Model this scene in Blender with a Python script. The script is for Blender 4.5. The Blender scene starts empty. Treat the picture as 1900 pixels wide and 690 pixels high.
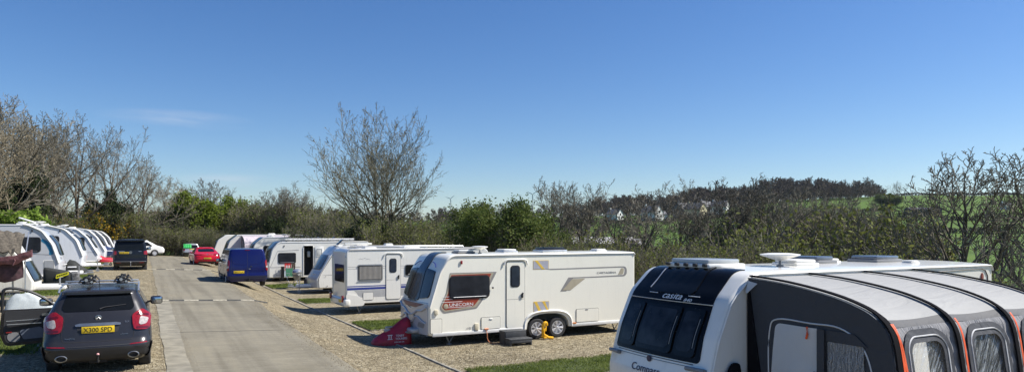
HAZE = True
EXPO = 0.6
import bpy, bmesh, math, random
import numpy as np
from mathutils import Vector, Matrix, Euler
R = math.radians
PI = math.pi
random.seed(7)
scene = bpy.context.scene
col = scene.collection

# ------------------------------------------------------------------ site heights
# world frame: x = across the site road (to the right), y = along the road, z = up (metres)
_PV = [-40, 0, 15, 29, 37, 49, 58, 70, 84, 100, 140]
_PZ = [-.4, -.2, -.05, .19, .32, .42, .47, .43, .39, .36, .33]
_RV = [-40, 0, 30, 36, 46, 56, 66, 80, 140]
_RZ = [-.52, -.52, -.52, -.50, -.44, -.16, .04, .12, .12]
def _smooth_table(xs, zs):
    x = np.arange(-40, 140, .5); z = np.interp(x, xs, zs)
    k = np.hanning(17); k /= k.sum()
    return x, np.convolve(np.pad(z, 8, mode='edge'), k, mode='valid')
_P = _smooth_table(_PV, _PZ); _Q = _smooth_table(_RV, _RZ)
def site_z(x, y):
    x = np.asarray(x, float); y = np.asarray(y, float)
    p = np.interp(y, *_P); q = np.interp(y, *_Q)
    road = p - .042*np.clip(x, 0, 4.2) + .05*np.clip((-x-1)/2, 0, 1)
    t = np.clip((x-3.6)/2.5, 0, 1); t = t*t*(3-2*t)
    return road*(1-t) + q*t
C0 = np.array([.88, -.475]); C1 = np.array([.475, .88])      # camera right / forward on the ground
def cam_polar(x, y):
    X = .88*x - .475*y; Y = .475*x + .88*y
    a = np.arctan2(X, Y)
    return np.hypot(X, Y)*np.cos(np.clip(a, -.7, .7)), a
def land_z(x, y):
    x = np.asarray(x, float); y = np.asarray(y, float)
    d, a = cam_polar(x, y)
    H = np.interp(a, [-3.2, -.62, -.40, -.04, .23, .36, .5, .64, 3.2], [6, 8, 9, 12, 15, 23, 26, 26, 24])
    low = np.interp(a, [-.7, -.35, 0, .3], [0, -2, -4.5, -5])
    f = np.interp(d, [0, 60, 110, 200, 300, 400, 460, 700, 1500, 4000], [0, 0, .03, .2, .45, 1, 1.05, .9, .6, .4])
    f2 = f*f*(3-2*f)*.35 + f*.65
    far = low*(1-np.clip(f*1.2, 0, 1)) + H*f2
    far = far + .5*np.sin(x*.021+1)*np.sin(y*.017) * np.clip((d-80)/100, 0, 1)
    s = site_z(x, y)
    ds = np.maximum.reduce([x-17.2, -16-x, y-92, np.zeros_like(x)])
    left = np.clip((-x-16)/10, 0, 1)
    t = np.clip(ds/16, 0, 1); t = t*t*(3-2*t)
    return s*(1-t) + far*t
def gz(x, y): return float(land_z(x, y))

# ------------------------------------------------------------------ materials
MATS = {}
def nodes_of(m):
    m.use_nodes = True
    return m.node_tree.nodes, m.node_tree.links
def mat(name, c, rough=.5, metal=0., coat=0., var=.06, scale=6., bump=0., bscale=40., spec=.5, trans=0., alpha=1., emit=None):
    if name in MATS: return MATS[name]
    m = bpy.data.materials.new(name); n, l = nodes_of(m)
    b = n['Principled BSDF']
    b.inputs['Roughness'].default_value = rough; b.inputs['Metallic'].default_value = metal
    b.inputs['Coat Weight'].default_value = coat; b.inputs['Coat Roughness'].default_value = .06
    b.inputs['Specular IOR Level'].default_value = spec
    b.inputs['Transmission Weight'].default_value = trans; b.inputs['Alpha'].default_value = alpha
    tc = n.new('ShaderNodeTexCoord'); nz = n.new('ShaderNodeTexNoise'); nz.inputs['Scale'].default_value = scale
    nz.inputs['Detail'].default_value = 5
    l.new(tc.outputs['Object'], nz.inputs['Vector'])
    mx = n.new('ShaderNodeMix'); mx.data_type = 'RGBA'
    mx.inputs['A'].default_value = (*[max(0, v*(1-var)) for v in c], 1); mx.inputs['B'].default_value = (*[min(1, v*(1+var)) for v in c], 1)
    mr = n.new('ShaderNodeMapRange'); mr.inputs['From Min'].default_value = .35; mr.inputs['From Max'].default_value = .65
    l.new(nz.outputs['Fac'], mr.inputs['Value']); l.new(mr.outputs['Result'], mx.inputs['Factor'])
    l.new(mx.outputs['Result'], b.inputs['Base Color'])
    mr2 = n.new('ShaderNodeMapRange'); mr2.inputs['To Min'].default_value = max(0, rough-.05); mr2.inputs['To Max'].default_value = min(1, rough+.07)
    l.new(nz.outputs['Fac'], mr2.inputs['Value']); l.new(mr2.outputs['Result'], b.inputs['Roughness'])
    if bump:
        n2 = n.new('ShaderNodeTexNoise'); n2.inputs['Scale'].default_value = bscale; n2.inputs['Detail'].default_value = 4
        l.new(tc.outputs['Object'], n2.inputs['Vector'])
        bp = n.new('ShaderNodeBump'); bp.inputs['Strength'].default_value = bump; bp.inputs['Distance'].default_value = .02
        l.new(n2.outputs['Fac'], bp.inputs['Height']); l.new(bp.outputs['Normal'], b.inputs['Normal'])
    if emit:
        b.inputs['Emission Color'].default_value = (*emit, 1); b.inputs['Emission Strength'].default_value = 1
    MATS[name] = m
    return m

def grime_paint(name, c, dirt=(.28, .26, .2), amount=.5, rough=.28, coat=.6):
    """painted panel: clean paint with faint rain streaks and a dusty film near the skirt"""
    if name in MATS: return MATS[name]
    m = bpy.data.materials.new(name); n, l = nodes_of(m); b = n['Principled BSDF']
    tc = n.new('ShaderNodeTexCoord'); mp = n.new('ShaderNodeMapping'); mp.inputs['Scale'].default_value = (5, 5, .5)
    l.new(tc.outputs['Object'], mp.inputs['Vector'])
    st = n.new('ShaderNodeTexNoise'); st.inputs['Scale'].default_value = 2.2; st.inputs['Detail'].default_value = 7; st.inputs['Roughness'].default_value = .65
    l.new(mp.outputs['Vector'], st.inputs['Vector'])
    pn = n.new('ShaderNodeTexNoise'); pn.inputs['Scale'].default_value = 1.3; pn.inputs['Detail'].default_value = 4
    l.new(tc.outputs['Object'], pn.inputs['Vector'])
    r1 = n.new('ShaderNodeMapRange'); r1.inputs['From Min'].default_value = .52; r1.inputs['From Max'].default_value = .8; r1.inputs['To Max'].default_value = .35*amount
    l.new(st.outputs['Fac'], r1.inputs['Value'])
    r2 = n.new('ShaderNodeMapRange'); r2.inputs['From Min'].default_value = .45; r2.inputs['From Max'].default_value = .75; r2.inputs['To Max'].default_value = .12*amount
    l.new(pn.outputs['Fac'], r2.inputs['Value'])
    sp = n.new('ShaderNodeSeparateXYZ'); l.new(tc.outputs['Object'], sp.inputs['Vector'])
    r3 = n.new('ShaderNodeMapRange'); r3.inputs['From Min'].default_value = .75; r3.inputs['From Max'].default_value = .25; r3.inputs['To Max'].default_value = .3*amount
    l.new(sp.outputs['Z'], r3.inputs['Value'])
    m3 = n.new('ShaderNodeMath'); m3.operation = 'MULTIPLY'; l.new(r3.outputs['Result'], m3.inputs[0]); l.new(st.outputs['Fac'], m3.inputs[1])
    a1 = n.new('ShaderNodeMath'); l.new(r1.outputs['Result'], a1.inputs[0]); l.new(r2.outputs['Result'], a1.inputs[1])
    a2 = n.new('ShaderNodeMath'); a2.use_clamp = True; l.new(a1.outputs[0], a2.inputs[0]); l.new(m3.outputs[0], a2.inputs[1])
    mx = n.new('ShaderNodeMix'); mx.data_type = 'RGBA'; mx.inputs['A'].default_value = (*c, 1); mx.inputs['B'].default_value = (*dirt, 1)
    l.new(a2.outputs[0], mx.inputs['Factor']); l.new(mx.outputs['Result'], b.inputs['Base Color'])
    rr = n.new('ShaderNodeMapRange'); rr.inputs['To Min'].default_value = rough; rr.inputs['To Max'].default_value = rough+.35
    l.new(a2.outputs[0], rr.inputs['Value']); l.new(rr.outputs['Result'], b.inputs['Roughness'])
    b.inputs['Coat Weight'].default_value = coat; b.inputs['Coat Roughness'].default_value = .08
    w = n.new('ShaderNodeTexNoise'); w.inputs['Scale'].default_value = 1.1; l.new(tc.outputs['Object'], w.inputs['Vector'])
    bp = n.new('ShaderNodeBump'); bp.inputs['Strength'].default_value = .12; bp.inputs['Distance'].default_value = .03
    l.new(w.outputs['Fac'], bp.inputs['Height']); l.new(bp.outputs['Normal'], b.inputs['Normal'])
    MATS[name] = m
    return m

white = grime_paint('caravan_white', (.80, .78, .72), amount=.5)
cream = grime_paint('caravan_cream', (.88, .85, .74), amount=.3)
cool = grime_paint('caravan_cool_white', (.72, .74, .77), amount=.5)
silver = grime_paint('caravan_silver', (.44, .45, .47), amount=.4, rough=.3)
roofw = grime_paint('roof_white', (.74, .73, .68), amount=1.1, rough=.4, coat=.2)
trimw = mat('white_plastic', (.74, .73, .69), .4)
trimg = mat('grey_trim', (.22, .22, .22), .45)
alu = mat('aluminium', (.55, .56, .57), .35, metal=.8)
chrome = mat('chrome', (.34, .34, .335), .35, metal=.9)
blackg = mat('black_gloss', (.006, .0065, .008), .14, spec=.14, var=.1)
blackp = mat('black_plastic', (.022, .022, .024), .55)
glass = mat('tinted_glass', (.008, .009, .010), .07, spec=.22, var=.15, scale=3)
glass2 = mat('grey_tinted_glass', (.02, .022, .027), .07, spec=.45, var=.3, scale=3)
glassb = mat('blue_tinted_glass', (.025, .034, .055), .08, spec=.5, var=.3, scale=2.5)
rubber = mat('rubber', (.025, .025, .026), .8, bump=.3, bscale=60)
dark = mat('underbody', (.018, .017, .016), .85)
alloy = mat('alloy_rim', (.68, .68, .69), .35, metal=.3)
steel = mat('galvanised_steel', (.33, .34, .35), .45, metal=.7, var=.2)
redlens = mat('red_lens', (.24, .008, .012), .12, coat=.5, var=.2, scale=30)
clearlens = mat('clear_lens', (.42, .38, .36), .12, coat=.5, var=.2, scale=30)
orange = mat('orange_lens', (.7, .22, .03), .2, coat=.6)
yellow = mat('yellow_plate', (.72, .5, .02), .4)
inkm = mat('black_lettering', (.01, .01, .012), .5)
inkw = mat('white_lettering', (.8, .8, .8), .4)
inkb = mat('blue_graphic', (.03, .05, .25), .35)
inkr = mat('rust_red_graphic', (.30, .045, .022), .35, var=.15, scale=8)
inkg = mat('grey_graphic', (.26, .25, .24), .4)
taupe = mat('taupe_graphic', (.42, .37, .27), .4)
gasket = mat('panel_gasket', (.16, .155, .145), .6)

# ------------------------------------------------------------------ object helpers
def tag(o, label=None, cat=None, group=None, kind=None):
    if label: o['label'] = label
    if cat: o['category'] = cat
    if group: o['group'] = group
    if kind: o['kind'] = kind
    return o
def thing(name, label, cat, loc=(0, 0, 0), rz=0, group=None):
    o = bpy.data.objects.new(name, None); col.objects.link(o)
    o.location = loc; o.rotation_euler = (0, 0, rz); o.empty_display_size = .2
    return tag(o, label, cat, group)
def link_mesh(name, me, m, parent=None):
    o = bpy.data.objects.new(name, me); col.objects.link(o)
    if m is not None:
        for k in (m if isinstance(m, (list, tuple)) else [m]): me.materials.append(k)
    if parent is not None: o.parent = parent
    return o
def flat_caps(me):
    for p in me.polygons:
        if abs(p.normal.y) > .9995: p.use_smooth = False
def obj(name, bm, m, parent=None, angle=32, smooth=True):
    me = bpy.data.meshes.new(name)
    bmesh.ops.recalc_face_normals(bm, faces=bm.faces[:])
    bm.to_mesh(me); bm.free()
    if smooth:
        me.shade_smooth(); me.set_sharp_from_angle(angle=R(angle))
    return link_mesh(name, me, m, parent)
def mesh_np(name, V, Fq, m, parent=None, smooth=True, mi=None):
    """V (n,3) float, Fq (m,k) int - fast mesh from arrays with k-sided faces"""
    me = bpy.data.meshes.new(name); n, k = Fq.shape
    me.vertices.add(len(V)); me.vertices.foreach_set('co', np.ascontiguousarray(V, np.float32).ravel())
    me.loops.add(n*k); me.loops.foreach_set('vertex_index', np.ascontiguousarray(Fq, np.int32).ravel())
    me.polygons.add(n); me.polygons.foreach_set('loop_start', np.arange(0, n*k, k, dtype=np.int32))
    me.polygons.foreach_set('use_smooth', np.full(n, smooth))
    if mi is not None: me.polygons.foreach_set('material_index', np.ascontiguousarray(mi, np.int32))
    me.update(calc_edges=True); me.validate()
    return link_mesh(name, me, m, parent)
def copy_tree(o, parent=None):
    c = o.copy(); col.objects.link(c); c.parent = parent
    for ch in o.children: copy_tree(ch, c)
    return c

# ------------------------------------------------------------------ mesh helpers
def B(): return bmesh.new()
def add_mesh(bm, vs, fs):
    v = [bm.verts.new(p) for p in vs]
    for f in fs:
        try: bm.faces.new([v[i] for i in f])
        except ValueError: pass
    return v
def box(bm, c, s, bev=0, rot=None, seg=2):
    r = bmesh.ops.create_cube(bm, size=1); vs = r['verts']
    bmesh.ops.scale(bm, vec=s, verts=vs)
    if bev:
        es = list({e for v in vs for e in v.link_edges})
        rr = bmesh.ops.bevel(bm, geom=es, offset=bev, segments=seg, profile=.5, affect='EDGES')
        vs = list({v for f in rr['faces'] for v in f.verts} | {v for v in vs if v.is_valid})
    if rot: bmesh.ops.rotate(bm, verts=vs, cent=(0, 0, 0), matrix=Euler(rot).to_matrix())
    bmesh.ops.translate(bm, verts=vs, vec=c)
    return vs
def cyl(bm, p0, p1, r0, r1=None, n=10, caps=True):
    p0 = Vector(p0); p1 = Vector(p1); r1 = r0 if r1 is None else r1
    d = (p1-p0).normalized(); a = d.orthogonal().normalized(); b = d.cross(a)
    vs = []
    for p, r in ((p0, r0), (p1, r1)):
        for i in range(n):
            t = 2*PI*i/n; vs.append(p + (a*math.cos(t)+b*math.sin(t))*r)
    fs = [(i, (i+1) % n, n+(i+1) % n, n+i) for i in range(n)]
    if caps: fs += [tuple(range(n))[::-1], tuple(range(n, 2*n))]
    add_mesh(bm, vs, fs)
def tube(bm, pts, r, n=6):
    pts = [Vector(p) for p in pts]; rings = []
    up = Vector((0, 0, 1))
    for i, p in enumerate(pts):
        d = (pts[min(i+1, len(pts)-1)]-pts[max(i-1, 0)]).normalized()
        a = d.cross(up); a = a.normalized() if a.length > .05 else d.orthogonal().normalized()
        b = a.cross(d); rr = r[i] if isinstance(r, (list, tuple)) else r
        rings.append([bm.verts.new(p + (a*math.cos(2*PI*k/n)+b*math.sin(2*PI*k/n))*rr) for k in range(n)])
    for q in range(len(rings)-1):
        for k in range(n): bm.faces.new((rings[q][k], rings[q][(k+1) % n], rings[q+1][(k+1) % n], rings[q+1][k]))
    bm.faces.new(rings[0][::-1]); bm.faces.new(rings[-1])
def lathe(bm, prof, c=(0, 0, 0), axis='Z', n=24):
    """prof: (radius, height) pairs"""
    def P(r, h, t):
        x, y = r*math.cos(t), r*math.sin(t)
        v = (x, y, h) if axis == 'Z' else ((x, h, y) if axis == 'Y' else (h, x, y))
        return (v[0]+c[0], v[1]+c[1], v[2]+c[2])
    rings = []
    for r, h in prof:
        rings.append([bm.verts.new(P(r, h, 2*PI*i/n)) for i in range(n)] if r > 1e-5 else [bm.verts.new(P(0, h, 0))])
    for a, b in zip(rings, rings[1:]):
        for i in range(n):
            j = (i+1) % n
            if len(a) == 1 and len(b) == 1: continue
            if len(a) == 1: bm.faces.new((a[0], b[i], b[j]))
            elif len(b) == 1: bm.faces.new((a[i], a[j], b[0]))
            else: bm.faces.new((a[i], a[j], b[j], b[i]))
def rpoly(pts, seg=5):
    """polygon (x,z,r) with rounded corners"""
    out = []; n = len(pts)
    for i in range(n):
        p = Vector(pts[i][:2]); r = pts[i][2] if len(pts[i]) > 2 else 0
        if r <= 0: out.append(tuple(p)); continue
        a = Vector(pts[i-1][:2])-p; b = Vector(pts[(i+1) % n][:2])-p
        la, lb = a.length, b.length; a.normalize(); b.normalize()
        ang = a.angle(b)
        if ang > PI-.03: out.append(tuple(p)); continue
        t = min(r/math.tan(ang/2), la*.49, lb*.49)
        rr = t*math.tan(ang/2); cdir = (a+b).normalized(); cc = p + cdir*(rr/math.sin(ang/2))
        s = p+a*t-cc; e = p+b*t-cc
        a0 = math.atan2(s.y, s.x); a1 = math.atan2(e.y, e.x); da = (a1-a0+PI) % (2*PI)-PI
        for k in range(seg+1):
            th = a0+da*k/seg; out.append((cc.x+rr*math.cos(th), cc.y+rr*math.sin(th)))
    return out
def rrect(x0, z0, x1, z1, r=.06, seg=4):
    return rpoly([(x0, z0, r), (x1, z0, r), (x1, z1, r), (x0, z1, r)], seg)
def smooth_path(pts, n=4):
    out = []
    P = [Vector(p) for p in pts]
    for i in range(len(P)-1):
        a, b, c_, d = P[max(i-1, 0)], P[i], P[i+1], P[min(i+2, len(P)-1)]
        for k in range(n):
            t = k/n
            out.append(.5*((2*b)+(c_-a)*t+(2*a-5*b+4*c_-d)*t*t+(3*b-a-3*c_+d)*t**3))
    out.append(P[-1]); return out
def prism(bm, poly, fn, thick, base=0.):
    """polygon in 2D, mapped by fn(a,b,off)->3D, from off=base to off=base+thick"""
    n = len(poly)
    vs = [fn(a, b, base+thick) for a, b in poly]+[fn(a, b, base) for a, b in poly]
    fs = [tuple(range(n))]+[(i, n+i, n+(i+1) % n, (i+1) % n) for i in range(n)]+[tuple(range(n, 2*n))[::-1]]
    add_mesh(bm, vs, fs)
def patch(bm, poly, fn, thick, base=0., step=.12):
    """like prism, but subdivided so it follows a curved surface"""
    t = bmesh.new(); v = [t.verts.new((a, b, 0)) for a, b in poly]; t.faces.new(v)
    bmesh.ops.triangulate(t, faces=t.faces[:])
    xs = [p[0] for p in poly]; ys = [p[1] for p in poly]
    for ax, lo, hi in ((0, min(xs), max(xs)), (1, min(ys), max(ys))):
        k = int((hi-lo)/step)
        for i in range(1, k+1):
            co = [0, 0, 0]; no = [0, 0, 0]; co[ax] = lo+(hi-lo)*i/(k+1); no[ax] = 1
            bmesh.ops.bisect_plane(t, geom=t.verts[:]+t.edges[:]+t.faces[:], plane_co=co, plane_no=no, dist=1e-5)
    bmesh.ops.remove_doubles(t, verts=t.verts[:], dist=1e-5)
    t.verts.index_update(); N = len(t.verts)
    top = [bm.verts.new(fn(w.co.x, w.co.y, base+thick)) for w in t.verts]
    bot = [bm.verts.new(fn(w.co.x, w.co.y, base)) for w in t.verts]
    def nf(l):
        try: bm.faces.new(l)
        except ValueError: pass
    for f in t.faces:
        idx = [w.index for w in f.verts]; nf([top[i] for i in idx]); nf([bot[i] for i in reversed(idx)])
    for e in t.edges:
        if len(e.link_faces) == 1:
            a, b = e.verts[0].index, e.verts[1].index; nf([top[a], top[b], bot[b], bot[a]])
    t.free()
def text_mesh(name, s, size, m, parent, loc, xdir, ydir, ext=.003, shear=0., sx=1., align='CENTER', warp=None):
    """lettering as a mesh; xdir/ydir are the reading direction and the up direction of the letters"""
    cu = bpy.data.curves.new(name, 'FONT'); cu.body = s; cu.size = size; cu.extrude = ext; cu.align_x = align; cu.shear = shear
    cu.resolution_u = 3
    t = bpy.data.objects.new('tmp', cu); col.objects.link(t)
    dg = bpy.context.evaluated_depsgraph_get(); me = bpy.data.meshes.new_from_object(t.evaluated_get(dg))
    bpy.data.objects.remove(t); me.name = name
    x = Vector(xdir).normalized(); y = Vector(ydir).normalized(); z = x.cross(y)
    for v in me.vertices:
        if warp: v.co = Vector(warp(v.co.x*sx, v.co.y, v.co.z))
        else: v.co = Vector(loc)+x*(v.co.x*sx)+y*v.co.y+z*v.co.z
    me.materials.clear()
    return link_mesh(name, me, m, parent)
def cut(o, cutters):
    """boolean difference with temporary cutter meshes"""
    tmp = []
    for bm in cutters:
        me = bpy.data.meshes.new('cutter'); bmesh.ops.recalc_face_normals(bm, faces=bm.faces[:]); bm.to_mesh(me); bm.free()
        c = bpy.data.objects.new('cutter', me); col.objects.link(c); c.parent = o.parent
        md = o.modifiers.new('b', 'BOOLEAN'); md.operation = 'DIFFERENCE'; md.object = c; md.solver = 'EXACT'
        tmp.append(c)
    bpy.context.view_layer.update()
    dg = bpy.context.evaluated_depsgraph_get(); me = bpy.data.meshes.new_from_object(o.evaluated_get(dg))
    o.modifiers.clear(); old = o.data; o.data = me; me.name = old.name
    for c in tmp: bpy.data.objects.remove(c)
    me.shade_smooth(); me.set_sharp_from_angle(angle=R(32)); flat_caps(me)
def thicken(bm, t):
    """closed sheet of thickness t from an open grid"""
    bm.normal_update(); vs = list(bm.verts); fs = list(bm.faces); es = [e for e in bm.edges if len(e.link_faces) == 1]
    rim = [(e.link_loops[0].vert, e.link_loops[0].link_loop_next.vert) for e in es]
    d = {v: bm.verts.new(v.co-v.normal*t) for v in vs}
    for f in fs: bm.faces.new([d[v] for v in reversed(f.verts)])
    for a, b in rim: bm.faces.new((b, a, d[a], d[b]))
def wheel(parent, c, R_, w, side=-1, axis='Y', spokes=7, rimr=.62, m=None):
    """tyre with a spoked rim as its sub-part; side = direction the face looks along the axis"""
    bm = B(); h = w/2; q = R_*rimr
    prof = [(q, h*.75), (q*1.04, h), (R_*.9, h), (R_*.975, h*.8), (R_, h*.45), (R_, -h*.45), (R_*.975, -h*.8), (R_*.9, -h), (q*1.04, -h), (q, -h*.75), (q*.98, 0), (q, h*.75)]
    lathe(bm, prof, (0, 0, 0), axis, 28)
    t = obj('wheel', bm, rubber, parent); t.location = c
    bm = B()
    lathe(bm, [(q*.97, side*h*.95), (q*.90, side*h*.95), (q*.86, side*h*.3), (q*.2, side*h*.1), (0, side*h*.1)], (0, 0, 0), axis, 24)
    for k in range(spokes):
        a = 2*PI*k/spokes
        for da in (-.13, .13):
            p0 = (q*.16*math.cos(a), q*.16*math.sin(a)); p1 = (q*.92*math.cos(a+da), q*.92*math.sin(a+da))
            A = (p0[0], side*h*.75, p0[1]) if axis == 'Y' else (side*h*.75, p0[0], p0[1])
            Bp = (p1[0], side*h*.85, p1[1]) if axis == 'Y' else (side*h*.85, p1[0], p1[1])
            cyl(bm, A, Bp, q*.055, q*.07, 5)
    lathe(bm, [(q*.2, side*h*.6), (q*.2, side*h*.88), (q*.1, side*h*.95), (0, side*h*.95)], (0, 0, 0), axis, 12)
    rim = obj('rim', bm, m or alloy, t)
    return t
# ------------------------------------------------------------------ caravans
class Caravan:
    """local frame: x from the nose along the body (times dx), y=0 the wall that faces the camera, y=W the far wall"""
    def __init__(s, label, x0, y0, zg, L, nose, H=2.6, W=2.25, dx=1, group='white touring caravans on the pitches', zb=.33, arches=(), rear=(.08, .12), bulge=.1, body=white, rsh=.05, side_m=None, camber=.03, top=True):
        s.t = thing('caravan', label, 'caravan', (x0, y0, zg), 0, group)
        s.dx, s.W, s.H, s.L, s.zb, s.bulge, s.camber = dx, W, H, L, zb, bulge, camber
        pts = [(nose[0][0], zb, .09)] + list(nose[1:]) + [(L, H, rear[0]), (L, zb, max(.09, rear[1]))]
        for a, b, h in sorted(arches, reverse=True):
            n = 10; cx = (a+b)/2; rx = (b-a)/2
            pts.append((b, zb))
            for k in range(1, n): th = PI*k/n; pts.append((cx+rx*math.copysign(abs(math.cos(th))**.75, math.cos(th)), zb+h*abs(math.sin(th))**.75))
            pts.append((a, zb))
        P = rpoly(pts); s.P = P
        # nose path for patches: the points up to the roof
        npts = rpoly([(nose[0][0], zb, 0)]+list(nose[1:])+[(L*.6, H, 0)], 8)
        s.np_ = npts; ac = [0.]
        for a, b in zip(npts, npts[1:]): ac.append(ac[-1]+math.dist(a, b))
        s.ac = ac
        s.shell(P, rsh, body, arches)
        # chassis, axle, steadies
        bm = B()
        for yy in (.5, W-.5): box(bm, (dx*(L/2-.2), yy, zb-.06), (L-1.2, .06, .14))
        box(bm, (dx*L/2, W/2, zb+.02), (L-.15, W-.12, .05))
        obj('chassis', bm, dark, s.t)
    def shell(s, P, r, m, arches=()):
        W = s.W; n = len(P); V = [Vector(p) for p in P]; N = []
        for i in range(n):
            e0 = (V[i]-V[i-1]); e1 = (V[(i+1) % n]-V[i]); e0.normalize(); e1.normalize()
            n0 = Vector((e0.y, -e0.x)); n1 = Vector((e1.y, -e1.x)); q = n0+n1
            q = q/max(.5, q.length_squared/2) if q.length > .1 else n0
            if any(a-.02 < P[i][0] < b+.02 for a, b, h in arches) and P[i][1] < s.zb+.7: q = Vector((0, 0))
            N.append(q)
        area = sum(V[i-1].x*V[i].y-V[i].x*V[i-1].y for i in range(n)); sg = -1 if area > 0 else 1
        rows = []
        for k in range(4):
            f = PI/2*k/3; rows.append((r*(1-math.cos(f)), r*(1-math.sin(f))))
        mids = [(r+(W-2*r)*k/8, 0.) for k in range(1, 8)]
        seq = rows+mids+[(W-a, b) for a, b in reversed(rows)]
        bm = B(); rings = []
        for y, ins in seq:
            ring = []
            for v, q in zip(V, N):
                p = v+q*ins*sg; x, z = s.bul(p.x, y, p.y)
                ring.append(bm.verts.new((s.dx*x, y, z)))
            rings.append(ring)
        for a, b in zip(rings, rings[1:]):
            for i in range(n): bm.faces.new((a[i], a[(i+1) % n], b[(i+1) % n], b[i]))
        from mathutils.geometry import delaunay_2d_cdt
        for rg in (rings[0], rings[-1]):
            co = [Vector((v.co.x, v.co.z)) for v in rg]
            _, _, fs_, ov, _, _ = delaunay_2d_cdt(co, [(i, (i+1) % n) for i in range(n)], [], 1, 1e-7)
            for f in fs_:
                try: bm.faces.new([rg[ov[i][0]] for i in f])
                except (ValueError, IndexError): pass
        s.body = obj('body', bm, m, s.t); flat_caps(s.body.data)
    def bul(s, x, y, z):
        w = 1-(2*y/s.W-1)**2
        x2 = x - s.bulge*w*min(1, max(0, 1-x/1.5))
        z2 = z + (s.camber*w*min(1, max(0, (z-s.H+.2)/.15)) if z > s.H-.2 else 0)
        return x2, z2
    def nose(s, y, t, off):
        ac = s.ac; t = min(max(t, 0), ac[-1]-.001)
        i = max(j for j in range(len(ac)-1) if ac[j] <= t)
        f = (t-ac[i])/(ac[i+1]-ac[i]); a = Vector(s.np_[i]); b = Vector(s.np_[i+1]); p = a.lerp(b, f)
        # smooth normal
        def nr(j):
            a = Vector(s.np_[j]); b = Vector(s.np_[j+1]); e = (b-a).normalized(); return Vector((-e.y, e.x))
        q = nr(i).lerp(nr(min(i+1, len(ac)-2)), max(0, f-.5)).lerp(nr(max(i-1, 0)), max(0, .5-f)).normalized()
        x, z = s.bul(p.x, y, p.y)
        return (s.dx*(x+q.x*off), y, z+q.y*off)
    def side(s, a, b, off): return (s.dx*a, -off, b)
    def far(s, a, b, off): return (s.dx*a, s.W+off, b)
    def rearw(s, a, b, off): return (s.dx*(s.L+off), a, b)
    def panel(s, name, poly, m, th=.008, base=0., parent=None, fn=None):
        bm = B(); prism(bm, poly, fn or s.side, th, base); return obj(name, bm, m, parent or s.t)
    def npatch(s, name, poly, m, th=.01, base=0., parent=None, step=.09):
        bm = B(); patch(bm, poly, s.nose, th, base, step); return obj(name, bm, m, parent or s.t, angle=50)
    def window(s, x0, z0, x1, z1, r=.08, m=glass2, fr=blackp, fn=None, bar=True):
        w = s.panel('window', rrect(x0, z0, x1, z1, r), m, .018, .014, fn=fn)
        s.panel('window_frame', rrect(x0-.025, z0-.025, x1+.025, z1+.025, r+.02), fr, .014, 0, w, fn)
        if bar:
            bm = B(); f = fn or s.side; a = f(x0+.1, z0+.035, .04); b = f(x1-.1, z0+.035, .04); cyl(bm, a, b, .007, n=5); obj('stay_bar', bm, alu, w)
        return w
    def door(s, x0, z0, x1, z1, win=True, handle=True, m=white, hood=True, winp=None):
        d = s.panel('door', rrect(x0, z0, x1, z1, .07), m, .016, .004)
        s.panel('door_seal', rrect(x0-.018, z0-.018, x1+.018, z1+.018, .085), gasket, .006, 0, d)
        zm = z0+(z1-z0)*.43
        bm = B(); prism(bm, [(x0+.01, zm-.004), (x1-.01, zm-.004), (x1-.01, zm+.004), (x0+.01, zm+.004)], s.side, .002, .0195); obj('door_split', bm, gasket, d)
        if win:
            a, b, c, e = winp or (x0+.13, z0+1.22, x1-.16, z1-.13)
            s.panel('door_window', rrect(a, b, c, e, .07), glassb, .012, .028, d)
            s.panel('door_window_frame', rrect(a-.03, b-.03, c+.03, e+.03, .09), blackp, .009, .0195, d)
        if handle:
            bm = B(); hx = x1-.09; box(bm, (s.dx*hx, -.04, zm+.1), (.07, .03, .13), .01); box(bm, (s.dx*(hx+.01), -.055, zm+.17), (.05, .03, .04), .01)
            obj('handle', bm, blackp, d)
        if hood:
            bm = B(); pts = [(s.dx*x, -.03, z) for x, z in [(x0-.09, z1-.1), (x0-.06, z1+.02), (x0+.02, z1+.06), (x1-.02, z1+.06), (x1+.06, z1+.02), (x1+.09, z1-.1)]]
            tube(bm, pts, .022, 6); obj('rain_hood', bm, trimw, d)
        return d
    def hatch(s, x0, z0, x1, z1, m=white, name='locker_hatch', lock=True):
        h = s.panel(name, rrect(x0, z0, x1, z1, .03), m, .014, .004)
        s.panel('hatch_seal', rrect(x0-.014, z0-.014, x1+.014, z1+.014, .04), gasket, .006, 0, h)
        if lock:
            bm = B(); box(bm, (s.dx*(x0+x1)/2, -.024, z1-.05), (.1, .015, .04), .006); obj('lock', bm, trimw, h)
        return h
    def awning_rail(s, m=trimw, r=.014, off=-.012):
        P = s.P; pts = []
        ins = .05
        for (x, z) in [p for p in P if p[1] > s.zb+.2 and (p[0] < 1.8 or p[0] > s.L-.3 or p[1] > s.H-.4)]:
            pts.append((s.dx*(x+(.02 if x < 1 else (-.02 if x > s.L-.2 else 0))), off+.0, z-.02))
        bm = B(); tube(bm, pts, r, 5); obj('awning_rail', bm, m, s.t)
    def skirt(s, m=trimw, h=.09, x0=.1, x1=None, gaps=()):
        x1 = x1 or s.L-.05; seg = []; a = x0
        for g0, g1 in gaps: seg.append((a, g0)); a = g1
        seg.append((a, x1))
        for a, b in seg:
            bm = B(); box(bm, (s.dx*(a+b)/2, .0, s.zb+h/2-.02), (b-a, .05, h), .012); obj('skirt_rail', bm, m, s.t)
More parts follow.
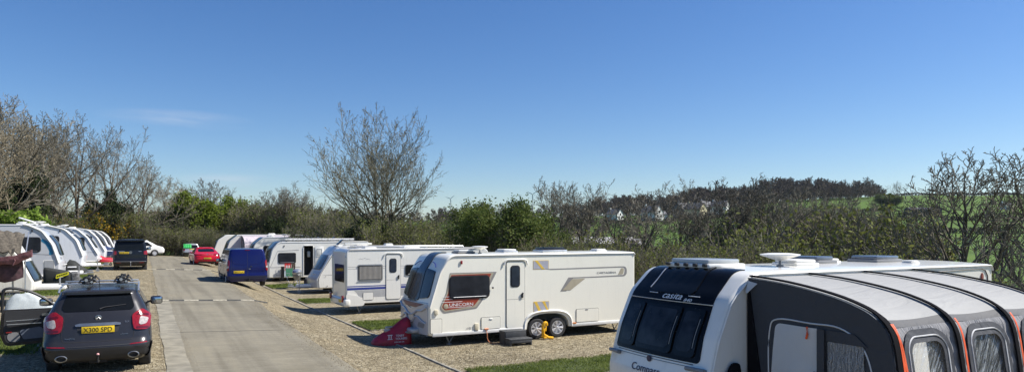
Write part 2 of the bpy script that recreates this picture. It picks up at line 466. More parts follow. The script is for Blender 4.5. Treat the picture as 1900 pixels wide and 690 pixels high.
    def rooflight(s, x, y, w=.5, d=.5, h=.07, m=trimw, lid=None, open_=0):
        z = s.H+s.camber*(1-(2*y/s.W-1)**2)-.01; bm = B(); box(bm, (s.dx*x, y, z+h*.25), (w, d, h*.6), .02)
        o = obj('rooflight', bm, m, s.t)
        bm = B(); box(bm, (0, 0, h*.3), (w*.86, d*.86, h*.6), .025, rot=(0, 0, 0)); l = obj('lid', bm, lid or m, o)
        l.location = (s.dx*x, y, z+h*.5)
        if open_: l.rotation_euler = (0, -open_*s.dx, 0); l.location.z += .12
        return o
    def dish(s, x, y, r=.2, h=.14):
        z = s.H+s.camber*(1-(2*y/s.W-1)**2)-.01; bm = B()
        lathe(bm, [(0, z+h-.05), (.05, z+h-.05), (r*.7, z+h+.005), (r, z+h+.035), (r, z+h+.05), (r*.6, z+h+.065), (0, z+h+.07)], (s.dx*x, y, 0), 'Z', 20)
        o = obj('television_aerial', bm, trimw, s.t)
        bm = B(); cyl(bm, (s.dx*x, y, z), (s.dx*x, y, z+h), .022, .018, 8); cyl(bm, (s.dx*x, y, z-.01), (s.dx*x, y, z+.03), .07, .05, 12); obj('mast', bm, trimg, o)
    def wheels(s, xs, R_=.3, w=.2, spokes=5, far=True):
        for x in xs:
            wheel(s.t, (s.dx*x, .115, R_), R_, w, -1, 'Y', spokes, .68)
            if far: wheel(s.t, (s.dx*x, s.W-.16, R_), R_, w, 1, 'Y', spokes, .66)
        bm = B()
        for x in xs: cyl(bm, (s.dx*x, .2, R_), (s.dx*x, s.W-.2, R_), .045, n=8)
        obj('axle', bm, dark, s.t)
    def steady(s, x, y=.35, lean=.12):
        bm = B(); cyl(bm, (s.dx*(x-lean), y, s.zb), (s.dx*x, y, .03), .022, n=6); cyl(bm, (s.dx*(x+lean*1.6), y, s.zb), (s.dx*x, y, .06), .014, n=5)
        box(bm, (s.dx*x, y, .015), (.14, .12, .03), .008); obj('corner_steady', bm, steel, s.t)
    def drawbar(s, ln=1.2, m=None, cover=True, jockey=True):
        bm = B(); zc = s.zb+.05; W = s.W
        for sy in (-1, 1): cyl(bm, (s.dx*.2, W/2+sy*.45, zc-.04), (-s.dx*(ln-.15), W/2+sy*.06, zc-.02), .035, n=6)
        box(bm, (-s.dx*(ln-.05), W/2, zc+.03), (.34, .09, .09), .02); box(bm, (-s.dx*(ln-.02), W/2, zc+.12), (.22, .05, .06), .02)
        d = obj('drawbar', bm, m or steel, s.t)
        if cover:
            bm = B(); poly = [(.1, .38), (.1, -.38), (-(ln-.35), -.13), (-(ln-.28), 0), (-(ln-.35), .13)]
            vs = [(s.dx*x, W/2+y, zc+.0) for x, y in poly]+[(s.dx*x, W/2+y*.9, zc+.13) for x, y in poly]; n = len(poly)
            add_mesh(bm, vs, [tuple(range(n)), tuple(range(n, 2*n))]+[(i, (i+1) % n, n+(i+1) % n, n+i) for i in range(n)])
            bmesh.ops.bevel(bm, geom=bm.edges[:], offset=.02, segments=2, affect='EDGES'); obj('drawbar_cover', bm, trimw, d)
        if jockey:
            bm = B(); x = -s.dx*(ln-.45); cyl(bm, (x, W/2-.14, .14), (x, W/2-.14, zc+.35), .025, n=8); lathe(bm, [(.02, -.03), (.1, -.03), (.1, .03), (.02, .03)], (x, W/2-.14, .1), 'Y', 14)
            tube(bm, [(x, W/2-.14, zc+.35), (x+.1, W/2-.14, zc+.37), (x+.1, W/2-.14, zc+.42)], .01, 5); obj('jockey_wheel', bm, steel, d)
        return d
    def marker(s, x, z, m=redlens):
        bm = B(); box(bm, (s.dx*x, -.02, z), (.06, .03, .1), .01); obj('marker_lamp', bm, m, s.t)

def nose_t(c, z):
    """arc length on the nose at height z"""
    for i, (p, q) in enumerate(zip(c.np_, c.np_[1:])):
        if p[1] <= z <= q[1] and q[1] > p[1]: return c.ac[i]+(c.ac[i+1]-c.ac[i])*(z-p[1])/(q[1]-p[1])
    return c.ac[-1]

# ---- the cream twin axle caravan in the middle
U = Caravan('long cream twin axle caravan with rust red side graphic', 6.95, 17.7, -.52, 7.16,
    [(0, .33, 0), (0, 1.15, .3), (.3, 2.08, .5), (.62, 2.56, .35)], H=2.57, W=2.3, arches=[(3.1, 4.6, .44)], rear=(.07, .1), body=cream, bulge=.09, zb=.32)
U.skirt(trimw, gaps=[(3.0, 4.7)], h=.1)
bm = B()      # wheel arch trim
pts = [(U.dx*(3.85+.84*math.copysign(abs(math.cos(PI*k/16))**.7, math.cos(PI*k/16))), -.012, .33+.5*abs(math.sin(PI*k/16))**.7) for k in range(17)]
tube(bm, pts, .035, 6); obj('wheel_arch_trim', bm, trimw, U.t)
U.wheels([3.47, 4.2], .31, .2, 7)
U.steady(.75); U.steady(6.6); U.steady(.75, U.W-.35)
U.door(2.42, .4, 3.02, 2.34, m=cream, winp=(2.57, 1.62, 2.83, 2.2))
# rust red swoosh under the window
U.panel('red_graphic', rpoly([(.62, 2.06, .03), (2.1, 2.06, .01), (1.62, 1.22, .15), (1.45, 1.02, .1), (.42, .93, .12), (.3, 1.08, .1), (.5, 1.5, .1)]), inkg, .004)
U.panel('red_graphic', rpoly([(.62, 2.03, .03), (2.0, 2.035, .01), (1.58, 1.26, .15), (1.42, 1.06, .1), (.45, .98, .1), (.34, 1.1, .08), (.53, 1.5, .1)]), taupe, .004, .003)
U.panel('red_graphic', rpoly([(.66, 2.0, .03), (1.92, 2.01, .01), (1.52, 1.28, .15), (1.36, 1.1, .1), (.47, 1.02, .08), (.38, 1.12, .06), (.57, 1.5, .1)]), inkr, .004, .006)
for k in range(3): U.panel('white_pinstripe', [(.36+k*.03, 1.24+k*.075), (1.0, 1.24+k*.075), (1.0, 1.252+k*.075), (.36+k*.03, 1.252+k*.075)], inkw, .002, .0105)
U.panel('white_pinstripe', [(.55, 1.085), (1.3, 1.085), (1.3, 1.097), (.55, 1.097)], inkw, .002, .0105)
bm = B(); lathe(bm, [(.075, -.014), (.075, -.01), (.055, -.016), (0, -.016)], (.5, 0, 1.13), 'Y', 18); obj('badge', bm, taupe, U.t)
text_mesh('lettering', 'UNICORN', .125, inkw, U.t, (.97, -.012, 1.12), (1, 0, 0), (0, 0, 1), .002, sx=1.3)
w = U.window(.62, 1.34, 1.84, 1.95, .1, glass2)
# things one sees through the pane
text_mesh('lettering', 'CARTAGENA', .085, inkg, U.t, (6.02, -.004, 1.905), (1, 0, 0), (0, 0, 1), .002, sx=1.5)
def stripe_poly(o): return rpoly([(3.72, 2.1), (6.55, 2.12, .0), (6.83, 2.12, .14), (6.83, 1.80, .14), (6.5, 1.80), (5.35, 1.79), (4.75, 1.79), (4.5, 1.40), (4.28, 1.40), (4.58, 1.82, .05), (5.35, 1.82), (6.55, 1.84, .0), (6.72, 1.84, .08), (6.76, 2.08, .08), (6.5, 2.085), (3.95, 2.07)])
U.panel('grey_graphic', stripe_poly(0), inkg, .004)
U.panel('grey_graphic', [(4.36, 1.43), (4.66, 1.43), (5.2, 1.77), (4.72, 1.77)], taupe, .004, .0045)
U.panel('grey_graphic', rpoly([(6.48, 1.86), (6.68, 1.86, .06), (6.72, 2.06, .06), (6.6, 2.06)]), taupe, .004, .001)
for (a, b, c_, d) in ((3.33, 2.1, 3.86, 2.35), (3.34, .83, 3.87, 1.12)):
    rp = U.panel('reflective_panel', rrect(a, b, c_, d, .01, 1), mat('reflector_silver', (.42, .42, .47), .3, var=.1), .004, .002)
    U.panel('reflective_border', rrect(a-.012, b-.012, c_+.012, d+.012, .012, 1), mat('reflector_yellow', (.75, .5, .08), .35), .003, 0, rp)
    w_ = (c_-a)
    for f in ((.02, .32), (.55, .9)) if b < 1 else ((.1, .55),):
        x0, x1 = a+w_*f[0], a+w_*f[1]
        U.panel('reflective_stripe', [(x0, d), (x0+.1, d), (min(x1+.1, c_), b+.0), (x1, b)], MATS['reflector_yellow'], .002, .0065, rp)
U.hatch(.04, .4, .37, .79, cream, lock=False); U.hatch(1.6, .42, 2.2, .75, cream); U.hatch(4.87, .43, 5.7, .82, cream, lock=False)
bm = B(); box(bm, (5.25, -.02, .8), (.1, .012, .03), .004); obj('lock', bm, trimg, U.t)
for x, z, sx, sz in ((.2, .98, .1, .14), (1.44, .5, .12, .2)):
    bm = B(); box(bm, (x, -.02, z), (sx, .04, sz), .012); obj('socket_cover', bm, mat('yellowed_plastic', (.6, .54, .4), .5), U.t)
bm = B(); box(bm, (4.78, -.028, .41), (.14, .015, .04), .006); obj('side_reflector', bm, orange, U.t)
bm = B(); box(bm, (1.95, -.045, 1.6), (.05, .03, .05), .008); obj('door_catch', bm, blackp, U.t)
U.marker(.97, 2.35)
text_mesh('lettering', '///\\\\', .11, inkg, U.t, (1.18, -.004, .43), (1, 0, 0), (0, 0, 1), .002, shear=.4)
text_mesh('lettering', 'AWD', .1, inkg, U.t, (1.16, -.004, .44), (1, 0, 0), (0, 0, 1), .002, shear=.3) if False else None
# nose: silver lower moulding, three panes, blue centre strip running on to the roof
tw0, tw1 = nose_t(U, 1.28), nose_t(U, 2.12); Wn = U.W
U.npatch('front_panel', rpoly([(.05, .03, .02), (Wn-.05, .03, .02), (Wn-.05, nose_t(U, 1.2), .05), (Wn/2, nose_t(U, 1.02), .3), (.05, nose_t(U, 1.2), .05)]), silver, .03)
cw = U.npatch('front_window', rpoly([(Wn/2-.46, tw0-.02, .1), (Wn/2+.46, tw0-.02, .1), (Wn/2+.3, tw1+.05, .05), (Wn/2+.24, nose_t(U, 2.5)+.35, .05), (Wn/2-.24, nose_t(U, 2.5)+.35, .05), (Wn/2-.3, tw1+.05, .05)]), glassb, .03, .002)
for sg in (-1, 1):
    c0 = Wn/2
    U.npatch('front_window', rpoly([(c0+sg*.49, tw0+.03, .06), (c0+sg*1.02, tw0+.1, .1), (c0+sg*.95, tw1-.02, .08), (c0+sg*.36, tw1+.04, .05)]), glass2, .03, .002)
    bm = B(); tube(bm, [U.nose(c0+sg*y, nose_t(U, z), .035) for y, z in ((.85, 2.2), (.7, 2.28), (.55, 2.32), (.45, 2.33))], .014, 5); obj('front_trim_line', bm, inkb, U.t)
    # moulded waves and lamp recesses in the lower panel
    bm = B(); tube(bm, [U.nose(c0+sg*y, nose_t(U, z), .045) for y, z in ((1.08, 1.12), (.8, 1.0), (.5, .98), (.2, .86), (0.02, .84))], .03, 6); obj('moulding', bm, silver, U.t)
    bm = B(); tube(bm, [U.nose(c0+sg*y, nose_t(U, z), .045) for y, z in ((1.05, .66), (.8, .72), (.55, .82), (.35, .8), (.2, .66), (.05, .62))], .028, 6); obj('moulding', bm, silver, U.t)
    U.npatch('lamp_recess', rpoly([(c0+sg*.5, .22, .05), (c0+sg*.9, .2, .05), (c0+sg*.95, .32, .04), (c0+sg*.6, .35, .05)]), trimg, .012, .03)
    bm = B(); v = U.nose(c0+sg*.3, .5, .04); box(bm, v, (.05, .07, .07), .015); obj('nose_fitting', bm, trimg, U.t)
U.npatch('front_flash', rpoly([(c0-.85, nose_t(U, 1.19)), (c0+.85, nose_t(U, 1.19)), (c0+.4, nose_t(U, 1.07)), (c0-.4, nose_t(U, 1.07))]), mat('brown_flash', (.16, .05, .05), .35), .006, .031)
U.npatch('white_band', rpoly([(.1, nose_t(U, 1.21)), (Wn-.1, nose_t(U, 1.21)), (Wn-.1, tw0-.05), (.1, tw0-.05)]), silver, .012, .002)
text_mesh('lettering', 'UNICORN', .075, inkm, U.t, None, (1, 0, 0), (0, 0, 1), .002, warp=lambda x, y, z: U.nose(Wn/2-x*1.9, nose_t(U, 1.215)+y*.9, .016+z))
bm = B(); box(bm, (-.16, Wn/2, .42), (.3, 1.2, .12), .05); obj('lower_lip', bm, silver, U.t)
U.drawbar(.8, cover=False, jockey=False)
U.rooflight(1.35, .7, .55, .5, .1, trimg, trimw); U.rooflight(3.0, 1.1, .5, .6, .09, alu, trimw); U.rooflight(4.4, .8, .9, .65, .13, alu, glass2); U.rooflight(6.35, .9, .42, .42, .07)
U.dish(1.72, .35, .24, .16)
U.awning_rail(r=.02)

# ---- square white caravan with blue stripes, tail end towards the road
Hb = Caravan('boxy white caravan with a twin dark blue stripe and its tail lamps towards the road', 7.0, 26.6, -.52, 6.2,
    [(0, .45, 0), (0, 2.44, .12), (.12, 2.56, .08)], H=2.56, W=2.25, rear=(.25, .3), bulge=.02, zb=.42, arches=[(3.2, 4.0, .35)], rsh=.03)
Hb.panel('stripe', [(.02, .96), (5.9, 1.0), (5.9, 1.07), (.02, 1.05)], inkb, .004)
Hb.panel('stripe', [(.02, 1.085), (5.9, 1.10), (5.9, 1.135), (.02, 1.12)], inkb, .004)
Hb.panel('grey_band', [(.5, .66), (5.9, .70), (5.9, .98), (.3, .94), (.4, .85)], mat('pale_grey_band', (.4, .4, .4), .4), .003)
for z in (1.78, 1.86): Hb.panel('pinstripe', [(.04, z), (5.9, z+.02), (5.9, z+.03), (.04, z+.012)], inkg, .002)
w = Hb.panel('window', rrect(.47, 1.34, 1.42, 1.92, .05), mat('dark_cabin', (.02, .02, .02), .8), .008, .006)
Hb.panel('window_frame', rrect(.43, 1.30, 1.46, 1.96, .07), trimg, .006, 0, w)
bm = B(); nx = 90
vs = []; fs = []
for i in range(nx+1):
    x = .5+.9*i/nx; y = -.024+.007*math.sin(i*1.25)
    vs += [(x, y, 1.37), (x, y, 1.89)]
    if i: fs.append((2*i-2, 2*i, 2*i+1, 2*i-1))
add_mesh(bm, vs, fs)
cur = obj('curtain', bm, mat('curtain_cloth', (.3, .28, .25), .9), w)
Hb.panel('window_rim', rrect(.455, 1.325, 1.435, 1.345, .005), alu, .02, .02, w); Hb.panel('window_rim', rrect(.455, 1.915, 1.435, 1.935, .005), alu, .02, .02, w)
Hb.door(1.6, .55, 2.2, 2.34, hood=True, winp=(1.76, 1.64, 2.0, 2.15), m=white)
Hb.window(2.42, 1.5, 3.3, 1.9, .05, glass, trimg); Hb.hatch(.66, .56, 1.06, .84, lock=False)
for x, y_, sc_ in ((.55, 2.15, 1), (.72, 2.17, 1), (.85, 2.14, 1)):
    Hb.panel('mountain_motif', [(x-.12, y_-.01), (x, y_+.05), (x+.12, y_), (x, y_+.035)], inkg, .002)
bm = B(); box(bm, (.03, 1.1, .47), (.3, 2.3, .34), .1, seg=3); bump_ = obj('rear_bumper', bm, white, Hb.t)
bm = B(); prism(bm, rpoly([(-.02, .33, .05), (.85, .33, .3), (.5, .72, .3), (-.02, .82, .05)]), Hb.side, .025, .004); obj('bumper_wrap', bm, white, Hb.t)
for y_ in (.16, 2.08):
    bm = B(); box(bm, (-.13, y_, .62), (.07, .24, .26), .03, seg=3); l = obj('tail_lamp', bm, redlens, Hb.t)
    bm = B(); box(bm, (-.17, y_, .54), (.015, .16, .05), .005); obj('indicator', bm, orange, l)
bm = B(); box(bm, (-.13, .55, .52), (.02, .36, .12), .006); obj('number_plate', bm, yellow, Hb.t)
w = Hb.panel('rear_window', rrect(.35, 1.25, 1.75, 1.95, .08), glass2, .02, .012, fn=lambda a, b, o: (-o, a, b))
Hb.panel('rear_window_frame', rrect(.3, 1.2, 1.8, 2.0, .1), alu, .012, 0, w, fn=lambda a, b, o: (-o, a, b))
for z in (.95, 1.05, 1.12): Hb.panel('rear_stripe', [(.15, z), (2.1, z), (2.1, z+.03), (.15, z+.03)], inkb if z > 1 else inkg, .004, fn=lambda a, b, o: (-o, a, b))
for y_ in (.07, 2.18):
    bm = B(); tube(bm, [(.01, y_, .75), (-.015, y_, 2.25), (.03, y_, 2.45), (.14, y_, 2.575), (.6, y_, 2.59)], .035, 6); obj('corner_trim', bm, alu, Hb.t)
bm = B(); tube(bm, [(.12, -.004, 2.53), (6.0, -.004, 2.55)], .022, 5); obj('gutter', bm, trimg, Hb.t)
Hb.wheels([3.6], .3, .18, 6); Hb.steady(.6); Hb.steady(5.4); Hb.steady(.6, 1.9)
Hb.rooflight(1.2, 1.0, .5, .5, .08); Hb.rooflight(3.0, 1.1, .7, .5, .1)
bm = B()
for y_ in (.5, 1.5): tube(bm, [(.5, y_, 2.6), (.55, y_, 2.66), (5.2, y_, 2.66), (5.25, y_, 2.6)], .014, 5)
obj('roof_rails', bm, alu, Hb.t)

# ---- white caravan with a long raked nose, its gas box and hitch towards the road
Lu = Caravan('white caravan with low raked nose standing behind the blue striped one', 8.05, 36.4, -.5, 6.2,
    [(0, .3, 0), (-.05, .78, .12), (.62, 1.95, .5), (1.15, 2.5, .4)], H=2.5, W=2.25, rear=(.2, .15), bulge=.16, zb=.3, arches=[(3.6, 4.4, .35)])
tt = nose_t(Lu, 1.3)
Lu.npatch('front_window', rpoly([(.18, tt, .12), (2.07, tt, .12), (2.0, nose_t(Lu, 2.0), .12), (.25, nose_t(Lu, 2.0), .12)]), glassb, .03, .002)
Lu.npatch('front_window_seal', rpoly([(.12, tt-.06, .14), (2.13, tt-.06, .14), (2.06, nose_t(Lu, 2.0)+.06, .14), (.19, nose_t(Lu, 2.0)+.06, .14)]), trimg, .012, .0)
Lu.npatch('nose_top', rpoly([(.03, nose_t(Lu, 2.08), .05), (2.22, nose_t(Lu, 2.08), .05), (2.22, nose_t(Lu, 2.47), .05), (.03, nose_t(Lu, 2.47), .05)]), silver, .008)
Lu.npatch('nose_bottom', rpoly([(.03, .05, .05), (2.22, .05, .05), (2.22, tt-.12, .05), (.03, tt-.12, .05)]), silver, .01)
bm = B(); tube(bm, [(.08, -.01, .32), (.05, -.01, .8), (.18, -.01, 1.1), (.75, -.01, 2.0), (1.2, -.01, 2.42)], .018, 5); obj('front_panel_edge', bm, trimg, Lu.t)
Lu.panel('grey_swoosh', rpoly([(.25, 1.0), (1.0, 1.0, .2), (1.6, 1.1, .1), (2.4, 1.08), (1.6, 1.04, .1), (1.0, .97, .2)]), inkg, .004)
Lu.panel('grey_swoosh', rpoly([(1.15, 1.35, .1), (1.3, 1.7, .1), (1.5, 2.1, .2), (1.38, 1.7, .1), (1.3, 1.4, .1)]), mat('pale_blue_graphic', (.35, .42, .5), .4), .004)
bm = B(); box(bm, (.5, -.02, .42), (.04, .03, .04), .01); box(bm, (.42, -.02, .93), (.03, .02, .03), .006); obj('locks', bm, blackp, Lu.t)
bm = B(); tube(bm, [Lu.nose(y, t, .04) for y, t in ((.3, .75), (.5, .78), (.75, .72))], .02, 5); obj('grab_handle', bm, trimw, Lu.t)
Lu.drawbar(1.2); Lu.wheels([4.0], .3, .18, 6); Lu.steady(.9); Lu.steady(5.4)
Lu.rooflight(1.35, .8, .55, .5, .08, trimw, glass2, open_=.75); Lu.rooflight(2.6, 1.1, .6, .6, .1); Lu.rooflight(4.2, 1.1, .45, .45, .1)
bm = B(); box(bm, (2.3, .5, 2.62), (1.5, .16, .1), .03); obj('roof_locker', bm, roofw, Lu.t)
Lu.awning_rail(r=.014)

# ---- white caravan with its door standing open
Op = Caravan('white caravan with open dark doorway and towels hanging under its window', 7.15, 46.4, -.42, 6.6,
    [(0, .22, 0), (0, 1.1, .3), (.22, 2.1, .5), (.62, 2.56, .4)], H=2.58, W=2.25, rear=(.1, .1), bulge=.12, zb=.24, arches=[(3.8, 4.6, .35)])
Op.npatch('front_window', rpoly([(.12, nose_t(Op, 1.25), .1), (2.13, nose_t(Op, 1.25), .1), (2.08, nose_t(Op, 2.5)+.3, .1), (.17, nose_t(Op, 2.5)+.3, .1)]), glassb, .028, .002)
Op.window(.6, 1.2, 1.68, 1.84, .08, glass2)
bm = B(); tube(bm, [(.1, -.006, .95), (.55, -.006, 1.98), (1.9, -.006, 2.05)], .008, 4); tube(bm, [(.1, -.006, .93), (2.0, -.006, .93)], .008, 4); obj('body_crease', bm, inkg, Op.t)
cut(Op.body, [(lambda b: (box(b, (2.51, .3, 1.34), (.6, .9, 1.94)), b)[1])(B())])
bm = B(); box(bm, (2.51, .365, 1.34), (.59, .75, 1.93))
for f in [f for f in bm.faces if f.calc_center_median().y < .05]: bm.faces.remove(f)
it = obj('interior', bm, mat('dark_interior', (.05, .045, .04), .8), Op.t)
bm = B(); box(bm, (2.62, .5, 1.75), (.2, .25, .4), .05); obj('interior_fitting', bm, trimw, it)
bm = B(); tube(bm, [(2.18, -.012, .36), (2.18, -.012, 2.2), (2.23, -.012, 2.33), (2.79, -.012, 2.33), (2.84, -.012, 2.2), (2.84, -.012, .36)], .03, 6); obj('door_frame', bm, trimw, Op.t)
bm = B(); box(bm, (3.22, -.05, 1.34), (.6, .035, 1.93), .03); dr = obj('open_door', bm, trimw, Op.t)
bm = B(); box(bm, (3.2, -.072, 1.85), (.36, .012, .5), .03); obj('door_window', bm, mat('blind', (.55, .55, .52), .6), dr)
Op.hatch(.45, .42, .85, .78); Op.marker(.95, 2.3, blackp)
Op.drawbar(1.1); Op.wheels([4.2], .3, .18, 6); Op.steady(.8); Op.steady(5.6)
bm = B(); cyl(bm, (1.2, .15, 2.72), (5.6, .15, 2.72), .085, n=12); obj('wound_awning', bm, mat('mottled_canvas', (.5, .5, .5), .7, var=.35, scale=9), Op.t)
Op.rooflight(4.3, .9, .5, .4, .06, trimg, glass2, open_=.8); Op.dish(1.3, .9, .22, .12)
Op.awning_rail(r=.014)

# ---- caravan with a rounded blue grey front window, behind the blue van
Rn = Caravan('white caravan with big curved front window between the open door one and the awninged one', 7.3, 56.0, -.14, 6.4,
    [(0, .3, 0), (0, 1.05, .3), (.3, 2.05, .6), (.95, 2.57, .5)], H=2.58, W=2.25, rear=(.1, .1), bulge=.12, zb=.3)
Rn.npatch('front_window', rpoly([(.1, nose_t(Rn, 1.3), .1), (2.15, nose_t(Rn, 1.3), .1), (2.1, nose_t(Rn, 2.5)+.1, .1), (.15, nose_t(Rn, 2.5)+.1, .1)]), glassb, .028, .002)
Rn.window(.95, 1.35, 1.9, 1.9, .1, glass); Rn.door(2.6, .4, 3.2, 2.3); Rn.awning_rail(); Rn.steady(.8); Rn.wheels([3.9]); Rn.drawbar(1.1)
Rn.rooflight(1.6, .9, .5, .5, .12); Rn.rooflight(4.2, .9, .7, .5, .12); Rn.dish(2.6, .5, .22, .16)

# ---- farthest of the right hand row, with a pink awning
Fa = Caravan('farthest white caravan of the right hand row with a faded lilac awning', 6.3, 64.3, .02, 6.6,
    [(0, .3, 0), (0, 1.0, .3), (.35, 2.05, .6), (1.05, 2.6, .6)], H=2.62, W=2.25, rear=(.1, .1), bulge=.12, zb=.3)
Fa.npatch('front_window', rpoly([(.16, nose_t(Fa, 1.0), .1), (2.09, nose_t(Fa, 1.0), .1), (2.05, nose_t(Fa, 2.5)+.1, .1), (.2, nose_t(Fa, 2.5)+.1, .1)]), glassb, .028, .002)
Fa.awning_rail(); Fa.steady(.8); Fa.wheels([3.9]); Fa.drawbar(1.1); Fa.rooflight(4, 1, .6, .5, .1); Fa.window(4.6, 1.3, 5.6, 1.9)
Fb = Caravan('white caravan nose just showing past the awninged one at the far end', 6.2, 74.0, .1, 6.2,
    [(0, .3, 0), (0, 1.0, .3), (.35, 2.0, .6), (1.1, 2.5, .6)], H=2.5, W=2.2, rear=(.1, .1), bulge=.12, zb=.3)
Fb.npatch('front_window', rpoly([(.16, nose_t(Fb, 1.0), .1), (2.04, nose_t(Fb, 1.0), .1), (2.0, nose_t(Fb, 2.4)+.1, .1), (.2, nose_t(Fb, 2.4)+.1, .1)]), glassb, .028, .002)
Fb.window(1.4, 1.3, 2.4, 1.9); Fb.wheels([3.9]); Fb.drawbar(1.1)
# lilac awning on the far one
aw = thing('awning', 'faded lilac awning with black window on the farthest right caravan', 'awning', (7.6, 62.0, .02), 0)
prof = smooth_path([(2.3, 2.52), (1.4, 2.45), (.6, 2.25), (.15, 1.95), (0, 1.5), (-.05, 0)], 4)
bm = B(); vs = []; fs = []; n = len(prof)
for i in range(7):
    x = i*.7; sag = .03*(i % 2)
    vs += [(x, p.x, p.y-sag) for p in prof]
    if i: fs += [((i-1)*n+k, (i-1)*n+k+1, i*n+k+1, i*n+k) for k in range(n-1)]
add_mesh(bm, vs, fs); obj('canopy', bm, mat('lilac_canvas', (.50, .44, .47), .8, bump=.4, bscale=6, var=.15), aw)
bm = B(); prism(bm, [(p.x, p.y) for p in prof]+[(2.3, 0)], lambda a, b, o: (-o, a, b), .02); sp_ = obj('side_wall', bm, mat('grey_canvas', (.13, .13, .14), .8), aw)
bm = B(); prism(bm, rrect(.35, 1.25, 1.7, 2.05, .04), lambda a, b, o: (-o, a, b), .01, .025); obj('window', bm, glass, aw)
for k in range(2):
    bm = B(); x = .6+k*2.2; prism(bm, rrect(x, .9, x+1.5, 1.6, .05), lambda a, b, o: (a, -o, b), .02, .03); obj('front_window', bm, glass2, aw)
# ---- left hand row: noses towards the road, sides towards the camera (dx = -1)
nz_round = [(0, .3, 0), (-.02, .95, .25), (.22, 1.75, .6), (.6, 2.35, .5), (1.15, 2.62, .5)]
def left_van(label, x0, y0, zg, body=cool, swoosh=None, win=(.75, 1.42, 1.75, 2.0), H=2.62, nose=None, front=glass2, L=6.4, zb=.32, longtop=False):
    c = Caravan(label, x0, y0, zg, L, nose or nz_round, H=H, W=2.25, dx=-1, rear=(.1, .1), bulge=.14, zb=zb, body=body, rsh=.05, arches=[(3.6, 4.4, .35)])
    c.npatch('front_window', rpoly([(.30, nose_t(c, 1.25), .12), (1.95, nose_t(c, 1.25), .12), (1.9, nose_t(c, 2.15), .1), (.35, nose_t(c, 2.15), .1)]), front, .028, .002)
    if longtop: c.npatch('roof_window', rpoly([(.32, nose_t(c, 2.2), .05), (1.93, nose_t(c, 2.2), .05), (1.85, nose_t(c, 2.5)+.5, .1), (.40, nose_t(c, 2.5)+.5, .1)]), front, .02, .002)
    bm = B()
    cp = [(-(x+.045), -.012, z) for x, z in c.P if z > .5 and x < 1.6]
    cp.sort(key=lambda p: p[2]); tube(bm, cp, .045, 6); obj('front_edge_trim', bm, trimw, c.t)
    c.window(*win, .1, glass2)
    c.awning_rail(r=.012); c.skirt(); c.steady(.8); c.steady(5.4); c.wheels([4.0]); c.marker(1.0, 2.35, blackp)
    return c
A2 = left_van('silver sided caravan with blue swoosh beside its window, nearest whole one on the left', -3.35, 36.8, .44, body=grime_paint('caravan_side_silver', (.52, .53, .55), amount=.3), win=(.7, 1.42, 2.05, 2.05))
sw = rpoly([(.66, 2.02, .05), (.42, 1.9, .2), (.2, 1.55, .2), (.2, 1.3, .1), (.38, 1.24, .05), (.36, 1.45, .2), (.5, 1.75, .2), (.66, 1.88, .02)])
A2.panel('blue_swoosh', sw, mat('teal_graphic', (.02, .17, .3), .35), .004)
A2.panel('grey_line', [(.36, 1.27), (1.3, 1.33), (1.3, 1.35), (.36, 1.3)], inkg, .004)
A2.hatch(.2, .6, .55, 1.0, m=mat('grey_hatch', (.35, .36, .37), .4), lock=False)
A2.panel('hatch_frame', rrect(.15, .55, .6, 1.05, .05), trimw, .003)
A2.rooflight(1.3, 1.0, .75, .6, .1, trimw, trimw, open_=.35); A2.dish(.9, 1.6, .25, .1); A2.rooflight(3, 1, .6, .6, .09)
bm = B(); tube(bm, [A2.nose(.4, .5, .05), A2.nose(.7, .5, .09), A2.nose(1.0, .5, .05)], .02, 6); obj('grab_handle', bm, trimw, A2.t)
A2.drawbar(1.15)
text_mesh('lettering', 'DX', .16, inkg, A2.t, None, (1, 0, 0), (0, 0, 1), .002, warp=lambda x, y, z: A2.nose(.35+x, .75+y, .01+z))
A3 = left_van('white caravan, second behind the silver sided one on the left, with long dark roof window', -3.1, 45.5, .48, win=(1.05, 1.42, 1.7, 2.05), longtop=True, body=cool, nose=[(0, .3, 0), (-.1, 1.0, .3), (.2, 1.85, .7), (.75, 2.45, .6), (1.5, 2.64, .6)], H=2.64)
A3.drawbar(1.2); A3.rooflight(1.9, 1, .6, .6, .1); A3.dish(2.8, .7, .22, .14)
A4 = left_van('white caravan with steep dark front window, red covered hitch before it', -2.75, 54.0, .48, win=(.75, 1.4, 1.5, 1.95), body=cool, nose=[(0, .3, 0), (-.05, .85, .1), (.55, 1.95, .9), (1.1, 2.5, .6), (1.7, 2.6, .4)], H=2.6)
A4.panel('hatch_line', [(.1, .95), (2.3, .95), (2.3, .965), (.1, .965)], gasket, .003); A4.drawbar(1.2); A4.rooflight(2.2, 1, .6, .6, .1); A4.dish(1.9, .8, .22, .14)
A5 = left_van('white caravan behind the black van with a navy covered hitch', -2.7, 62.5, .5, win=(.85, 1.4, 1.8, 2.0), body=cool, nose=[(0, .3, 0), (-.05, .9, .15), (.5, 1.95, .9), (1.05, 2.5, .6), (1.7, 2.62, .4)], H=2.62)
A5.drawbar(1.2); A5.rooflight(2.2, 1, .5, .5, .1); A5.dish(3.0, .8, .22, .14)
A6 = left_van('white caravan, second from the far end of the left row', -2.7, 70.5, .48, body=cool, nose=[(0, .3, 0), (-.05, .9, .2), (.4, 1.95, .9), (1.0, 2.5, .6), (1.7, 2.62, .4)])
A7 = left_van('white caravan at the far end of the left row', -2.6, 78.5, .45, body=cool, nose=[(0, .3, 0), (-.05, .9, .2), (.4, 1.95, .9), (1.0, 2.5, .6), (1.7, 2.62, .4)])
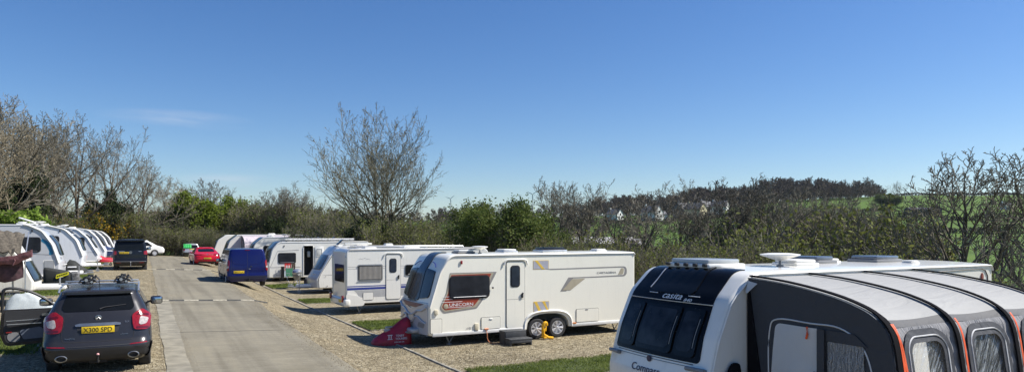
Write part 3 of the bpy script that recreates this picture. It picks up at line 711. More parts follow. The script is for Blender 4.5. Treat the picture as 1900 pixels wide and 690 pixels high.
# nearest, cut by the frame, under a folded brown canopy
A1 = Caravan('weathered white caravan at the left edge under a folded brown canopy', -3.3, 27.9, .2, 6.2,
    [(0, .5, 0), (-.02, .85, .15), (.28, 1.5, .5), (.72, 2.3, .5), (1.3, 2.62, .6)], H=2.66, W=2.25, dx=-1, rear=(.1, .1), bulge=.1, zb=.5, body=grime_paint('weathered_white', (.68, .67, .62), dirt=(.12, .1, .06), amount=1.6, rough=.5, coat=.1))
A1.npatch('front_window', rpoly([(.08, nose_t(A1, .84), .1), (2.15, nose_t(A1, .84), .1), (2.1, nose_t(A1, 1.5), .1), (.13, nose_t(A1, 1.5), .1)]), glass2, .03, .002)
bm = B(); tube(bm, [(-.5, -.01, .55), (-.52, -.01, 1.4)], .01, 4); obj('panel_joint', bm, gasket, A1.t)
A1.drawbar(1.15); A1.wheels([3.9], .32); A1.steady(.5); A1.steady(5.3)
bm = B(); box(bm, (.35, .8, .58), (1.1, .5, .14), .03); obj('step_board', bm, trimw, A1.t)
cn = thing('canopy', 'folded brown canopy with a maroon gutter cloth on the caravan at the left edge', 'canopy', (-4.4, 27.3, .2), 0)
bm = B(); nx = 40; vs = []; fs = []
for i in range(nx+1):
    x = .9-3.2*i/nx
    for k in range(9):
        f = k/8; y = -.9*f+.6; z = 2.55-.55*f**1.4-.03*math.sin(i*1.9+k)-(.06*math.sin(i*2.6) if k == 8 else 0)-.25*max(0, (x-.0))*0.6
        vs.append((x, y, z-.1*(f**3)))
    if i: fs += [((i-1)*9+k, (i-1)*9+k+1, i*9+k+1, i*9+k) for k in range(8)]
add_mesh(bm, vs, fs); thicken(bm, .05)
obj('roof_cloth', bm, mat('brown_canvas', (.10, .085, .065), .95, var=.4, scale=14, bump=.8, bscale=25), cn)
bm = B(); nx = 36; vs = []; fs = []
for i in range(nx+1):
    x = 1.25-3.4*i/nx; up = .22*max(0, (x-.6)/.65)**1.5
    for k in range(9):
        a = PI*k/8; rr = .27+.04*math.sin(i*.9+k)
        vs.append((x, -.75-.1*math.cos(a)*1.0, 1.72+up-rr*math.sin(a)*.8-.02*math.sin(i*1.7)))
    if i: fs += [((i-1)*9+k, (i-1)*9+k+1, i*9+k+1, i*9+k) for k in range(8)]
add_mesh(bm, vs, fs); thicken(bm, .04)
obj('gutter_cloth', bm, mat('maroon_canvas', (.17, .07, .075), .8, var=.35, scale=7, bump=.6, bscale=14), cn)
bm = B(); nx = 12; vs = []; fs = []
for i in range(nx+1):
    f = i/nx; x = 1.0-2.9*f
    for k in range(5):
        g = k/4; vs.append((x, -.62+.08*math.sin(i+k)+.2*g, 1.6-.25*f-g*(.30+.15*math.sin(i*.8))-.25*(1-f)*g))
    if i: fs += [((i-1)*5+k, (i-1)*5+k+1, i*5+k+1, i*5+k) for k in range(4)]
add_mesh(bm, vs, fs); thicken(bm, .03); obj('sagging_valance', bm, mat('dark_maroon_canvas', (.07, .035, .04), .85, var=.4, scale=8), cn)
for x in (1.05, -.2, -1.5):
    bm = B(); cyl(bm, (x, -.5, 0), (x, -.5, 1.75), .02, n=6); cyl(bm, (x, -.5, 1.7), (x, .3, 2.5), .018, n=6); obj('pole', bm, alu, cn)
for k in range(5):
    bm = B(); x = .8-.55*k; tube(bm, [(x, -.86, 1.7), (x+.04, -.9, 1.6), (x-.03, -.87, 1.45)], .02, 5); obj('tie_strap', bm, MATS['maroon_canvas'], cn)

# ---- near right: black fronted caravan
Cp = Caravan('nearest caravan with a gloss black front and the grey inflatable awning on its side', 6.46, 6.7, -.52, 6.98,
    [(.1, .4, 0), (.08, 1.1, .35), (.26, 1.72, .6), (.50, 2.24, .5), (.90, 2.6, .4)], H=2.6, W=2.17, rear=(.09, .1), bulge=.09, zb=.35, body=white, camber=.035)
Wc = Cp.W; t0 = nose_t(Cp, 1.42); t1 = nose_t(Cp, 2.13); te = nose_t(Cp, 2.55)
Cp.npatch('front_surround', rpoly([(.20, t0-.04, .06), (Wc-.14, t0-.04, .06), (Wc-.16, te+.28, .04), (.30, te+.28, .04)]), blackg, .012, .001, step=.06)
lo, hi = .30, Wc-.22; wd = (hi-lo)
for a, b in ((0, .235), (.265, .735), (.765, 1)):
    y0, y1 = lo+wd*a, lo+wd*b; k0 = .02*0
    pn = Cp.npatch('front_window', rpoly([(y0, t0+.02, .07), (y1, t0+.02, .07), (y1-.0, t1-.05, .05), (y0+.0, t1-.05, .05)]), glass, .022, .014, step=.06)
    Cp.npatch('window_surround', rpoly([(y0+.07, t0+.09, .06), (y1-.05, t0+.09, .06), (y1-.05, t1-.1, .04), (y0+.07, t1-.1, .04)]), mat('cabin_tint', (.018, .020, .024), .15, spec=.25, var=.6, scale=5), .004, .0365, pn, step=.06)
    bm = B(); tube(bm, [Cp.nose(y0+.045, t, .039) for t in np.linspace(t0+.15, t1-.2, 6)], .007, 4); obj('window_edge', bm, trimg, pn)
bm = B(); tube(bm, [Cp.nose(y, t1+.02, .016) for y in np.linspace(.24, Wc-.15, 14)], .007, 5); obj('front_trim_line', bm, alu, Cp.t)
Cp.npatch('sunroof', rpoly([(lo+wd*.22, t1+.14, .08), (hi-wd*.18, t1+.14, .08), (hi-wd*.22, te+.18, .05), (lo+wd*.26, te+.18, .05)]), glass, .012, .0135, step=.06)
bm = B(); tube(bm, [Cp.nose(hi-wd*.19, t, .03) for t in np.linspace(t1+.2, te+.1, 9)], .008, 5); obj('sunroof_edge', bm, alu, Cp.t)
ty = t1+.055; yc = Wc/2
text_mesh('lettering', 'casita', .19, inkw, Cp.t, None, (1, 0, 0), (0, 0, 1), .002, shear=.25, warp=lambda x, y, z: Cp.nose(yc-.02-x*1.0, ty+y*.78, .016+z))
text_mesh('lettering', '840', .085, inkw, Cp.t, None, (1, 0, 0), (0, 0, 1), .002, shear=.25, warp=lambda x, y, z: Cp.nose(yc-.36-x*1.2, ty-.02+y*.8, .016+z))
for a, b in ((yc+.32, yc+.52), (yc-.34, yc-.56)):
    bm = B(); tube(bm, [Cp.nose(a+(b-a)*k/4, ty+.07, .016) for k in range(5)], .006, 4); obj('flourish', bm, inkw, Cp.t)
text_mesh('lettering', 'Compass', .17, mat('navy_lettering', (.01, .015, .06), .4), Cp.t, None, (1, 0, 0), (0, 0, 1), .002, warp=lambda x, y, z: Cp.nose(yc+.1-x*1.02, nose_t(Cp, 1.12)+y*.9, .01+z))
bm = B(); v = Cp.nose(yc+.05, nose_t(Cp, 1.32), .012); lathe(bm, [(.045, .0), (.045, .014), (0, .016)], (0, 0, 0), 'X', 14); bmesh.ops.scale(bm, vec=(-1, 1, 1), verts=bm.verts[:]); o = obj('badge', bm, MATS['navy_lettering'], Cp.t); o.location = v
# gas locker lid: a dark joint and a second thin line
for dz, r_ in ((0, .007), (-.035, .004)):
    bm = B(); tube(bm, [Cp.nose(y, nose_t(Cp, 1.36+dz)-.0, .006) for y in np.linspace(.3, Wc-.22, 16)], r_, 4); obj('locker_joint', bm, gasket, Cp.t)
for y0, y1 in ((.06, .36), (Wc-.3, Wc-.06)):
    bm = B(); n = 5
    for k in range(n-1):
        a = Cp.nose(y0+(y1-y0)*k/(n-1), nose_t(Cp, 1.28), .035); b = Cp.nose(y0+(y1-y0)*(k+1)/(n-1), nose_t(Cp, 1.28), .035)
    cyl(bm, Cp.nose(y0, nose_t(Cp, 1.3), .05), Cp.nose(y1, nose_t(Cp, 1.3), .06), .03, n=8)
    for yy in (y0+.02, y1-.02): cyl(bm, Cp.nose(yy, nose_t(Cp, 1.3), -.01), Cp.nose(yy, nose_t(Cp, 1.3), .05), .03, n=8)
    obj('grab_handle', bm, trimg, Cp.t)
Cp.awning_rail(r=.016); Cp.wheels([3.9], .33); Cp.steady(.8); Cp.steady(5.9); Cp.drawbar(1.2)
# roof furniture
r1 = Cp.rooflight(1.25, 1.25, .75, .95, .12, trimw, mat('clear_plastic_lid', (.4, .42, .42), .2, coat=.7))
bm = B()
for y in (.85, 1.05, 1.25, 1.45, 1.65): box(bm, (.86, y, 2.67), (.05, .07, .05), .01)
obj('roof_clips', bm, blackp, r1)
Cp.dish(2.35, .75, .3, .15); Cp.rooflight(2.95, .95, .55, .5, .09, trimw, trimw); Cp.rooflight(3.9, 1.45, .5, .8, .12, trimg, mat('smoked_lid', (.12, .14, .17), .15, coat=.8)); Cp.rooflight(5.4, 1.2, .75, .6, .11, trimg, MATS['smoked_lid']); Cp.rooflight(5.55, .62, .25, .2, .05); Cp.rooflight(4.6, 1.6, .35, .35, .07)
# raised panel on the visible rear side wall with the red maker's disc
bm = B(); tube(bm, [(4.9, -.008, 2.50), (6.6, -.008, 2.53), (6.72, -.008, 2.50), (6.8, -.008, 2.4), (6.82, -.008, 2.1)], .008, 4); obj('side_crease', bm, gasket, Cp.t)
bm = B(); lathe(bm, [(0, -.02), (.045, -.018), (.045, 0)], (0, 0, 0), 'Y', 16); bmesh.ops.scale(bm, vec=(.75, 1, 1.6), verts=bm.verts[:]); o = obj('maker_disc', bm, mat('brown_red_disc', (.25, .07, .05), .4, var=.4, scale=60), Cp.t); o.location = (6.62, 0, 2.38)

# ---- inflatable awning on its near side
def crinkle_mat(name, c, rough=.7, s=5., st=.5, transl=0., stretch=(1, 1, 1)):
    m = bpy.data.materials.new(name); n, l = nodes_of(m); b = n['Principled BSDF']
    b.inputs['Base Color'].default_value = (*c, 1); b.inputs['Roughness'].default_value = rough
    tc = n.new('ShaderNodeTexCoord'); mp = n.new('ShaderNodeMapping'); mp.inputs['Scale'].default_value = stretch; l.new(tc.outputs['Object'], mp.inputs['Vector'])
    a = n.new('ShaderNodeTexNoise'); a.inputs['Scale'].default_value = s; a.inputs['Detail'].default_value = 6; a.inputs['Distortion'].default_value = 1.2
    l.new(mp.outputs['Vector'], a.inputs['Vector'])
    bp = n.new('ShaderNodeBump'); bp.inputs['Strength'].default_value = st; bp.inputs['Distance'].default_value = .05
    l.new(a.outputs['Fac'], bp.inputs['Height']); l.new(bp.outputs['Normal'], b.inputs['Normal'])
    mx = n.new('ShaderNodeMix'); mx.data_type = 'RGBA'; mx.inputs['A'].default_value = (*[v*.9 for v in c], 1); mx.inputs['B'].default_value = (*[min(1, v*1.08) for v in c], 1)
    l.new(a.outputs['Fac'], mx.inputs['Factor']); l.new(mx.outputs['Result'], b.inputs['Base Color'])
    if transl:
        tr = n.new('ShaderNodeBsdfTranslucent'); tr.inputs['Color'].default_value = (*c, 1); ms = n.new('ShaderNodeMixShader'); ms.inputs['Fac'].default_value = transl
        l.new(b.outputs[0], ms.inputs[1]); l.new(tr.outputs[0], ms.inputs[2]); l.new(ms.outputs[0], n['Material Output'].inputs['Surface'])
    MATS[name] = m; return m
roof_cl = crinkle_mat('awning_roof_cloth', (.36, .36, .35), .75, 3., .5, .12, (.4, 2, 1))
char_cl = crinkle_mat('awning_charcoal_cloth', (.038, .041, .050), .7, 4., .4)
grey_cl = crinkle_mat('awning_grey_cloth', (.20, .20, .21), .75, 5., .9, stretch=(3, .6, .6))
pale_cl = crinkle_mat('awning_pale_curtain', (.84, .84, .84), .8, 3., .5, .45)
crin_cl = crinkle_mat('awning_crinkled_curtain', (.62, .62, .62), .6, 14., 1.5, .4, (3, 3, 1))
blk_cl = mat('black_webbing', (.010, .010, .012), .95, spec=.08)
org_cl = mat('orange_webbing', (.75, .10, .02), .6)
film = bpy.data.materials.new('clear_window_film'); n, l = nodes_of(film); b = n['Principled BSDF']
b.inputs['Base Color'].default_value = (.75, .8, .85, 1); b.inputs['Roughness'].default_value = .12; b.inputs['Alpha'].default_value = .42; b.inputs['Coat Weight'].default_value = 1.
tc = n.new('ShaderNodeTexCoord'); mp = n.new('ShaderNodeMapping'); mp.vector_type = 'TEXTURE'; mp.inputs['Rotation'].default_value = (0, R(-52), 0); mp.inputs['Scale'].default_value = (1.2, 1, .09)
wv = n.new('ShaderNodeTexNoise'); wv.inputs['Scale'].default_value = 2.6; wv.inputs['Detail'].default_value = 5; wv.inputs['Distortion'].default_value = 2.
l.new(tc.outputs['Object'], mp.inputs['Vector']); l.new(mp.outputs['Vector'], wv.inputs['Vector'])
bp = n.new('ShaderNodeBump'); bp.inputs['Strength'].default_value = 1.; bp.inputs['Distance'].default_value = .06; l.new(wv.outputs['Fac'], bp.inputs['Height']); l.new(bp.outputs['Normal'], b.inputs['Normal'])
rm = n.new('ShaderNodeMapRange'); rm.inputs['From Min'].default_value = .42; rm.inputs['From Max'].default_value = .66; rm.inputs['To Min'].default_value = .08; rm.inputs['To Max'].default_value = .55
l.new(wv.outputs['Fac'], rm.inputs['Value']); l.new(rm.outputs['Result'], b.inputs['Alpha'])  # streaky alpha paints pale slanting reflections into the film

AX, AY, AZ = 7.28, 6.68, -.52
aw = thing('awning', 'big grey inflatable awning with black straps and orange tapes on the nearest caravan', 'awning', (AX, AY, AZ), 0)
prof0 = smooth_path([(0, 2.54), (-.55, 2.50), (-1.1, 2.42), (-1.5, 2.33), (-1.82, 2.2), (-2.0, 2.0), (-2.08, 1.6), (-2.14, 1.1), (-2.22, .5), (-2.28, .02)], 5)
Sx = [0, 1.25, 2.5, 3.75]
def aw_pt(x, t, off=0., sagk=1.):
    """point on the awning skin: x along the caravan, t in 0..1 along the profile"""
    n = len(prof0)-1; k = min(int(t*n), n-1); f = t*n-k
    p = prof0[k].lerp(prof0[k+1], f); d = (prof0[k+1]-prof0[k]).normalized(); nr = Vector((-d.y, d.x)); nr = nr if nr.y > 0 or nr.x < 0 else -nr
    if nr.x > .2: nr = -nr
    j = max(i for i in range(len(Sx)) if Sx[i] <= x+1e-6) if x >= 0 else 0
    s_ = 0
    if j < len(Sx)-1: u = (x-Sx[j])/(Sx[j+1]-Sx[j]); s_ = 4*u*(1-u)
    sag = .045*s_*math.sin(PI*min(1, t*1.25))*sagk
    q = p-nr*sag+nr*off
    return (x, q.x, q.y)
def arc_t(y=None, z=None):
    for k in range(len(prof0)-1):
        a, b = prof0[k], prof0[k+1]
        if y is not None and a.x >= y >= b.x: return (k+(a.x-y)/(a.x-b.x))/(len(prof0)-1)
        if z is not None and a.y >= z >= b.y: return (k+(a.y-z)/(a.y-b.y))/(len(prof0)-1)
    return 1.
tb = arc_t(z=2.17); tc_ = arc_t(z=2.085)
def skin(name, x0, x1, ta, tb_, m, nx=60, nt=24, off=0., th=.006, parent=None):
    vs = []; fs = []
    for i in range(nx+1):
        for k in range(nt+1): vs.append(aw_pt(x0+(x1-x0)*i/nx, ta+(tb_-ta)*k/nt, off))
    for i in range(nx):
        for k in range(nt): a = i*(nt+1)+k; fs.append((a, a+1, a+nt+2, a+nt+1))
    bm = B(); add_mesh(bm, vs, fs); thicken(bm, th); return obj(name, bm, m, parent or aw, angle=60)
skin('roof_panel', -.02, 3.8, 0, tb, roof_cl)
skin('edge_band', -.02, 3.8, tb, tc_, char_cl, nt=4)
# front wall, with real openings for its film windows
def wall_bay(xa, xb):
    nx, nt = 36, 44; vs = []; fs = []; z0, z1 = .55, 1.985
    ww = [[None]*(nt+1) for _ in range(nx+1)]
    zs = np.linspace(2.085, .02, nt+1); xs = np.linspace(xa, xb, nx+1)
    wl, wr = xa+.26, xb-.2
    def inside(x, z):
        top = z1; r = .22
        if not (wl < x < wr and z0 < z < top): return False
        for cx in (wl+r, wr-r):
            if (x-cx)*(1 if cx > (wl+wr)/2 else -1) > 0 and z > top-r and math.hypot(x-cx, z-(top-r)) > r: return False
        return True
    for i, x in enumerate(xs):
        for k, z in enumerate(zs):
            rip = .010*math.sin(x*38+z*9)*max(0, 1-abs(x-xa)/.3)+.007*math.sin(z*26+x*5)
            vs.append(aw_pt(float(x), arc_t(z=float(z)), rip))
    for i in range(nx):
        for k in range(nt):
            xm = (xs[i]+xs[i+1])/2; zm = (zs[k]+zs[k+1])/2
            a = i*(nt+1)+k
            if not inside(xm, zm): fs.append((a, a+1, a+nt+2, a+nt+1))
    bm = B(); add_mesh(bm, vs, fs)
    bmesh.ops.delete(bm, geom=[v for v in bm.verts if not v.link_faces], context='VERTS')
    thicken(bm, .005)
    wp = obj('front_wall', bm, grey_cl, aw, angle=60)
    # film a little behind, dark hem and pale piping round it
    hem = []; r = .22; pad = 0.02
    def loop(pd):
        L_ = rpoly([(wl-pd, z0-pd, .08), (wr+pd, z0-pd, .08), (wr+pd, z1+pd, r+pd), (wl-pd, z1+pd, r+pd)], 7); return L_
    def ring(name, p0, p1, off, m):
        a = loop(p0); b = loop(p1); vs = []; n = len(a)
        for P_ in (a, b):
            for (x, z) in P_: vs.append(aw_pt(x, arc_t(z=z), off))
        bm = B(); add_mesh(bm, vs, [(i, (i+1) % n, n+(i+1) % n, n+i) for i in range(n)]); thicken(bm, .006); return obj(name, bm, m, wp)
    ring('window_hem', -.09, .06, .016, char_cl)
    pts = [aw_pt(x, arc_t(z=z), .024) for x, z in loop(-.02)]; bm = B(); tube(bm, pts+[pts[0]], .009, 5); obj('window_piping', bm, mat('pale_piping', (.6, .6, .6), .5), wp)
    vs = []; fs = []; n1 = 16
    for i in range(n1+1):
        for k in range(n1+1):
            x = wl-.03+(wr-wl+.06)*i/n1; z = z1+.03-(z1-z0+.06)*k/n1
            vs.append(aw_pt(x, arc_t(z=z), -.015+.006*math.sin(i*1.3+k*.9)))
    for i in range(n1):
        for k in range(n1): a = i*(n1+1)+k; fs.append((a, a+1, a+n1+2, a+n1+1))
    bm = B(); add_mesh(bm, vs, fs); obj('film_window', bm, film, wp)
for a, b in zip(Sx, Sx[1:]): wall_bay(a+.0, b)
# straps over the beams, with orange tapes on the wall
for j, x in enumerate(Sx[:]):
    bm = B(); n = 40; vs = []; fs = []
    hw = .028 if j else .035
    for k in range(n+1):
        t = k/n*1.0; w_ = hw*(1+.35*(t > tb))
        for s_ in (-1, 1): vs.append(aw_pt(x+s_*w_+(.05 if j == 0 else 0), t, .014, 0))
        if k: fs.append((2*k-2, 2*k-1, 2*k+1, 2*k))
    add_mesh(bm, vs, fs); thicken(bm, .02); obj('beam_strap', bm, blk_cl, aw)
    for q, (xa, xb) in enumerate(((.05, .05), (.03, .22))):
        if q and j not in (0,): continue
        bm = B(); vs = []; fs = []; n = 20; ta = arc_t(z=2.10)
        for k in range(n+1):
            f = k/n; t = ta+(1-ta)*f*(.98)
            for s_ in (-1, 1): vs.append(aw_pt(x+(.06 if j == 0 else .03)+xa+(xb-xa)*f+s_*.017, t, .034, 0))
            if k: fs.append((2*k-2, 2*k-1, 2*k+1, 2*k))
        add_mesh(bm, vs, fs); thicken(bm, .004); obj('orange_tape', bm, org_cl, aw)
# side wall facing the road, with the rolled doorway
sidefn = lambda a, b, o: (-o, a, b)
outer = [(p.x, p.y) for p in prof0]+[(-.35, .02), (-.22, 1.2), (-.03, 2.45)]
hole = rpoly([(-.42, .1), (-.36, 1.2, .1), (-.42, 1.98, .1), (-1.45, 2.0, .3), (-1.86, 1.55, .4), (-1.92, .1)], 8)
bm = B(); patch(bm, outer, sidefn, .012, 0., .15); sidew = obj('side_wall', bm, char_cl, aw)
bm = B(); patch(bm, outer, lambda a, b, o: (3.78+o, a, b), .012, 0., .3); obj('side_wall', bm, grey_cl, aw)
# door zone: zip line, two curtained panels and dark bars between them
bm = B(); tube(bm, [(-.016, a, b) for a, b in smooth_path([(-.44, .05), (-.36, 1.2), (-.37, 1.85), (-.5, 2.03), (-1.0, 2.03), (-1.4, 2.02), (-1.68, 1.85), (-1.82, 1.5), (-1.88, .9), (-1.9, .05)], 5)], .010, 5); obj('zip', bm, MATS['pale_piping'], sidew)
def cloth_panel(name, poly, m, base, amp, fx, fz):
    bm = B(); patch(bm, poly, lambda a, b, o: (-(o+amp*(math.sin(a*fx+b*2)+.6*math.sin(b*fz+a*5))), a, b), .004, base, .04); return obj(name, bm, m, sidew)
cloth_panel('pale_curtain', rpoly([(-.46, .1), (-.4, 1.3, .1), (-.48, 1.98, .08), (-1.12, 1.98, .02), (-1.16, .1)]), pale_cl, .03, .012, 9, 6)
cloth_panel('crinkled_curtain', rrect(-1.72, .1, -1.24, 1.84, .02), crin_cl, .022, .005, 60, 25)
bm = B(); prism(bm, [(-1.12, .1), (-1.22, .1), (-1.22, 1.98), (-1.12, 1.98)], sidefn, .01, .05); obj('door_bar', bm, char_cl, sidew)
bm = B(); prism(bm, [(-1.22, 1.84), (-1.76, 1.84), (-1.6, 1.97), (-1.22, 1.98)], sidefn, .01, .02); obj('door_bar', bm, char_cl, sidew)
bm = B(); tube(bm, [(-.06, -.98, 1.99), (-.065, -.99, 1.9), (-.06, -.97, 1.84)], .014, 5); obj('orange_toggle', bm, org_cl, sidew)
bm = B(); tube(bm, [(-.07, -1.06, 1.42), (-.08, -1.1, 1.46), (-.07, -1.08, 1.36), (-.07, -1.04, 1.3)], .008, 5); obj('curtain_hook', bm, blackp, sidew)
# rear pad between awning and caravan wall and the pale filler flap
bm = B(); vs = [(-.02, -.02, .02), (-.05, -.3, .02), (-.04, -.24, 1.1), (-.02, -.05, 2.44), (-.02, .0, 2.44)]
prism(bm, [(-.01, .05), (-.36, .05), (-.24, 1.2), (-.03, 2.44), (-.005, 2.44)], sidefn, .05, -.02); obj('wall_pad', bm, blk_cl, aw)
bm = B(); add_mesh(bm, [(-.03, -.02, 2.5), (-.09, -.03, 2.36), (-.08, -.04, 2.33), (-.02, -.17, 2.47)], [(0, 1, 2, 3)]); thicken(bm, .006); obj('filler_flap', bm, pale_cl, aw)
bm = B(); patch(bm, rpoly([(-.25, .05), (-.03, .05), (-.05, 1.0, .1), (-.12, 1.55, .1), (-.28, 1.2, .2)]), lambda a, b, o: (a*1.6-.05, -o-.02, b), .03, 0, .1); obj('black_flap', bm, blk_cl, aw)
# ------------------------------------------------------------------ vehicles
# local frame: x across, y forward from the rear bumper (0) to the front (L), z up
def paint(name, c, rough=.25, metal=.0, flake=0.):
    m = grime_paint(name, c, dirt=(.16, .15, .12), amount=.2, rough=rough, coat=.3)
    m.node_tree.nodes['Principled BSDF'].inputs['Metallic'].default_value = metal
    m.node_tree.nodes['Principled BSDF'].inputs['Specular IOR Level'].default_value = .35
    return m
class Car:
    def __init__(s, label, cat, loc, rz, rows, m, zt, name='parked_car', group='vehicles parked along the site road', arches=(), roof_r=.12, tyre=.33, under=.2, floor=None, front_hw=1.):
        s.t = thing(name, label, cat, loc, rz, group)
        rows = sorted(rows); Z = np.array([r[0] for r in rows]); K = np.array([r[1:] for r in rows], float)
        s.zs = np.linspace(Z[0], Z[-1], 160); s.v = np.stack([np.interp(s.zs, Z, K[:, j]) for j in range(K.shape[1])], 1)
        k = np.hanning(9); k /= k.sum()
        s.v = np.stack([np.convolve(np.pad(s.v[:, j], 4, mode='edge'), k, mode='valid') for j in range(s.v.shape[1])], 1)
        s.zt = zt; bm = B(); rings = []
        NB, NC, NS = 10, 5, 20
        zz = [z for z in np.linspace(Z[0], Z[-1], 46)]
        def ring(z, sh=0., zo=None):
            a0, a1, hw, r, b0, b1 = s.at(z); hw -= sh; a0 += sh; a1 -= sh; r = max(.03, min(r, hw*.6)); pts = []
            hf = hw*front_hw
            for i in range(NB+1): x = -(hw-r)+2*(hw-r)*i/NB; pts.append((x, a0-b0*(1-(x/hw)**2)*1.0))
            for i in range(1, NC): t = PI/2*i/NC; pts.append((hw-r+r*math.sin(t), a0-b0*(1-((hw-r)/hw)**2)*(1-i/NC)+r*(1-math.cos(t))))
            for i in range(NS+1): pts.append((hw, a0+r+(a1-a0-2*r)*i/NS))
            for i in range(1, NC): t = PI/2*i/NC; pts.append((hw-r+r*math.cos(t), a1-r+r*math.sin(t)+b1*(1-((hw-r)/hw)**2)*(i/NC)))
            for i in range(NB+1): x = (hw-r)-2*(hw-r)*i/NB; pts.append((x, a1+b1*(1-(x/hw)**2)))
            for i in range(1, NC): t = PI/2*i/NC; pts.append((-(hw-r)-r*math.sin(t), a1-r+r*math.cos(t)+b1*(1-((hw-r)/hw)**2)*(1-i/NC)))
            for i in range(NS+1): pts.append((-hw, a1-r-(a1-a0-2*r)*i/NS))
            for i in range(1, NC): t = PI/2*i/NC; pts.append((-(hw-r)-r*math.cos(t), a0+r-r*math.sin(t)-b0*(1-((hw-r)/hw)**2)*(i/NC)))
            return [bm.verts.new((x, y, z if zo is None else zo)) for x, y in pts]
        rings = [ring(z) for z in zz]
        zl = Z[-1]
        for k in range(1, 6): f = PI/2*k/5; rings.append(ring(zl, roof_r*(1-math.cos(f)), zl+(zt-zl)*.75*math.sin(f)))
        for q, dz in ((.25, .85), (.5, .95), (.75, 1.)): rings.append(ring(zl, roof_r+q*(K[-1, 2]-roof_r)*.98, zl+(zt-zl)*dz))
        for a, b in zip(rings, rings[1:]):
            n = len(a)
            for i in range(n): bm.faces.new((a[i], a[(i+1) % n], b[(i+1) % n], b[i]))
        bm.faces.new(rings[0]); bm.faces.new(rings[-1])
        s.body = obj('body', bm, m, s.t, angle=40)
        L = K[:, 1].max()
        if arches:
            cs = []
            for y, r in arches:
                for sx in (-1, 1):
                    c = B(); cyl(c, (sx*.45, y, tyre*1.0), (sx*1.5, y, tyre*1.0), r, n=28); cs.append(c)
            cut(s.body, cs)
    def at(s, z):
        return [float(np.interp(z, s.zs, s.v[:, j])) for j in range(6)]
    def rear(s, x, z, o):
        a0, a1, hw, r, b0, b1 = s.at(z); r = max(.03, min(r, hw*.6)); ax = min(abs(x), hw-.004)
        e = hw-r
        if ax <= e: return (x, a0-b0*(1-(ax/hw)**2)-o, z)
        t = math.asin(min(1, (ax-e)/r)); y = a0-b0*(1-(e/hw)**2)*(1-t/(PI/2))+r*(1-math.cos(t))
        return (math.copysign(ax+o*math.sin(t), x), y-o*math.cos(t), z)
    def sidef(s, sx):
        def f(a, z, o): return (sx*(s.at(z)[2]+o), a, z)
        return f
    def rpatch(s, name, poly, m, th=.006, base=0., parent=None, step=.06):
        bm = B(); patch(bm, poly, s.rear, th, base, step); return obj(name, bm, m, parent or s.t, angle=45)
    def spatch(s, name, poly, m, sx, th=.006, base=0., parent=None, step=.15):
        bm = B(); patch(bm, poly, s.sidef(sx), th, base, step); return obj(name, bm, m, parent or s.t, angle=45)
    def wheels(s, ys, r, w, track, spokes=7, m=None):
        for y in ys:
            for sx in (-1, 1): wheel(s.t, (sx*(track/2), y, r), r, w, sx, 'X', spokes, .66, m)
        bm = B(); box(bm, (0, (ys[0]+ys[1])/2, r+.02), (track-.35, ys[1]-ys[0]+1.0, .16)); obj('underbody', bm, dark, s.t)
    def mirror(s, x, y, z, sx, sc_=1., m=None):
        bm = B(); box(bm, (sx*(x+.12*sc_), y, z), (.2*sc_, .1*sc_, .15*sc_), .04*sc_, seg=3); cyl(bm, (sx*(x-.06), y, z-.04), (sx*(x+.06), y, z-.02), .025, n=6)
        o = obj('wing_mirror', bm, m or blackp, s.t)
        bm = B(); box(bm, (sx*(x+.125*sc_), y-.052*sc_, z), (.155*sc_, .01, .11*sc_), .004); obj('mirror_glass', bm, mat('mirror', (.5, .52, .55), .06, metal=1.), o)
    def plate(s, txt, z, w=.52, h=.115, x=0., mset=.02):
        f = s.rear(x, z, mset); bm = B(); box(bm, (x, f[1], z), (w, .012, h), .004); p = obj('number_plate', bm, yellow, s.t)
        if txt: text_mesh('lettering', txt, h*.98, inkm, p, (x, f[1]-.008, z-h*.34), (1, 0, 0), (0, 0, 1), .001, sx=.92)
        return p
# -- dark grey SUV in the left foreground
K = Car('dark grey car in the left foreground with its front door open', 'car', (-.76, 15.2, -.09), 0,
  [(.28, .16, 4.25, .78, .18, .1, .1), (.36, .06, 4.32, .86, .2, .1, .12), (.55, .0, 4.38, .905, .22, .1, .14), (.62, .03, 4.38, .91, .22, .1, .14), (.70, .08, 4.37, .91, .22, .09, .14), (.80, .1, 4.33, .905, .24, .09, .13), (.93, .13, 4.25, .895, .25, .09, .12),
   (1.05, .17, 3.75, .885, .25, .09, .1), (1.12, .20, 3.3, .87, .24, .09, .1), (1.2, .24, 3.1, .83, .22, .09, .1), (1.4, .36, 2.75, .74, .2, .08, .08), (1.55, .46, 2.45, .66, .18, .07, .06)],
  paint('dark_grey_paint', (.034, .034, .039), .25, .35), 1.64, arches=[(.86, .4), (3.5, .4)], tyre=.345)
K.wheels([.86, 3.5], .345, .225, 1.56)
wdw = K.rpatch('rear_window', rpoly([(-.62, 1.235, .07), (.62, 1.235, .07), (.53, 1.56, .06), (-.53, 1.56, .06)]), glass, .008, .002)
K.rpatch('rear_spoiler', rpoly([(-.56, 1.545, .02), (.56, 1.545, .02), (.53, 1.59, .03), (-.53, 1.59, .03)]), MATS['dark_grey_paint'], .07, .0)
bm = B(); tube(bm, [K.rear(.02, 1.27, .03), K.rear(.1, 1.30, .03), K.rear(.46, 1.335, .02)], [.014, .009, .006], 5); obj('rear_wiper', bm, blackp, wdw)
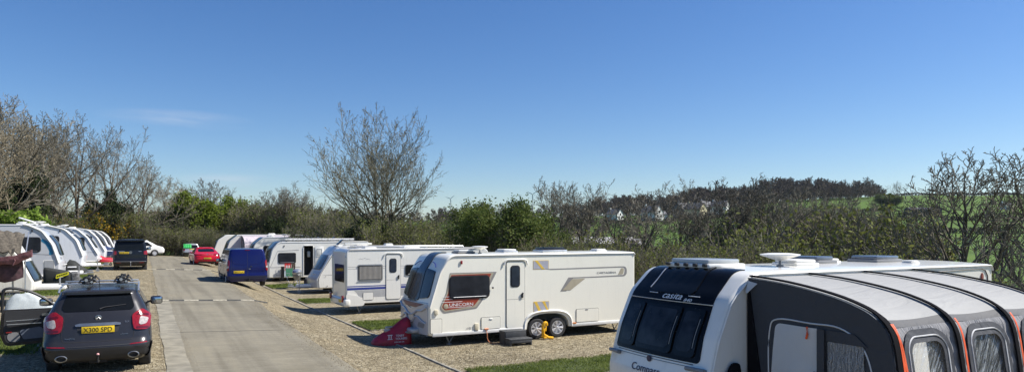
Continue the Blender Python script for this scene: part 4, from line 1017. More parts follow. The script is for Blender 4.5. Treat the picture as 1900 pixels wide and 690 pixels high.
for sg in (-1, 1):
    lp = K.rpatch('tail_light', rpoly([(sg*.60, .86, .06), (sg*.855, .84, .08), (sg*.88, 1.12, .1), (sg*.72, 1.25, .06), (sg*.565, 1.14, .08), (sg*.575, .98, .03)]), redlens, .03, -.004, step=.05)
    K.rpatch('lamp_band', rpoly([(sg*.63, .88, .03), (sg*.84, .865, .03), (sg*.84, .90, .02), (sg*.64, .915, .02)]), mat('deep_red_lens', (.10, .004, .006), .1, coat=.6), .005, .025, lp, step=.05)
    K.rpatch('lamp_band', rpoly([(sg*.63, 1.13, .02), (sg*.84, 1.10, .02), (sg*.82, 1.14, .02), (sg*.66, 1.17, .02)]), MATS['deep_red_lens'], .005, .025, lp, step=.05)
    K.rpatch('reversing_lens', rpoly([(sg*.67, .93, .04), (sg*.80, .96, .04), (sg*.83, 1.06, .03), (sg*.70, 1.11, .03)]), clearlens, .008, .025, lp, step=.05)
    bm = B(); e = K.rear(sg*.59, .385, .0); lathe(bm, [(.1, 0), (.1, -.05), (.085, -.055), (.075, -.01), (0, .03)], (0, 0, 0), 'Y', 20); bmesh.ops.scale(bm, vec=(1, 1, .62), verts=bm.verts[:]); o = obj('exhaust_trim', bm, chrome, K.t); o.location = e
    bm = B(); e = K.rear(sg*.59, .385, .006); lathe(bm, [(.07, 0), (0, 0.0)], (0, -.012, 0), 'Y', 16); bmesh.ops.scale(bm, vec=(1, 1, .6), verts=bm.verts[:]); o2 = obj('tailpipe', bm, dark, K.t); o2.location = e
    K.rpatch('bumper_reflector', rpoly([(sg*.52, .585), (sg*.82, .60), (sg*.82, .62), (sg*.55, .605)]), redlens, .006, .002)
    K.spatch('side_window', rpoly([(.62, 1.2, .05), (1.5, 1.16, .03), (1.5, 1.5, .03), (.85, 1.49, .1)]), glass, sg, .005, .001)
    K.spatch('side_window', rpoly([(1.56, 1.16, .03), (2.5, 1.15, .05), (2.3, 1.5, .08), (1.56, 1.51, .03)]), glass, sg, .005, .001)
    bm = B(); pts = [(sg*(K.at(1.5)[2]-.015), y, z) for y, z in ((.52, 1.575), (.66, 1.63), (1.4, 1.675), (2.1, 1.66), (2.4, 1.57))]; tube(bm, smooth_path(pts, 3), .018, 6); obj('roof_rail', bm, alu, K.t)
    bm = B(); vs = []
    for z0, z1 in ((.36, .60),): patch(bm, rpoly([(.1, .3, .05), (.42, .3), (.42, .55, .1), (.1, .62)]), K.sidef(sg), .01, .0, .1)
    obj('wheel_arch_cladding', bm, blackp, K.t)
bm = B(); patch(bm, rpoly([(-.85, .30, .05), (.85, .30, .05), (.85, .50, .1), (.6, .56, .1), (-.6, .56, .1), (-.85, .5, .1)]), K.rear, .012, 0, .07); obj('lower_bumper', bm, blackp, K.t, angle=50)
bm = B(); patch(bm, rpoly([(-.86, .585), (.86, .585), (.86, .60), (-.86, .60)]), K.rear, .006, 0, .07); obj('bumper_joint', bm, blackp, K.t)
# tailgate shut line
tg = [(-.6, 1.20), (-.565, .98), (-.6, .86), (-.585, .72), (-.55, .675), (.55, .675), (.585, .72), (.6, .86), (.565, .98), (.6, 1.20)]
bm = B(); P_ = []
for a, b in zip(tg, tg[1:]):
    for k in range(8): P_.append(K.rear(a[0]+(b[0]-a[0])*k/8, a[1]+(b[1]-a[1])*k/8, .0))
tube(bm, P_, .005, 4); obj('tailgate_joint', bm, dark, K.t)
K.rpatch('plate_recess', rpoly([(-.33, .83, .04), (.33, .83, .04), (.36, .99, .03), (-.36, .99, .03)]), blackp, .002, .001)
bm = B(); patch(bm, rpoly([(-.37, .965, .02), (.37, .965, .02), (.38, 1.0, .02), (.3, 1.018, .05), (-.3, 1.018, .05), (-.38, 1.0, .02)]), K.rear, .028, 0, .06); cb = obj('chrome_bar', bm, chrome, K.t)
K.plate('X300 SPD', .895, .54, .125)
bm = B(); lathe(bm, [(.055, 0), (.055, -.014), (.038, -.018), (.034, -.004), (0, -.004)], (0, 0, 0), 'Y', 20); o = obj('badge', bm, chrome, K.t); o.location = K.rear(0, 1.11, .002)
bm = B(); tube(bm, [(-.03, -.012, -.02), (0, -.014, .012), (.03, -.012, -.02)], .008, 5); o = obj('badge_wing', bm, chrome, K.t); o.location = K.rear(0, 1.11, .004)
def klet(s_, x, z, size, al='LEFT', m=chrome): return text_mesh('lettering', s_, size, m, K.t, None, (1, 0, 0), (0, 0, 1), .002, align=al, warp=lambda a, b, c: K.rear(x+a, z+b, .006+c))
klet('SsangYong', -.54, .735, .038); klet('ELX', .44, 1.0, .045); klet('e-XDi200', .37, .775, .032); klet('KORANDO', 0, .978, .034, 'CENTER', inkm)
bm = B(); cyl(bm, (0, .05, .30), (0, -.08, .30), .03, n=8); cyl(bm, (0, -.08, .29), (0, -.09, .40), .018, n=8); bmesh.ops.create_uvsphere(bm, u_segments=10, v_segments=8, radius=.03, matrix=Matrix.Translation((0, -.09, .42))); box(bm, (0, .05, .3), (.3, .06, .08), .01); obj('tow_ball', bm, dark, K.t)
bm = B(); bmesh.ops.create_uvsphere(bm, u_segments=12, v_segments=8, radius=.027, matrix=Matrix.Translation((0, -.09, .435))); obj('tow_ball_cap', bm, mat('pink_cap', (.7, .35, .35), .4), K.t)
K.mirror(.88, 2.75, 1.19, 1, 1.25, MATS['dark_grey_paint'])
bm = B(); tube(bm, [(0, .62, 1.62), (0, .52, 1.72), (0, .46, 1.8)], .006, 4); obj('aerial', bm, blackp, K.t)
for y in (.85, 1.75):
    bm = B(); box(bm, (0, y, 1.72), (1.34, .07, .03), .01); obj('roof_bar', bm, alu, K.t)
# open front door on the left: the opening is a dark patch standing for the cabin's shade, the door stands out at right angles
K.spatch('door_opening', rpoly([(1.75, .42, .08), (2.75, .42, .08), (2.95, 1.0, .1), (2.6, 1.42, .1), (2.15, 1.5, .1), (1.78, 1.48, .05)]), mat('cabin_shade', (.012, .012, .013), .8), -1, .004, .0065)
dr = link_mesh('front_door', bpy.data.meshes.new('front_door'), None, K.t); bpy.data.objects.remove(dr)
DH = Vector((-.885, 2.78, 0))
def dfn(a, z, o): return (DH.x-a, DH.y-.10*a-(-o)*1.0-.14*max(0, z-1.1), z)
shape = rpoly([(.02, .36, .06), (.95, .33, .12), (1.04, .62, .1), (1.0, 1.1, .05), (1.0, 1.5, .08), (.78, 1.57, .1), (.42, 1.44, .2), (.02, 1.12, .05)])
hole_ = rpoly([(.16, 1.115, .03), (.93, 1.115, .03), (.93, 1.47, .05), (.76, 1.5, .08), (.45, 1.38, .15)])
bm = B(); lowp = rpoly([(.02, .36, .06), (.95, .33, .12), (1.04, .62, .1), (1.0, 1.1, .03), (.02, 1.1, .03)]); patch(bm, lowp, dfn, .07, -.0, .15)
dr = obj('front_door', bm, MATS['dark_grey_paint'], K.t)
bm = B()
fr = smooth_path([(1.0, 1.05), (.985, 1.3), (.97, 1.5), (.9, 1.555), (.75, 1.55), (.5, 1.47), (.25, 1.31), (.06, 1.14)], 3)
for a, b in zip(fr, fr[1:]): pass
tube(bm, [dfn(p.x, p.y, .03) for p in fr], .032, 6); obj('window_frame', bm, blackp, dr)
bm = B(); patch(bm, rpoly([(.08, .42, .08), (.92, .39, .1), (.97, .65, .1), (.94, 1.07, .03), (.08, 1.07, .03)]), lambda a, z, o: dfn(a, z, -o-.0), .035, 0, .12); tr_ = obj('door_trim', bm, mat('dark_door_trim', (.03, .03, .032), .6, bump=.2), dr)
def dpart(name, poly, m, base, th=.01):
    bm = B(); patch(bm, poly, lambda a, z, o: dfn(a, z, -o), th, base, .1); return obj(name, bm, m, tr_)
dpart('arm_rest', rpoly([(.2, .80, .03), (.9, .74, .03), (.9, .83, .03), (.2, .9, .03)]), blackp, .035, .06)
dpart('trim_line', rpoly([(.3, .79), (.9, .79), (.9, .805), (.3, .81)]), alu, .096, .004); dpart('trim_line', rpoly([(.35, .87), (.92, .86), (.92, .872), (.35, .885)]), alu, .035, .006)
dpart('door_pocket', rpoly([(.22, .48, .05), (.62, .46, .05), (.7, .66, .05), (.3, .72, .08)]), mat('blue_grey_trim', (.12, .14, .18), .3), .035, .02)
dpart('speaker_grille', rpoly([(.66, .42, .08), (.9, .42, .1), (.9, .62, .08), (.7, .62, .08)]), trimg, .036, .008)
dpart('door_handle', rpoly([(.16, .95, .02), (.3, .94, .02), (.3, .99, .02), (.18, 1.0, .02)]), chrome, .036, .018)
dpart('door_reflector', rrect(.82, .615, .92, .64, .005), redlens, .046, .006)
bm = B(); patch(bm, hole_, lambda a, z, o: dfn(a, z, .03+o), .004, 0, .2)
gl = obj('door_window', bm, mat('clear_glass', (.5, .55, .55), .03, alpha=.16, coat=1.), dr)
bm = B(); box(bm, (0, 0, 0), (.25, .11, .17), .05, seg=3); m_ = obj('door_mirror', bm, blackp, dr); m_.location = (DH.x-.24, DH.y+.13, 1.22)
bm = B(); box(bm, (0, -.058, 0), (.19, .008, .12), .003); m2 = obj('mirror_glass', bm, MATS['mirror'], m_)
# -- roof clamps (two carriers resting on the bars)
def clamp(x, label):
    t = thing('roof_carrier', label, 'roof carrier', (-.76+x, 15.2+.85, -.12+1.735), 0, 'carriers on the roof bars of the dark grey car')
    bm = B(); box(bm, (0, .5, .03), (.07, 1.35, .03), .01); obj('rail', bm, blackp, t)
    for y in (0, .9):
        bm = B(); box(bm, (0, y, .035), (.2, .13, .05), .015); tube(bm, [(-.15, y, .02), (-.12, y, .09), (0, y, .12), (.12, y, .09), (.17, y, .03)], .018, 6)
        cyl(bm, (-.05, y-.05, .05), (-.02, y-.05, .16), .02, n=6); cyl(bm, (.06, y, .05), (.1, y, .14), .022, n=6); box(bm, (.0, y, .13), (.1, .1, .05), .015)
        obj('jaw', bm, blackp, t)
        bm = B(); cyl(bm, (-.02, y-.075, .09), (-.02, y-.095, .09), .03, n=10); cyl(bm, (.07, y-.07, .05), (.07, y-.09, .05), .022, n=8); obj('knob', bm, alu, t)
    bm = B(); tube(bm, [(-.22, -.02, .06), (-.12, 0, .05), (.05, .02, .07), (.2, .0, .04)], .011, 5); obj('strap', bm, blackp, t)
clamp(-.22, 'black roof carrier, left of the two on the dark grey car'); clamp(.38, 'black roof carrier, right of the two on the dark grey car')

# -- vans
def van(label, loc, rz, m, W_, L, H_, txt, kind, mirrorm=blackp):
    hw = W_/2
    v = Car(label, 'van', loc, rz,
      [(.3, .10, L-.12, hw-.09, .12, .04, .12), (.42, .02, L-.02, hw-.02, .14, .05, .15), (.6, .0, L, hw, .13, .05, .15), (.75, .04, L-.02, hw, .13, .04, .16), (1.0, .05, L-.12, hw-.004, .13, .04, .16), (1.12, .06, L-.35, hw-.012, .13, .04, .14), (1.2, .07, L-.75, hw-.02, .13, .04, .12),
       (1.35, .085, L-1.0, hw-.05, .13, .04, .1), (1.65, .12, L-1.35, hw-.10, .13, .04, .08), (H_-.12, .17, L-1.62, hw-.15, .13, .035, .06)], m, H_, name='parked_van', arches=[(.98, .4), (L-.95, .4)], tyre=.34, roof_r=.12)
    v.wheels([.98, L-.95], .34, .22, W_-.27, 6)
    sg = 1
    for sx in (-1, 1):
        a = 1.1; b = L-2.2; 
        if kind == 'black':
            v.rpatch('tail_light', rpoly([(sx*(hw-.2), 1.02, .03), (sx*(hw-.006), 1.0, .03), (sx*(hw-.02), 1.26, .03), (sx*(hw-.2), 1.22, .03)]), redlens, .022, -.004)
            v.spatch('side_window', rrect(.35, 1.25, 1.5, 1.72, .06), glass, sx, .005, .001); v.spatch('side_window', rrect(1.6, 1.25, 2.75, 1.72, .06), glass, sx, .005, .001)
            v.spatch('side_window', rpoly([(2.85, 1.22, .05), (3.85, 1.2, .05), (3.4, 1.72, .1), (2.85, 1.72, .05)]), glass, sx, .005, .001)
        else:
            v.rpatch('tail_light', rpoly([(sx*(hw-.09), .86, .03), (sx*(hw-.002), .86, .03), (sx*(hw-.08), 1.5, .05), (sx*(hw-.14), 1.3, .03)]), redlens, .025, -.004)
            v.rpatch('tail_lens', rpoly([(sx*(hw-.08), 1.0, .01), (sx*(hw-.005), 1.0, .01), (sx*(hw-.03), 1.12, .01), (sx*(hw-.1), 1.1, .01)]), clearlens, .006, .024)
            v.spatch('side_window', rpoly([(3.2, 1.18, .05), (4.1, 1.16, .05), (3.6, 1.72, .1), (3.2, 1.72, .05)]), glass, sx, .005, .001)
            v.spatch('side_window', rpoly([(2.0, 1.22, .05), (3.1, 1.2, .05), (3.1, 1.72, .05), (2.0, 1.72, .05)]), glass, sx, .005, .001)
            v.spatch('body_moulding', rpoly([(1.45, .5, .03), (3.6, .5, .03), (3.6, .62, .03), (1.45, .62, .03)]), blackp, sx, .015, .0)
            v.spatch('door_joint', [(1.95, .45), (1.965, .45), (1.965, 1.75), (1.95, 1.75)], dark, sx, .003, .0); v.spatch('door_joint', [(3.14, .45), (3.155, .45), (3.155, 1.75), (3.14, 1.75)], dark, sx, .003, .0)
        bm = B(); c = v.sidef(sx)
        for yy in (3.3,): box(bm, (sx*(hw+.005), yy, 1.02), (.04, .2, .04), .01)
        obj('side_handle', bm, m, v.t)
        v.mirror(hw-.06, L-1.55, 1.32, sx, 1.3, mirrorm)
    return v
Kb = paint('black_van_paint', (.005, .005, .008), .22)
V1 = van('lowered black van parked on the left gravel with tinted rear window', (-.72, 48.6, .38), 0, Kb, 1.88, 4.9, 1.97, 'black', 'black')
wd = V1.rpatch('rear_window', rpoly([(-.76, 1.3, .05), (.76, 1.3, .05), (.70, 1.82, .08), (-.70, 1.82, .08)]), glass, .01, .001)
V1.rpatch('rear_spoiler', rpoly([(-.76, 1.845, .02), (.76, 1.845, .02), (.75, 1.90, .02), (-.75, 1.90, .02)]), Kb, .14, -.01)
V1.rpatch('trim_strip', rrect(-.66, 1.2, -.3, 1.225, .005), alu, .01, 0); V1.rpatch('trim_strip', rrect(.45, 1.2, .62, 1.22, .005), alu, .01, 0)
V1.rpatch('reflector', rrect(-.75, .50, -.5, .53, .005), redlens, .006, 0); V1.rpatch('reflector', rrect(.5, .50, .75, .53, .005), redlens, .006, 0)
bm = B(); patch(bm, rrect(-.88, .575, .88, .60, .01), V1.rear, .016, 0, .1); obj('bumper_edge', bm, trimg, V1.t)
bm = B(); bmesh.ops.create_uvsphere(bm, u_segments=10, v_segments=8, radius=.035, matrix=Matrix.Translation((.02, -.12, .55))); cyl(bm, (.02, -.12, .3), (.02, -.12, .52), .02, n=6); cyl(bm, (.02, -.12, .32), (.02, .1, .32), .03, n=6); obj('tow_ball', bm, steel, V1.t)
V1.plate('LG 08 UMR', 1.12, .52, .11, x=-.33); 
f = V1.rear(.02, 1.15, .006); bm = B(); lathe(bm, [(.085, 0), (.085, -.012), (.07, -.012), (.07, -.004), (0, -.004)], (0, 0, 0), 'Y', 20); o = obj('badge', bm, chrome, V1.t); o.location = f
text_mesh('badge_letter', 'V', .085, chrome, V1.t, (f[0], f[1]-.01, f[2]+.004), (1, 0, 0), (0, 0, 1), .003); text_mesh('badge_letter', 'W', .075, chrome, V1.t, (f[0], f[1]-.01, f[2]-.058), (1, 0, 0), (0, 0, 1), .003)
V1.rpatch('tailgate_joint', [(-.78, .70), (.78, .70), (.78, .71), (-.78, .71)], dark, .004, 0)
bm = B()
for sg in (-1, 1): box(bm, (sg*.78, .45, .17), (.28, .02, .26), .01)
obj('mud_flap', bm, rubber, V1.t)

Kbl = paint('deep_blue_paint', (.007, .011, .095), .2, .3)
V2 = van('deep blue panel van parked on the right edge of the road', (4.75, 37.6, -.1), 0, Kbl, 1.99, 4.97, 2.0, 'blue', 'blue')
V2.rpatch('door_joint', [(-.006, .62), (.006, .62), (.004, 1.88), (-.008, 1.88)], dark, .004, .0)
for sg in (-1, 1):
    bm = B(); pts = [V2.rear(sg*x, z, .004) for x, z in smooth_path([(.74, 1.72), (.76, 1.45), (.70, 1.3), (.5, 1.18), (.1, 1.17)], 5)] if False else [V2.rear(sg*p.x, p.y, -.004) for p in smooth_path([(.75, 1.5), (.74, 1.38), (.64, 1.25), (.45, 1.2), (.08, 1.19)], 5)]
    tube(bm, pts, .016, 6); obj('pressed_edge', bm, Kbl, V2.t)
    bm = B(); tube(bm, [V2.rear(sg*x, z, .0) for x, z in ((.80, .66), (.78, 1.0), (.77, 1.5), (.73, 1.86))], .005, 4); obj('door_joint', bm, dark, V2.t)
    bm = B(); tube(bm, [V2.rear(sg*x, .93, -.003) for x in (.08, .3, .55, .76)], .01, 5); obj('pressed_line', bm, Kbl, V2.t)
bm = B(); patch(bm, rrect(-.92, .42, .92, .60, .03), V2.rear, .02, 0, .1); obj('rear_bumper', bm, mat('blue_black_bumper', (.012, .014, .04), .45), V2.t)
bm = B(); box(bm, V2.rear(.17, 1.08, .015), (.1, .03, .05), .01); obj('door_handle', bm, dark, V2.t)
V2.rpatch('high_brake_light', rrect(-.12, 1.915, .12, 1.94, .005), redlens, .012, 0)
V2.plate('CW17 LXZ', .80, .52, .13, x=-.42)
bm = B(); bmesh.ops.create_uvsphere(bm, u_segments=10, v_segments=8, radius=.03, matrix=Matrix.Translation((.05, -.12, .46))); cyl(bm, (.05, -.12, .3), (.05, -.12, .44), .02, n=6); box(bm, (.05, 0, .33), (.4, .2, .06), .02); obj('tow_ball', bm, dark, V2.t)
bm = B(); lathe(bm, [(0, -.01), (.05, -.008), (.05, 0)], (0, 0, 0), 'Y', 14); bmesh.ops.scale(bm, vec=(1.1, 1, .5), verts=bm.verts[:]); o = obj('badge', bm, chrome, V2.t); o.location = V2.rear(.1, .95, .004)

# -- red saloon
Kr = paint('bright_red_paint', (.50, .008, .022), .18)
Rd = Car('bright red hatchback parked on the right side of the road beyond the blue van', 'car', (4.35, 57.6, .20), R(2),
  [(.25, .14, 4.7, .78, .2, .1, .15), (.36, .04, 4.8, .88, .22, .12, .2), (.55, .0, 4.84, .92, .25, .13, .22), (.75, .05, 4.8, .925, .28, .13, .24), (.88, .12, 4.4, .92, .28, .13, .2), (.97, .18, 3.9, .90, .27, .12, .15), (1.03, .5, 3.3, .85, .25, .1, .12), (1.08, .62, 3.1, .82, .22, .09, .12), (1.2, .95, 2.85, .74, .2, .08, .1), (1.36, 1.45, 2.4, .63, .18, .06, .06)],
  Kr, 1.46, arches=[(1.0, .39), (3.75, .39)], tyre=.33)
Rd.wheels([1.0, 3.75], .33, .22, 1.58)
Rd.rpatch('rear_window', rpoly([(-.60, 1.10, .06), (.60, 1.10, .06), (.52, 1.34, .08), (-.52, 1.34, .08)]), glass, .012, .0, step=.05)
for sg in (-1, 1):
    Rd.rpatch('tail_light', rpoly([(sg*.42, .86, .02), (sg*.88, .84, .03), (sg*.88, .95, .03), (sg*.44, .93, .02)]), mat('dark_red_lens', (.16, .005, .01), .1, coat=1.), .012, -.002)
    Rd.spatch('side_window', rpoly([(1.1, 1.06, .05), (3.0, 1.03, .05), (2.5, 1.33, .1), (1.5, 1.35, .15)]), glass, sg, .005, .002)
    Rd.mirror(.84, 3.0, 1.02, sg, 1., Kr)
Rd.rpatch('chrome_bar', rrect(-.42, .885, .42, .905, .005), chrome, .02, 0)
bm = B(); lathe(bm, [(0, -.02), (.05, -.018), (.05, 0)], (0, 0, 0), 'Y', 16); o = obj('badge', bm, chrome, Rd.t); o.location = Rd.rear(0, .9, .004)
Rd.plate('NV67 XDC', .62, .52, .11)
Rd.rpatch('diffuser', rpoly([(-.7, .26, .02), (.7, .26, .02), (.6, .38, .05), (-.6, .38, .05)]), blackp, .01, 0)

# -- pale estate far ahead with a green cloth
Kw = paint('pale_silver_paint', (.42, .44, .46), .3, .4)
Wh = Car('pale silver car at the far end with a green cloth in its tail window', 'car', (4.75, 84.0, .12), R(2),
  [(.28, .1, 4.2, .8, .16, .08, .12), (.4, .02, 4.28, .87, .18, .09, .15), (.6, .0, 4.3, .89, .2, .09, .16), (.8, .06, 4.25, .89, .2, .08, .15), (.95, .1, 3.9, .88, .2, .08, .12), (1.02, .14, 3.4, .85, .2, .07, .1), (1.2, .25, 3.0, .78, .18, .06, .08), (1.42, .4, 2.5, .68, .16, .05, .06)],
  Kw, 1.55, arches=[(.85, .37), (3.4, .37)], tyre=.32)
Wh.wheels([.85, 3.4], .32, .2, 1.5)
Wh.rpatch('rear_window', rpoly([(-.66, 1.0, .05), (.66, 1.0, .05), (.58, 1.38, .06), (-.58, 1.38, .06)]), glass, .01, .0)
Wh.rpatch('dark_bumper', rpoly([(-.84, .3, .03), (.84, .3, .03), (.86, .56, .05), (-.86, .56, .05)]), blackp, .015, 0)
Wh.plate(None, .9, .5, .1)
for sg in (-1, 1): Wh.rpatch('tail_light', rpoly([(sg*.70, .75, .02), (sg*.86, .75, .03), (sg*.80, 1.02, .03), (sg*.68, .98, .02)]), redlens, .012, -.002)
clo = thing('green_cloth', 'bright green cloth with dark dots hung on the tail of the pale estate car', 'cloth', (4.75-.42, 84.12, .15+1.0), R(2))
bm = B(); vs = []; fs = []
for i in range(13):
    for k in range(11): vs.append((-.4+.78*i/12, -.12+.17*k/10+.02*math.sin(i*1.7), .02+.44*k/10))
    if i:
        for k in range(10): a = (i-1)*11+k; fs.append((a, a+1, a+12, a+11))
add_mesh(bm, vs, fs); thicken(bm, .01)
gm = bpy.data.materials.new('green_dotted_cloth'); n, l = nodes_of(gm); b = n['Principled BSDF']; b.inputs['Roughness'].default_value = .8
tc = n.new('ShaderNodeTexCoord'); vo = n.new('ShaderNodeTexVoronoi'); vo.inputs['Scale'].default_value = 9; vo.inputs['Randomness'].default_value = .2; l.new(tc.outputs['Object'], vo.inputs['Vector'])
cr = n.new('ShaderNodeValToRGB'); cr.color_ramp.elements[0].color = (.01, .10, .03, 1); cr.color_ramp.elements[1].color = (.03, .45, .10, 1); cr.color_ramp.elements[0].position = .25; cr.color_ramp.elements[1].position = .33
l.new(vo.outputs['Distance'], cr.inputs['Fac']); l.new(cr.outputs['Color'], b.inputs['Base Color'])
obj('cloth', bm, gm, clo)

# -- white people carrier across the far end
Km = paint('van_white_paint', (.78, .78, .76), .3)
Mp = Car('white minibus parked crosswise behind the black van at the far end', 'van', (-3.0, 82.2, .36), R(-78),
  [(.28, .1, 4.75, .8, .16, .04, .12), (.4, .02, 4.88, .9, .18, .05, .15), (.7, .0, 4.9, .92, .2, .05, .16), (.95, .03, 4.75, .92, .2, .05, .15), (1.08, .05, 4.35, .9, .2, .05, .12), (1.15, .06, 4.15, .88, .2, .05, .1), (1.4, .12, 3.75, .8, .18, .05, .08), (1.62, .18, 3.35, .74, .16, .05, .06)],
  Km, 1.72, name='parked_van', arches=[(.95, .38), (3.95, .38)], tyre=.33)
Mp.wheels([.95, 3.95], .33, .2, 1.62)
for sg in (-1, 1):
    for a, b in ((.4, 1.3), (1.4, 2.5)): Mp.spatch('side_window', rrect(a, 1.12, b, 1.5, .05), glass, sg, .005, .001)
    Mp.spatch('side_window', rpoly([(2.62, 1.1, .04), (3.75, 1.08, .04), (3.3, 1.5, .1), (2.62, 1.52, .04)]), glass, sg, .005, .001)
    Mp.mirror(.86, 3.6, 1.12, sg, 1.1)
Mp.rpatch('rear_window', rrect(-.62, 1.1, .62, 1.55, .05), glass, .008, 0)

# -- jumble of small site things
def cover(name, label, cat, loc, m, pts, r, group='cloth covers over the caravan hitches'):
    """cloth draped over a hitch: a lofted lumpy hull through pts=(x,y,z,halfwidth,height)"""
    t = thing(name, label, cat, loc, 0, group); bm = B(); rings = []
    for q, (x, y, z, hw, h) in enumerate(pts):
        ring = []
        for k in range(13):
            a = PI*k/12; rr = 1+.07*math.sin(k*2.7+q*1.9)+.04*math.sin(k*5+q)
            ring.append(bm.verts.new((x, y+hw*math.cos(a)*rr, z+h*math.sin(a)**.8*rr)))
        rings.append(ring)
    for a, b in zip(rings, rings[1:]):
        for k in range(12): bm.faces.new((a[k], a[k+1], b[k+1], b[k]))
    bm.faces.new(rings[0]); bm.faces.new(rings[-1])
    obj('cover', bm, m, t, angle=70); return t
redc = mat('red_cover_cloth', (.42, .012, .03), .5, var=.2, bump=.6, bscale=9, coat=.2)
g0 = gz(6, 18.85)
t = cover('hitch_cover', 'red hitch cover with white lettering at the nose of the cream caravan', 'hitch cover', (6.1, 18.85, g0), redc,
   [(-.42, 0, 0, .12, .12), (-.34, 0, 0, .2, .2), (-.12, 0, 0, .23, .32), (.15, 0, 0, .25, .46), (.42, 0, 0, .26, .66), (.60, 0, 0, .25, .76), (.68, 0, 0, .22, .68)], 0)
for s_, x, z, sz in (('TENBY', .30, .25, .085), ('TOURERS', .34, .165, .085), ('01834 869 580', .28, .085, .05)):
    text_mesh('lettering', s_, sz, inkw, t, (x, -.31, z), (1, -.0, 0), (0, .12, 1), .003, sx=.95)
bm = B()
for x in (-.02, .045): box(bm, (x, -.30, .25), (.018, .006, .12))
box(bm, (.012, -.30, .305), (.14, .006, .02)); box(bm, (.012, -.30, .19), (.14, .006, .018)); obj('logo', bm, inkw, t)
# step, wheel clamp, hose by the cream caravan
st = thing('caravan_step', 'dark grey double plastic step below the door of the cream caravan', 'step', (9.25, 17.15, -.52), 0)
for x, z, w_, d, h in ((.0, .14, .66, .38, .36), (.42, .0, .66, .38, .2)): pass
gst = mat('dark_step_plastic', (.05, .052, .055), .55, var=.2)
bm = B(); box(bm, (.15, .22, .36), (.72, .36, .05), .015); obj('tread', bm, gst, st)
bm = B(); box(bm, (.15, -.14, .18), (.72, .34, .05), .015); obj('tread', bm, gst, st)
bm = B()
for x in (-.18, .48):
    add_mesh(bm, [(x-.02, .38, 0), (x+.02, .38, 0), (x+.02, .38, .34), (x-.02, .38, .34), (x-.02, .05, 0), (x+.02, .05, 0), (x+.02, .05, .34), (x-.02, .05, .34)], [(0, 1, 2, 3), (4, 7, 6, 5), (0, 4, 5, 1), (3, 2, 6, 7), (0, 3, 7, 4), (1, 5, 6, 2)])
    box(bm, (x, -.14, .08), (.05, .3, .16), .01)
box(bm, (.15, .05, .25), (.66, .03, .2), .005); box(bm, (.15, -.29, .12), (.66, .025, .08), .005)
obj('side_frame', bm, gst, st)
ck = thing('wheel_clamp', 'bright yellow wheel clamp on the front wheel of the cream twin axle caravan', 'wheel clamp', (6.95+3.62, 17.62, -.52), 0)
ym = mat('clamp_yellow', (.8, .42, .01), .4, var=.15)
bm = B(); tube(bm, smooth_path([(.0, -.02, .12), (-.03, -.05, .3), (-.02, -.06, .45), (.06, -.06, .5), (.1, -.04, .42)], 3), [.05]*13, 8); box(bm, (.0, -.06, .34), (.17, .05, .2), .03); obj('arm', bm, ym, ck)
bm = B(); tube(bm, [(.0, -.05, .14), (.12, -.12, .06), (.26, -.16, .04)], .04, 8); box(bm, (.02, -.03, .06), (.12, .2, .06), .02); obj('foot', bm, ym, ck)
bm = B(); lathe(bm, [(0, -.1), (.04, -.1), (.04, -.06)], (.0, 0, .38), 'Y', 12); obj('lock', bm, blackp, ck)
hs = thing('water_hose', 'thin orange hose looping from the cream caravan down to the gravel', 'hose', (6.95+1.75, 17.65, -.52), 0)
bm = B(); tube(bm, smooth_path([(0, .06, .45), (.0, -.02, .3), (.02, -.03, .12), (.1, -.08, .03), (.3, -.12, .02), (.48, -.08, .05), (.53, .0, .16), (.5, .1, .25)], 4), .012, 6); obj('hose', bm, mat('orange_hose', (.6, .22, .1), .5), hs)
bm = B(); cyl(bm, (-.06, .02, .42), (.06, .02, .42), .025, n=8); obj('coupling', bm, MATS['orange_hose'], hs)
# gas locker bits, chair, towels by the open caravan
ch = thing('camping_chair', 'green folding camping chair left of the hitch before the open door caravan', 'chair', (8.35, 45.2, -.44), R(20))
gch = mat('green_chair_cloth', (.02, .11, .06), .8)
bm = B(); patch(bm, rrect(-.25, .42, .25, .92, .04), lambda a, b, o: (a, .22+o+.1*(b-.42), b), .02, 0, .1); obj('backrest', bm, gch, ch)
bm = B(); patch(bm, rrect(-.25, -.22, .25, .24, .04), lambda a, b, o: (a, b, .42+o-.03*math.cos(a*5)), .02, 0, .1); obj('seat', bm, gch, ch)
for sx in (-1, 1):
    bm = B(); cyl(bm, (sx*.27, -.22, 0), (sx*.27, .24, .45), .012, n=6); cyl(bm, (sx*.27, .24, 0), (sx*.27, -.22, .6), .012, n=6); cyl(bm, (sx*.27, .22, .4), (sx*.27, .28, .95), .012, n=6); cyl(bm, (sx*.27, -.24, .6), (sx*.27, .26, .62), .018, n=6); obj('frame', bm, alu, ch)
def cloth(name, label, m, x, z, w_, h, y=46.25, dz=0, parent=None):
    bm = B(); vs = []; fs = []; nx, nz = 8, 8
    for i in range(nx+1):
        for k in range(nz+1): vs.append((w_*(i/nx-.5)*(1-.12*k/nz), -.03-.02*math.sin(i*1.6+k*.4), -h*k/nz+.03*math.sin(i*1.1)*k/nz))
    for i in range(nx):
        for k in range(nz): a = i*(nz+1)+k; fs.append((a, a+1, a+nz+2, a+nz+1))
    add_mesh(bm, vs, fs); thicken(bm, .012)
    o = obj(name, bm, m, None, angle=60); o.location = (7.15+x, y, -.42+z); tag(o, label, 'towel', 'cloths hanging under the caravan window'); return o
rt = cloth('towel', 'red towel with white marks under the window of the open caravan', mat('red_towel', (.5, .03, .03), .9), 1.15, 1.18, .42, .5)
for k in range(3):
    bm = B(); box(bm, (-.1+.1*k, -.075, -.25), (.05, .006, .25), 0); box(bm, (-.1+.1*k, -.075, -.3-.05*(k % 2)), (.09, .006, .04), 0); obj('white_mark', bm, inkw, rt)
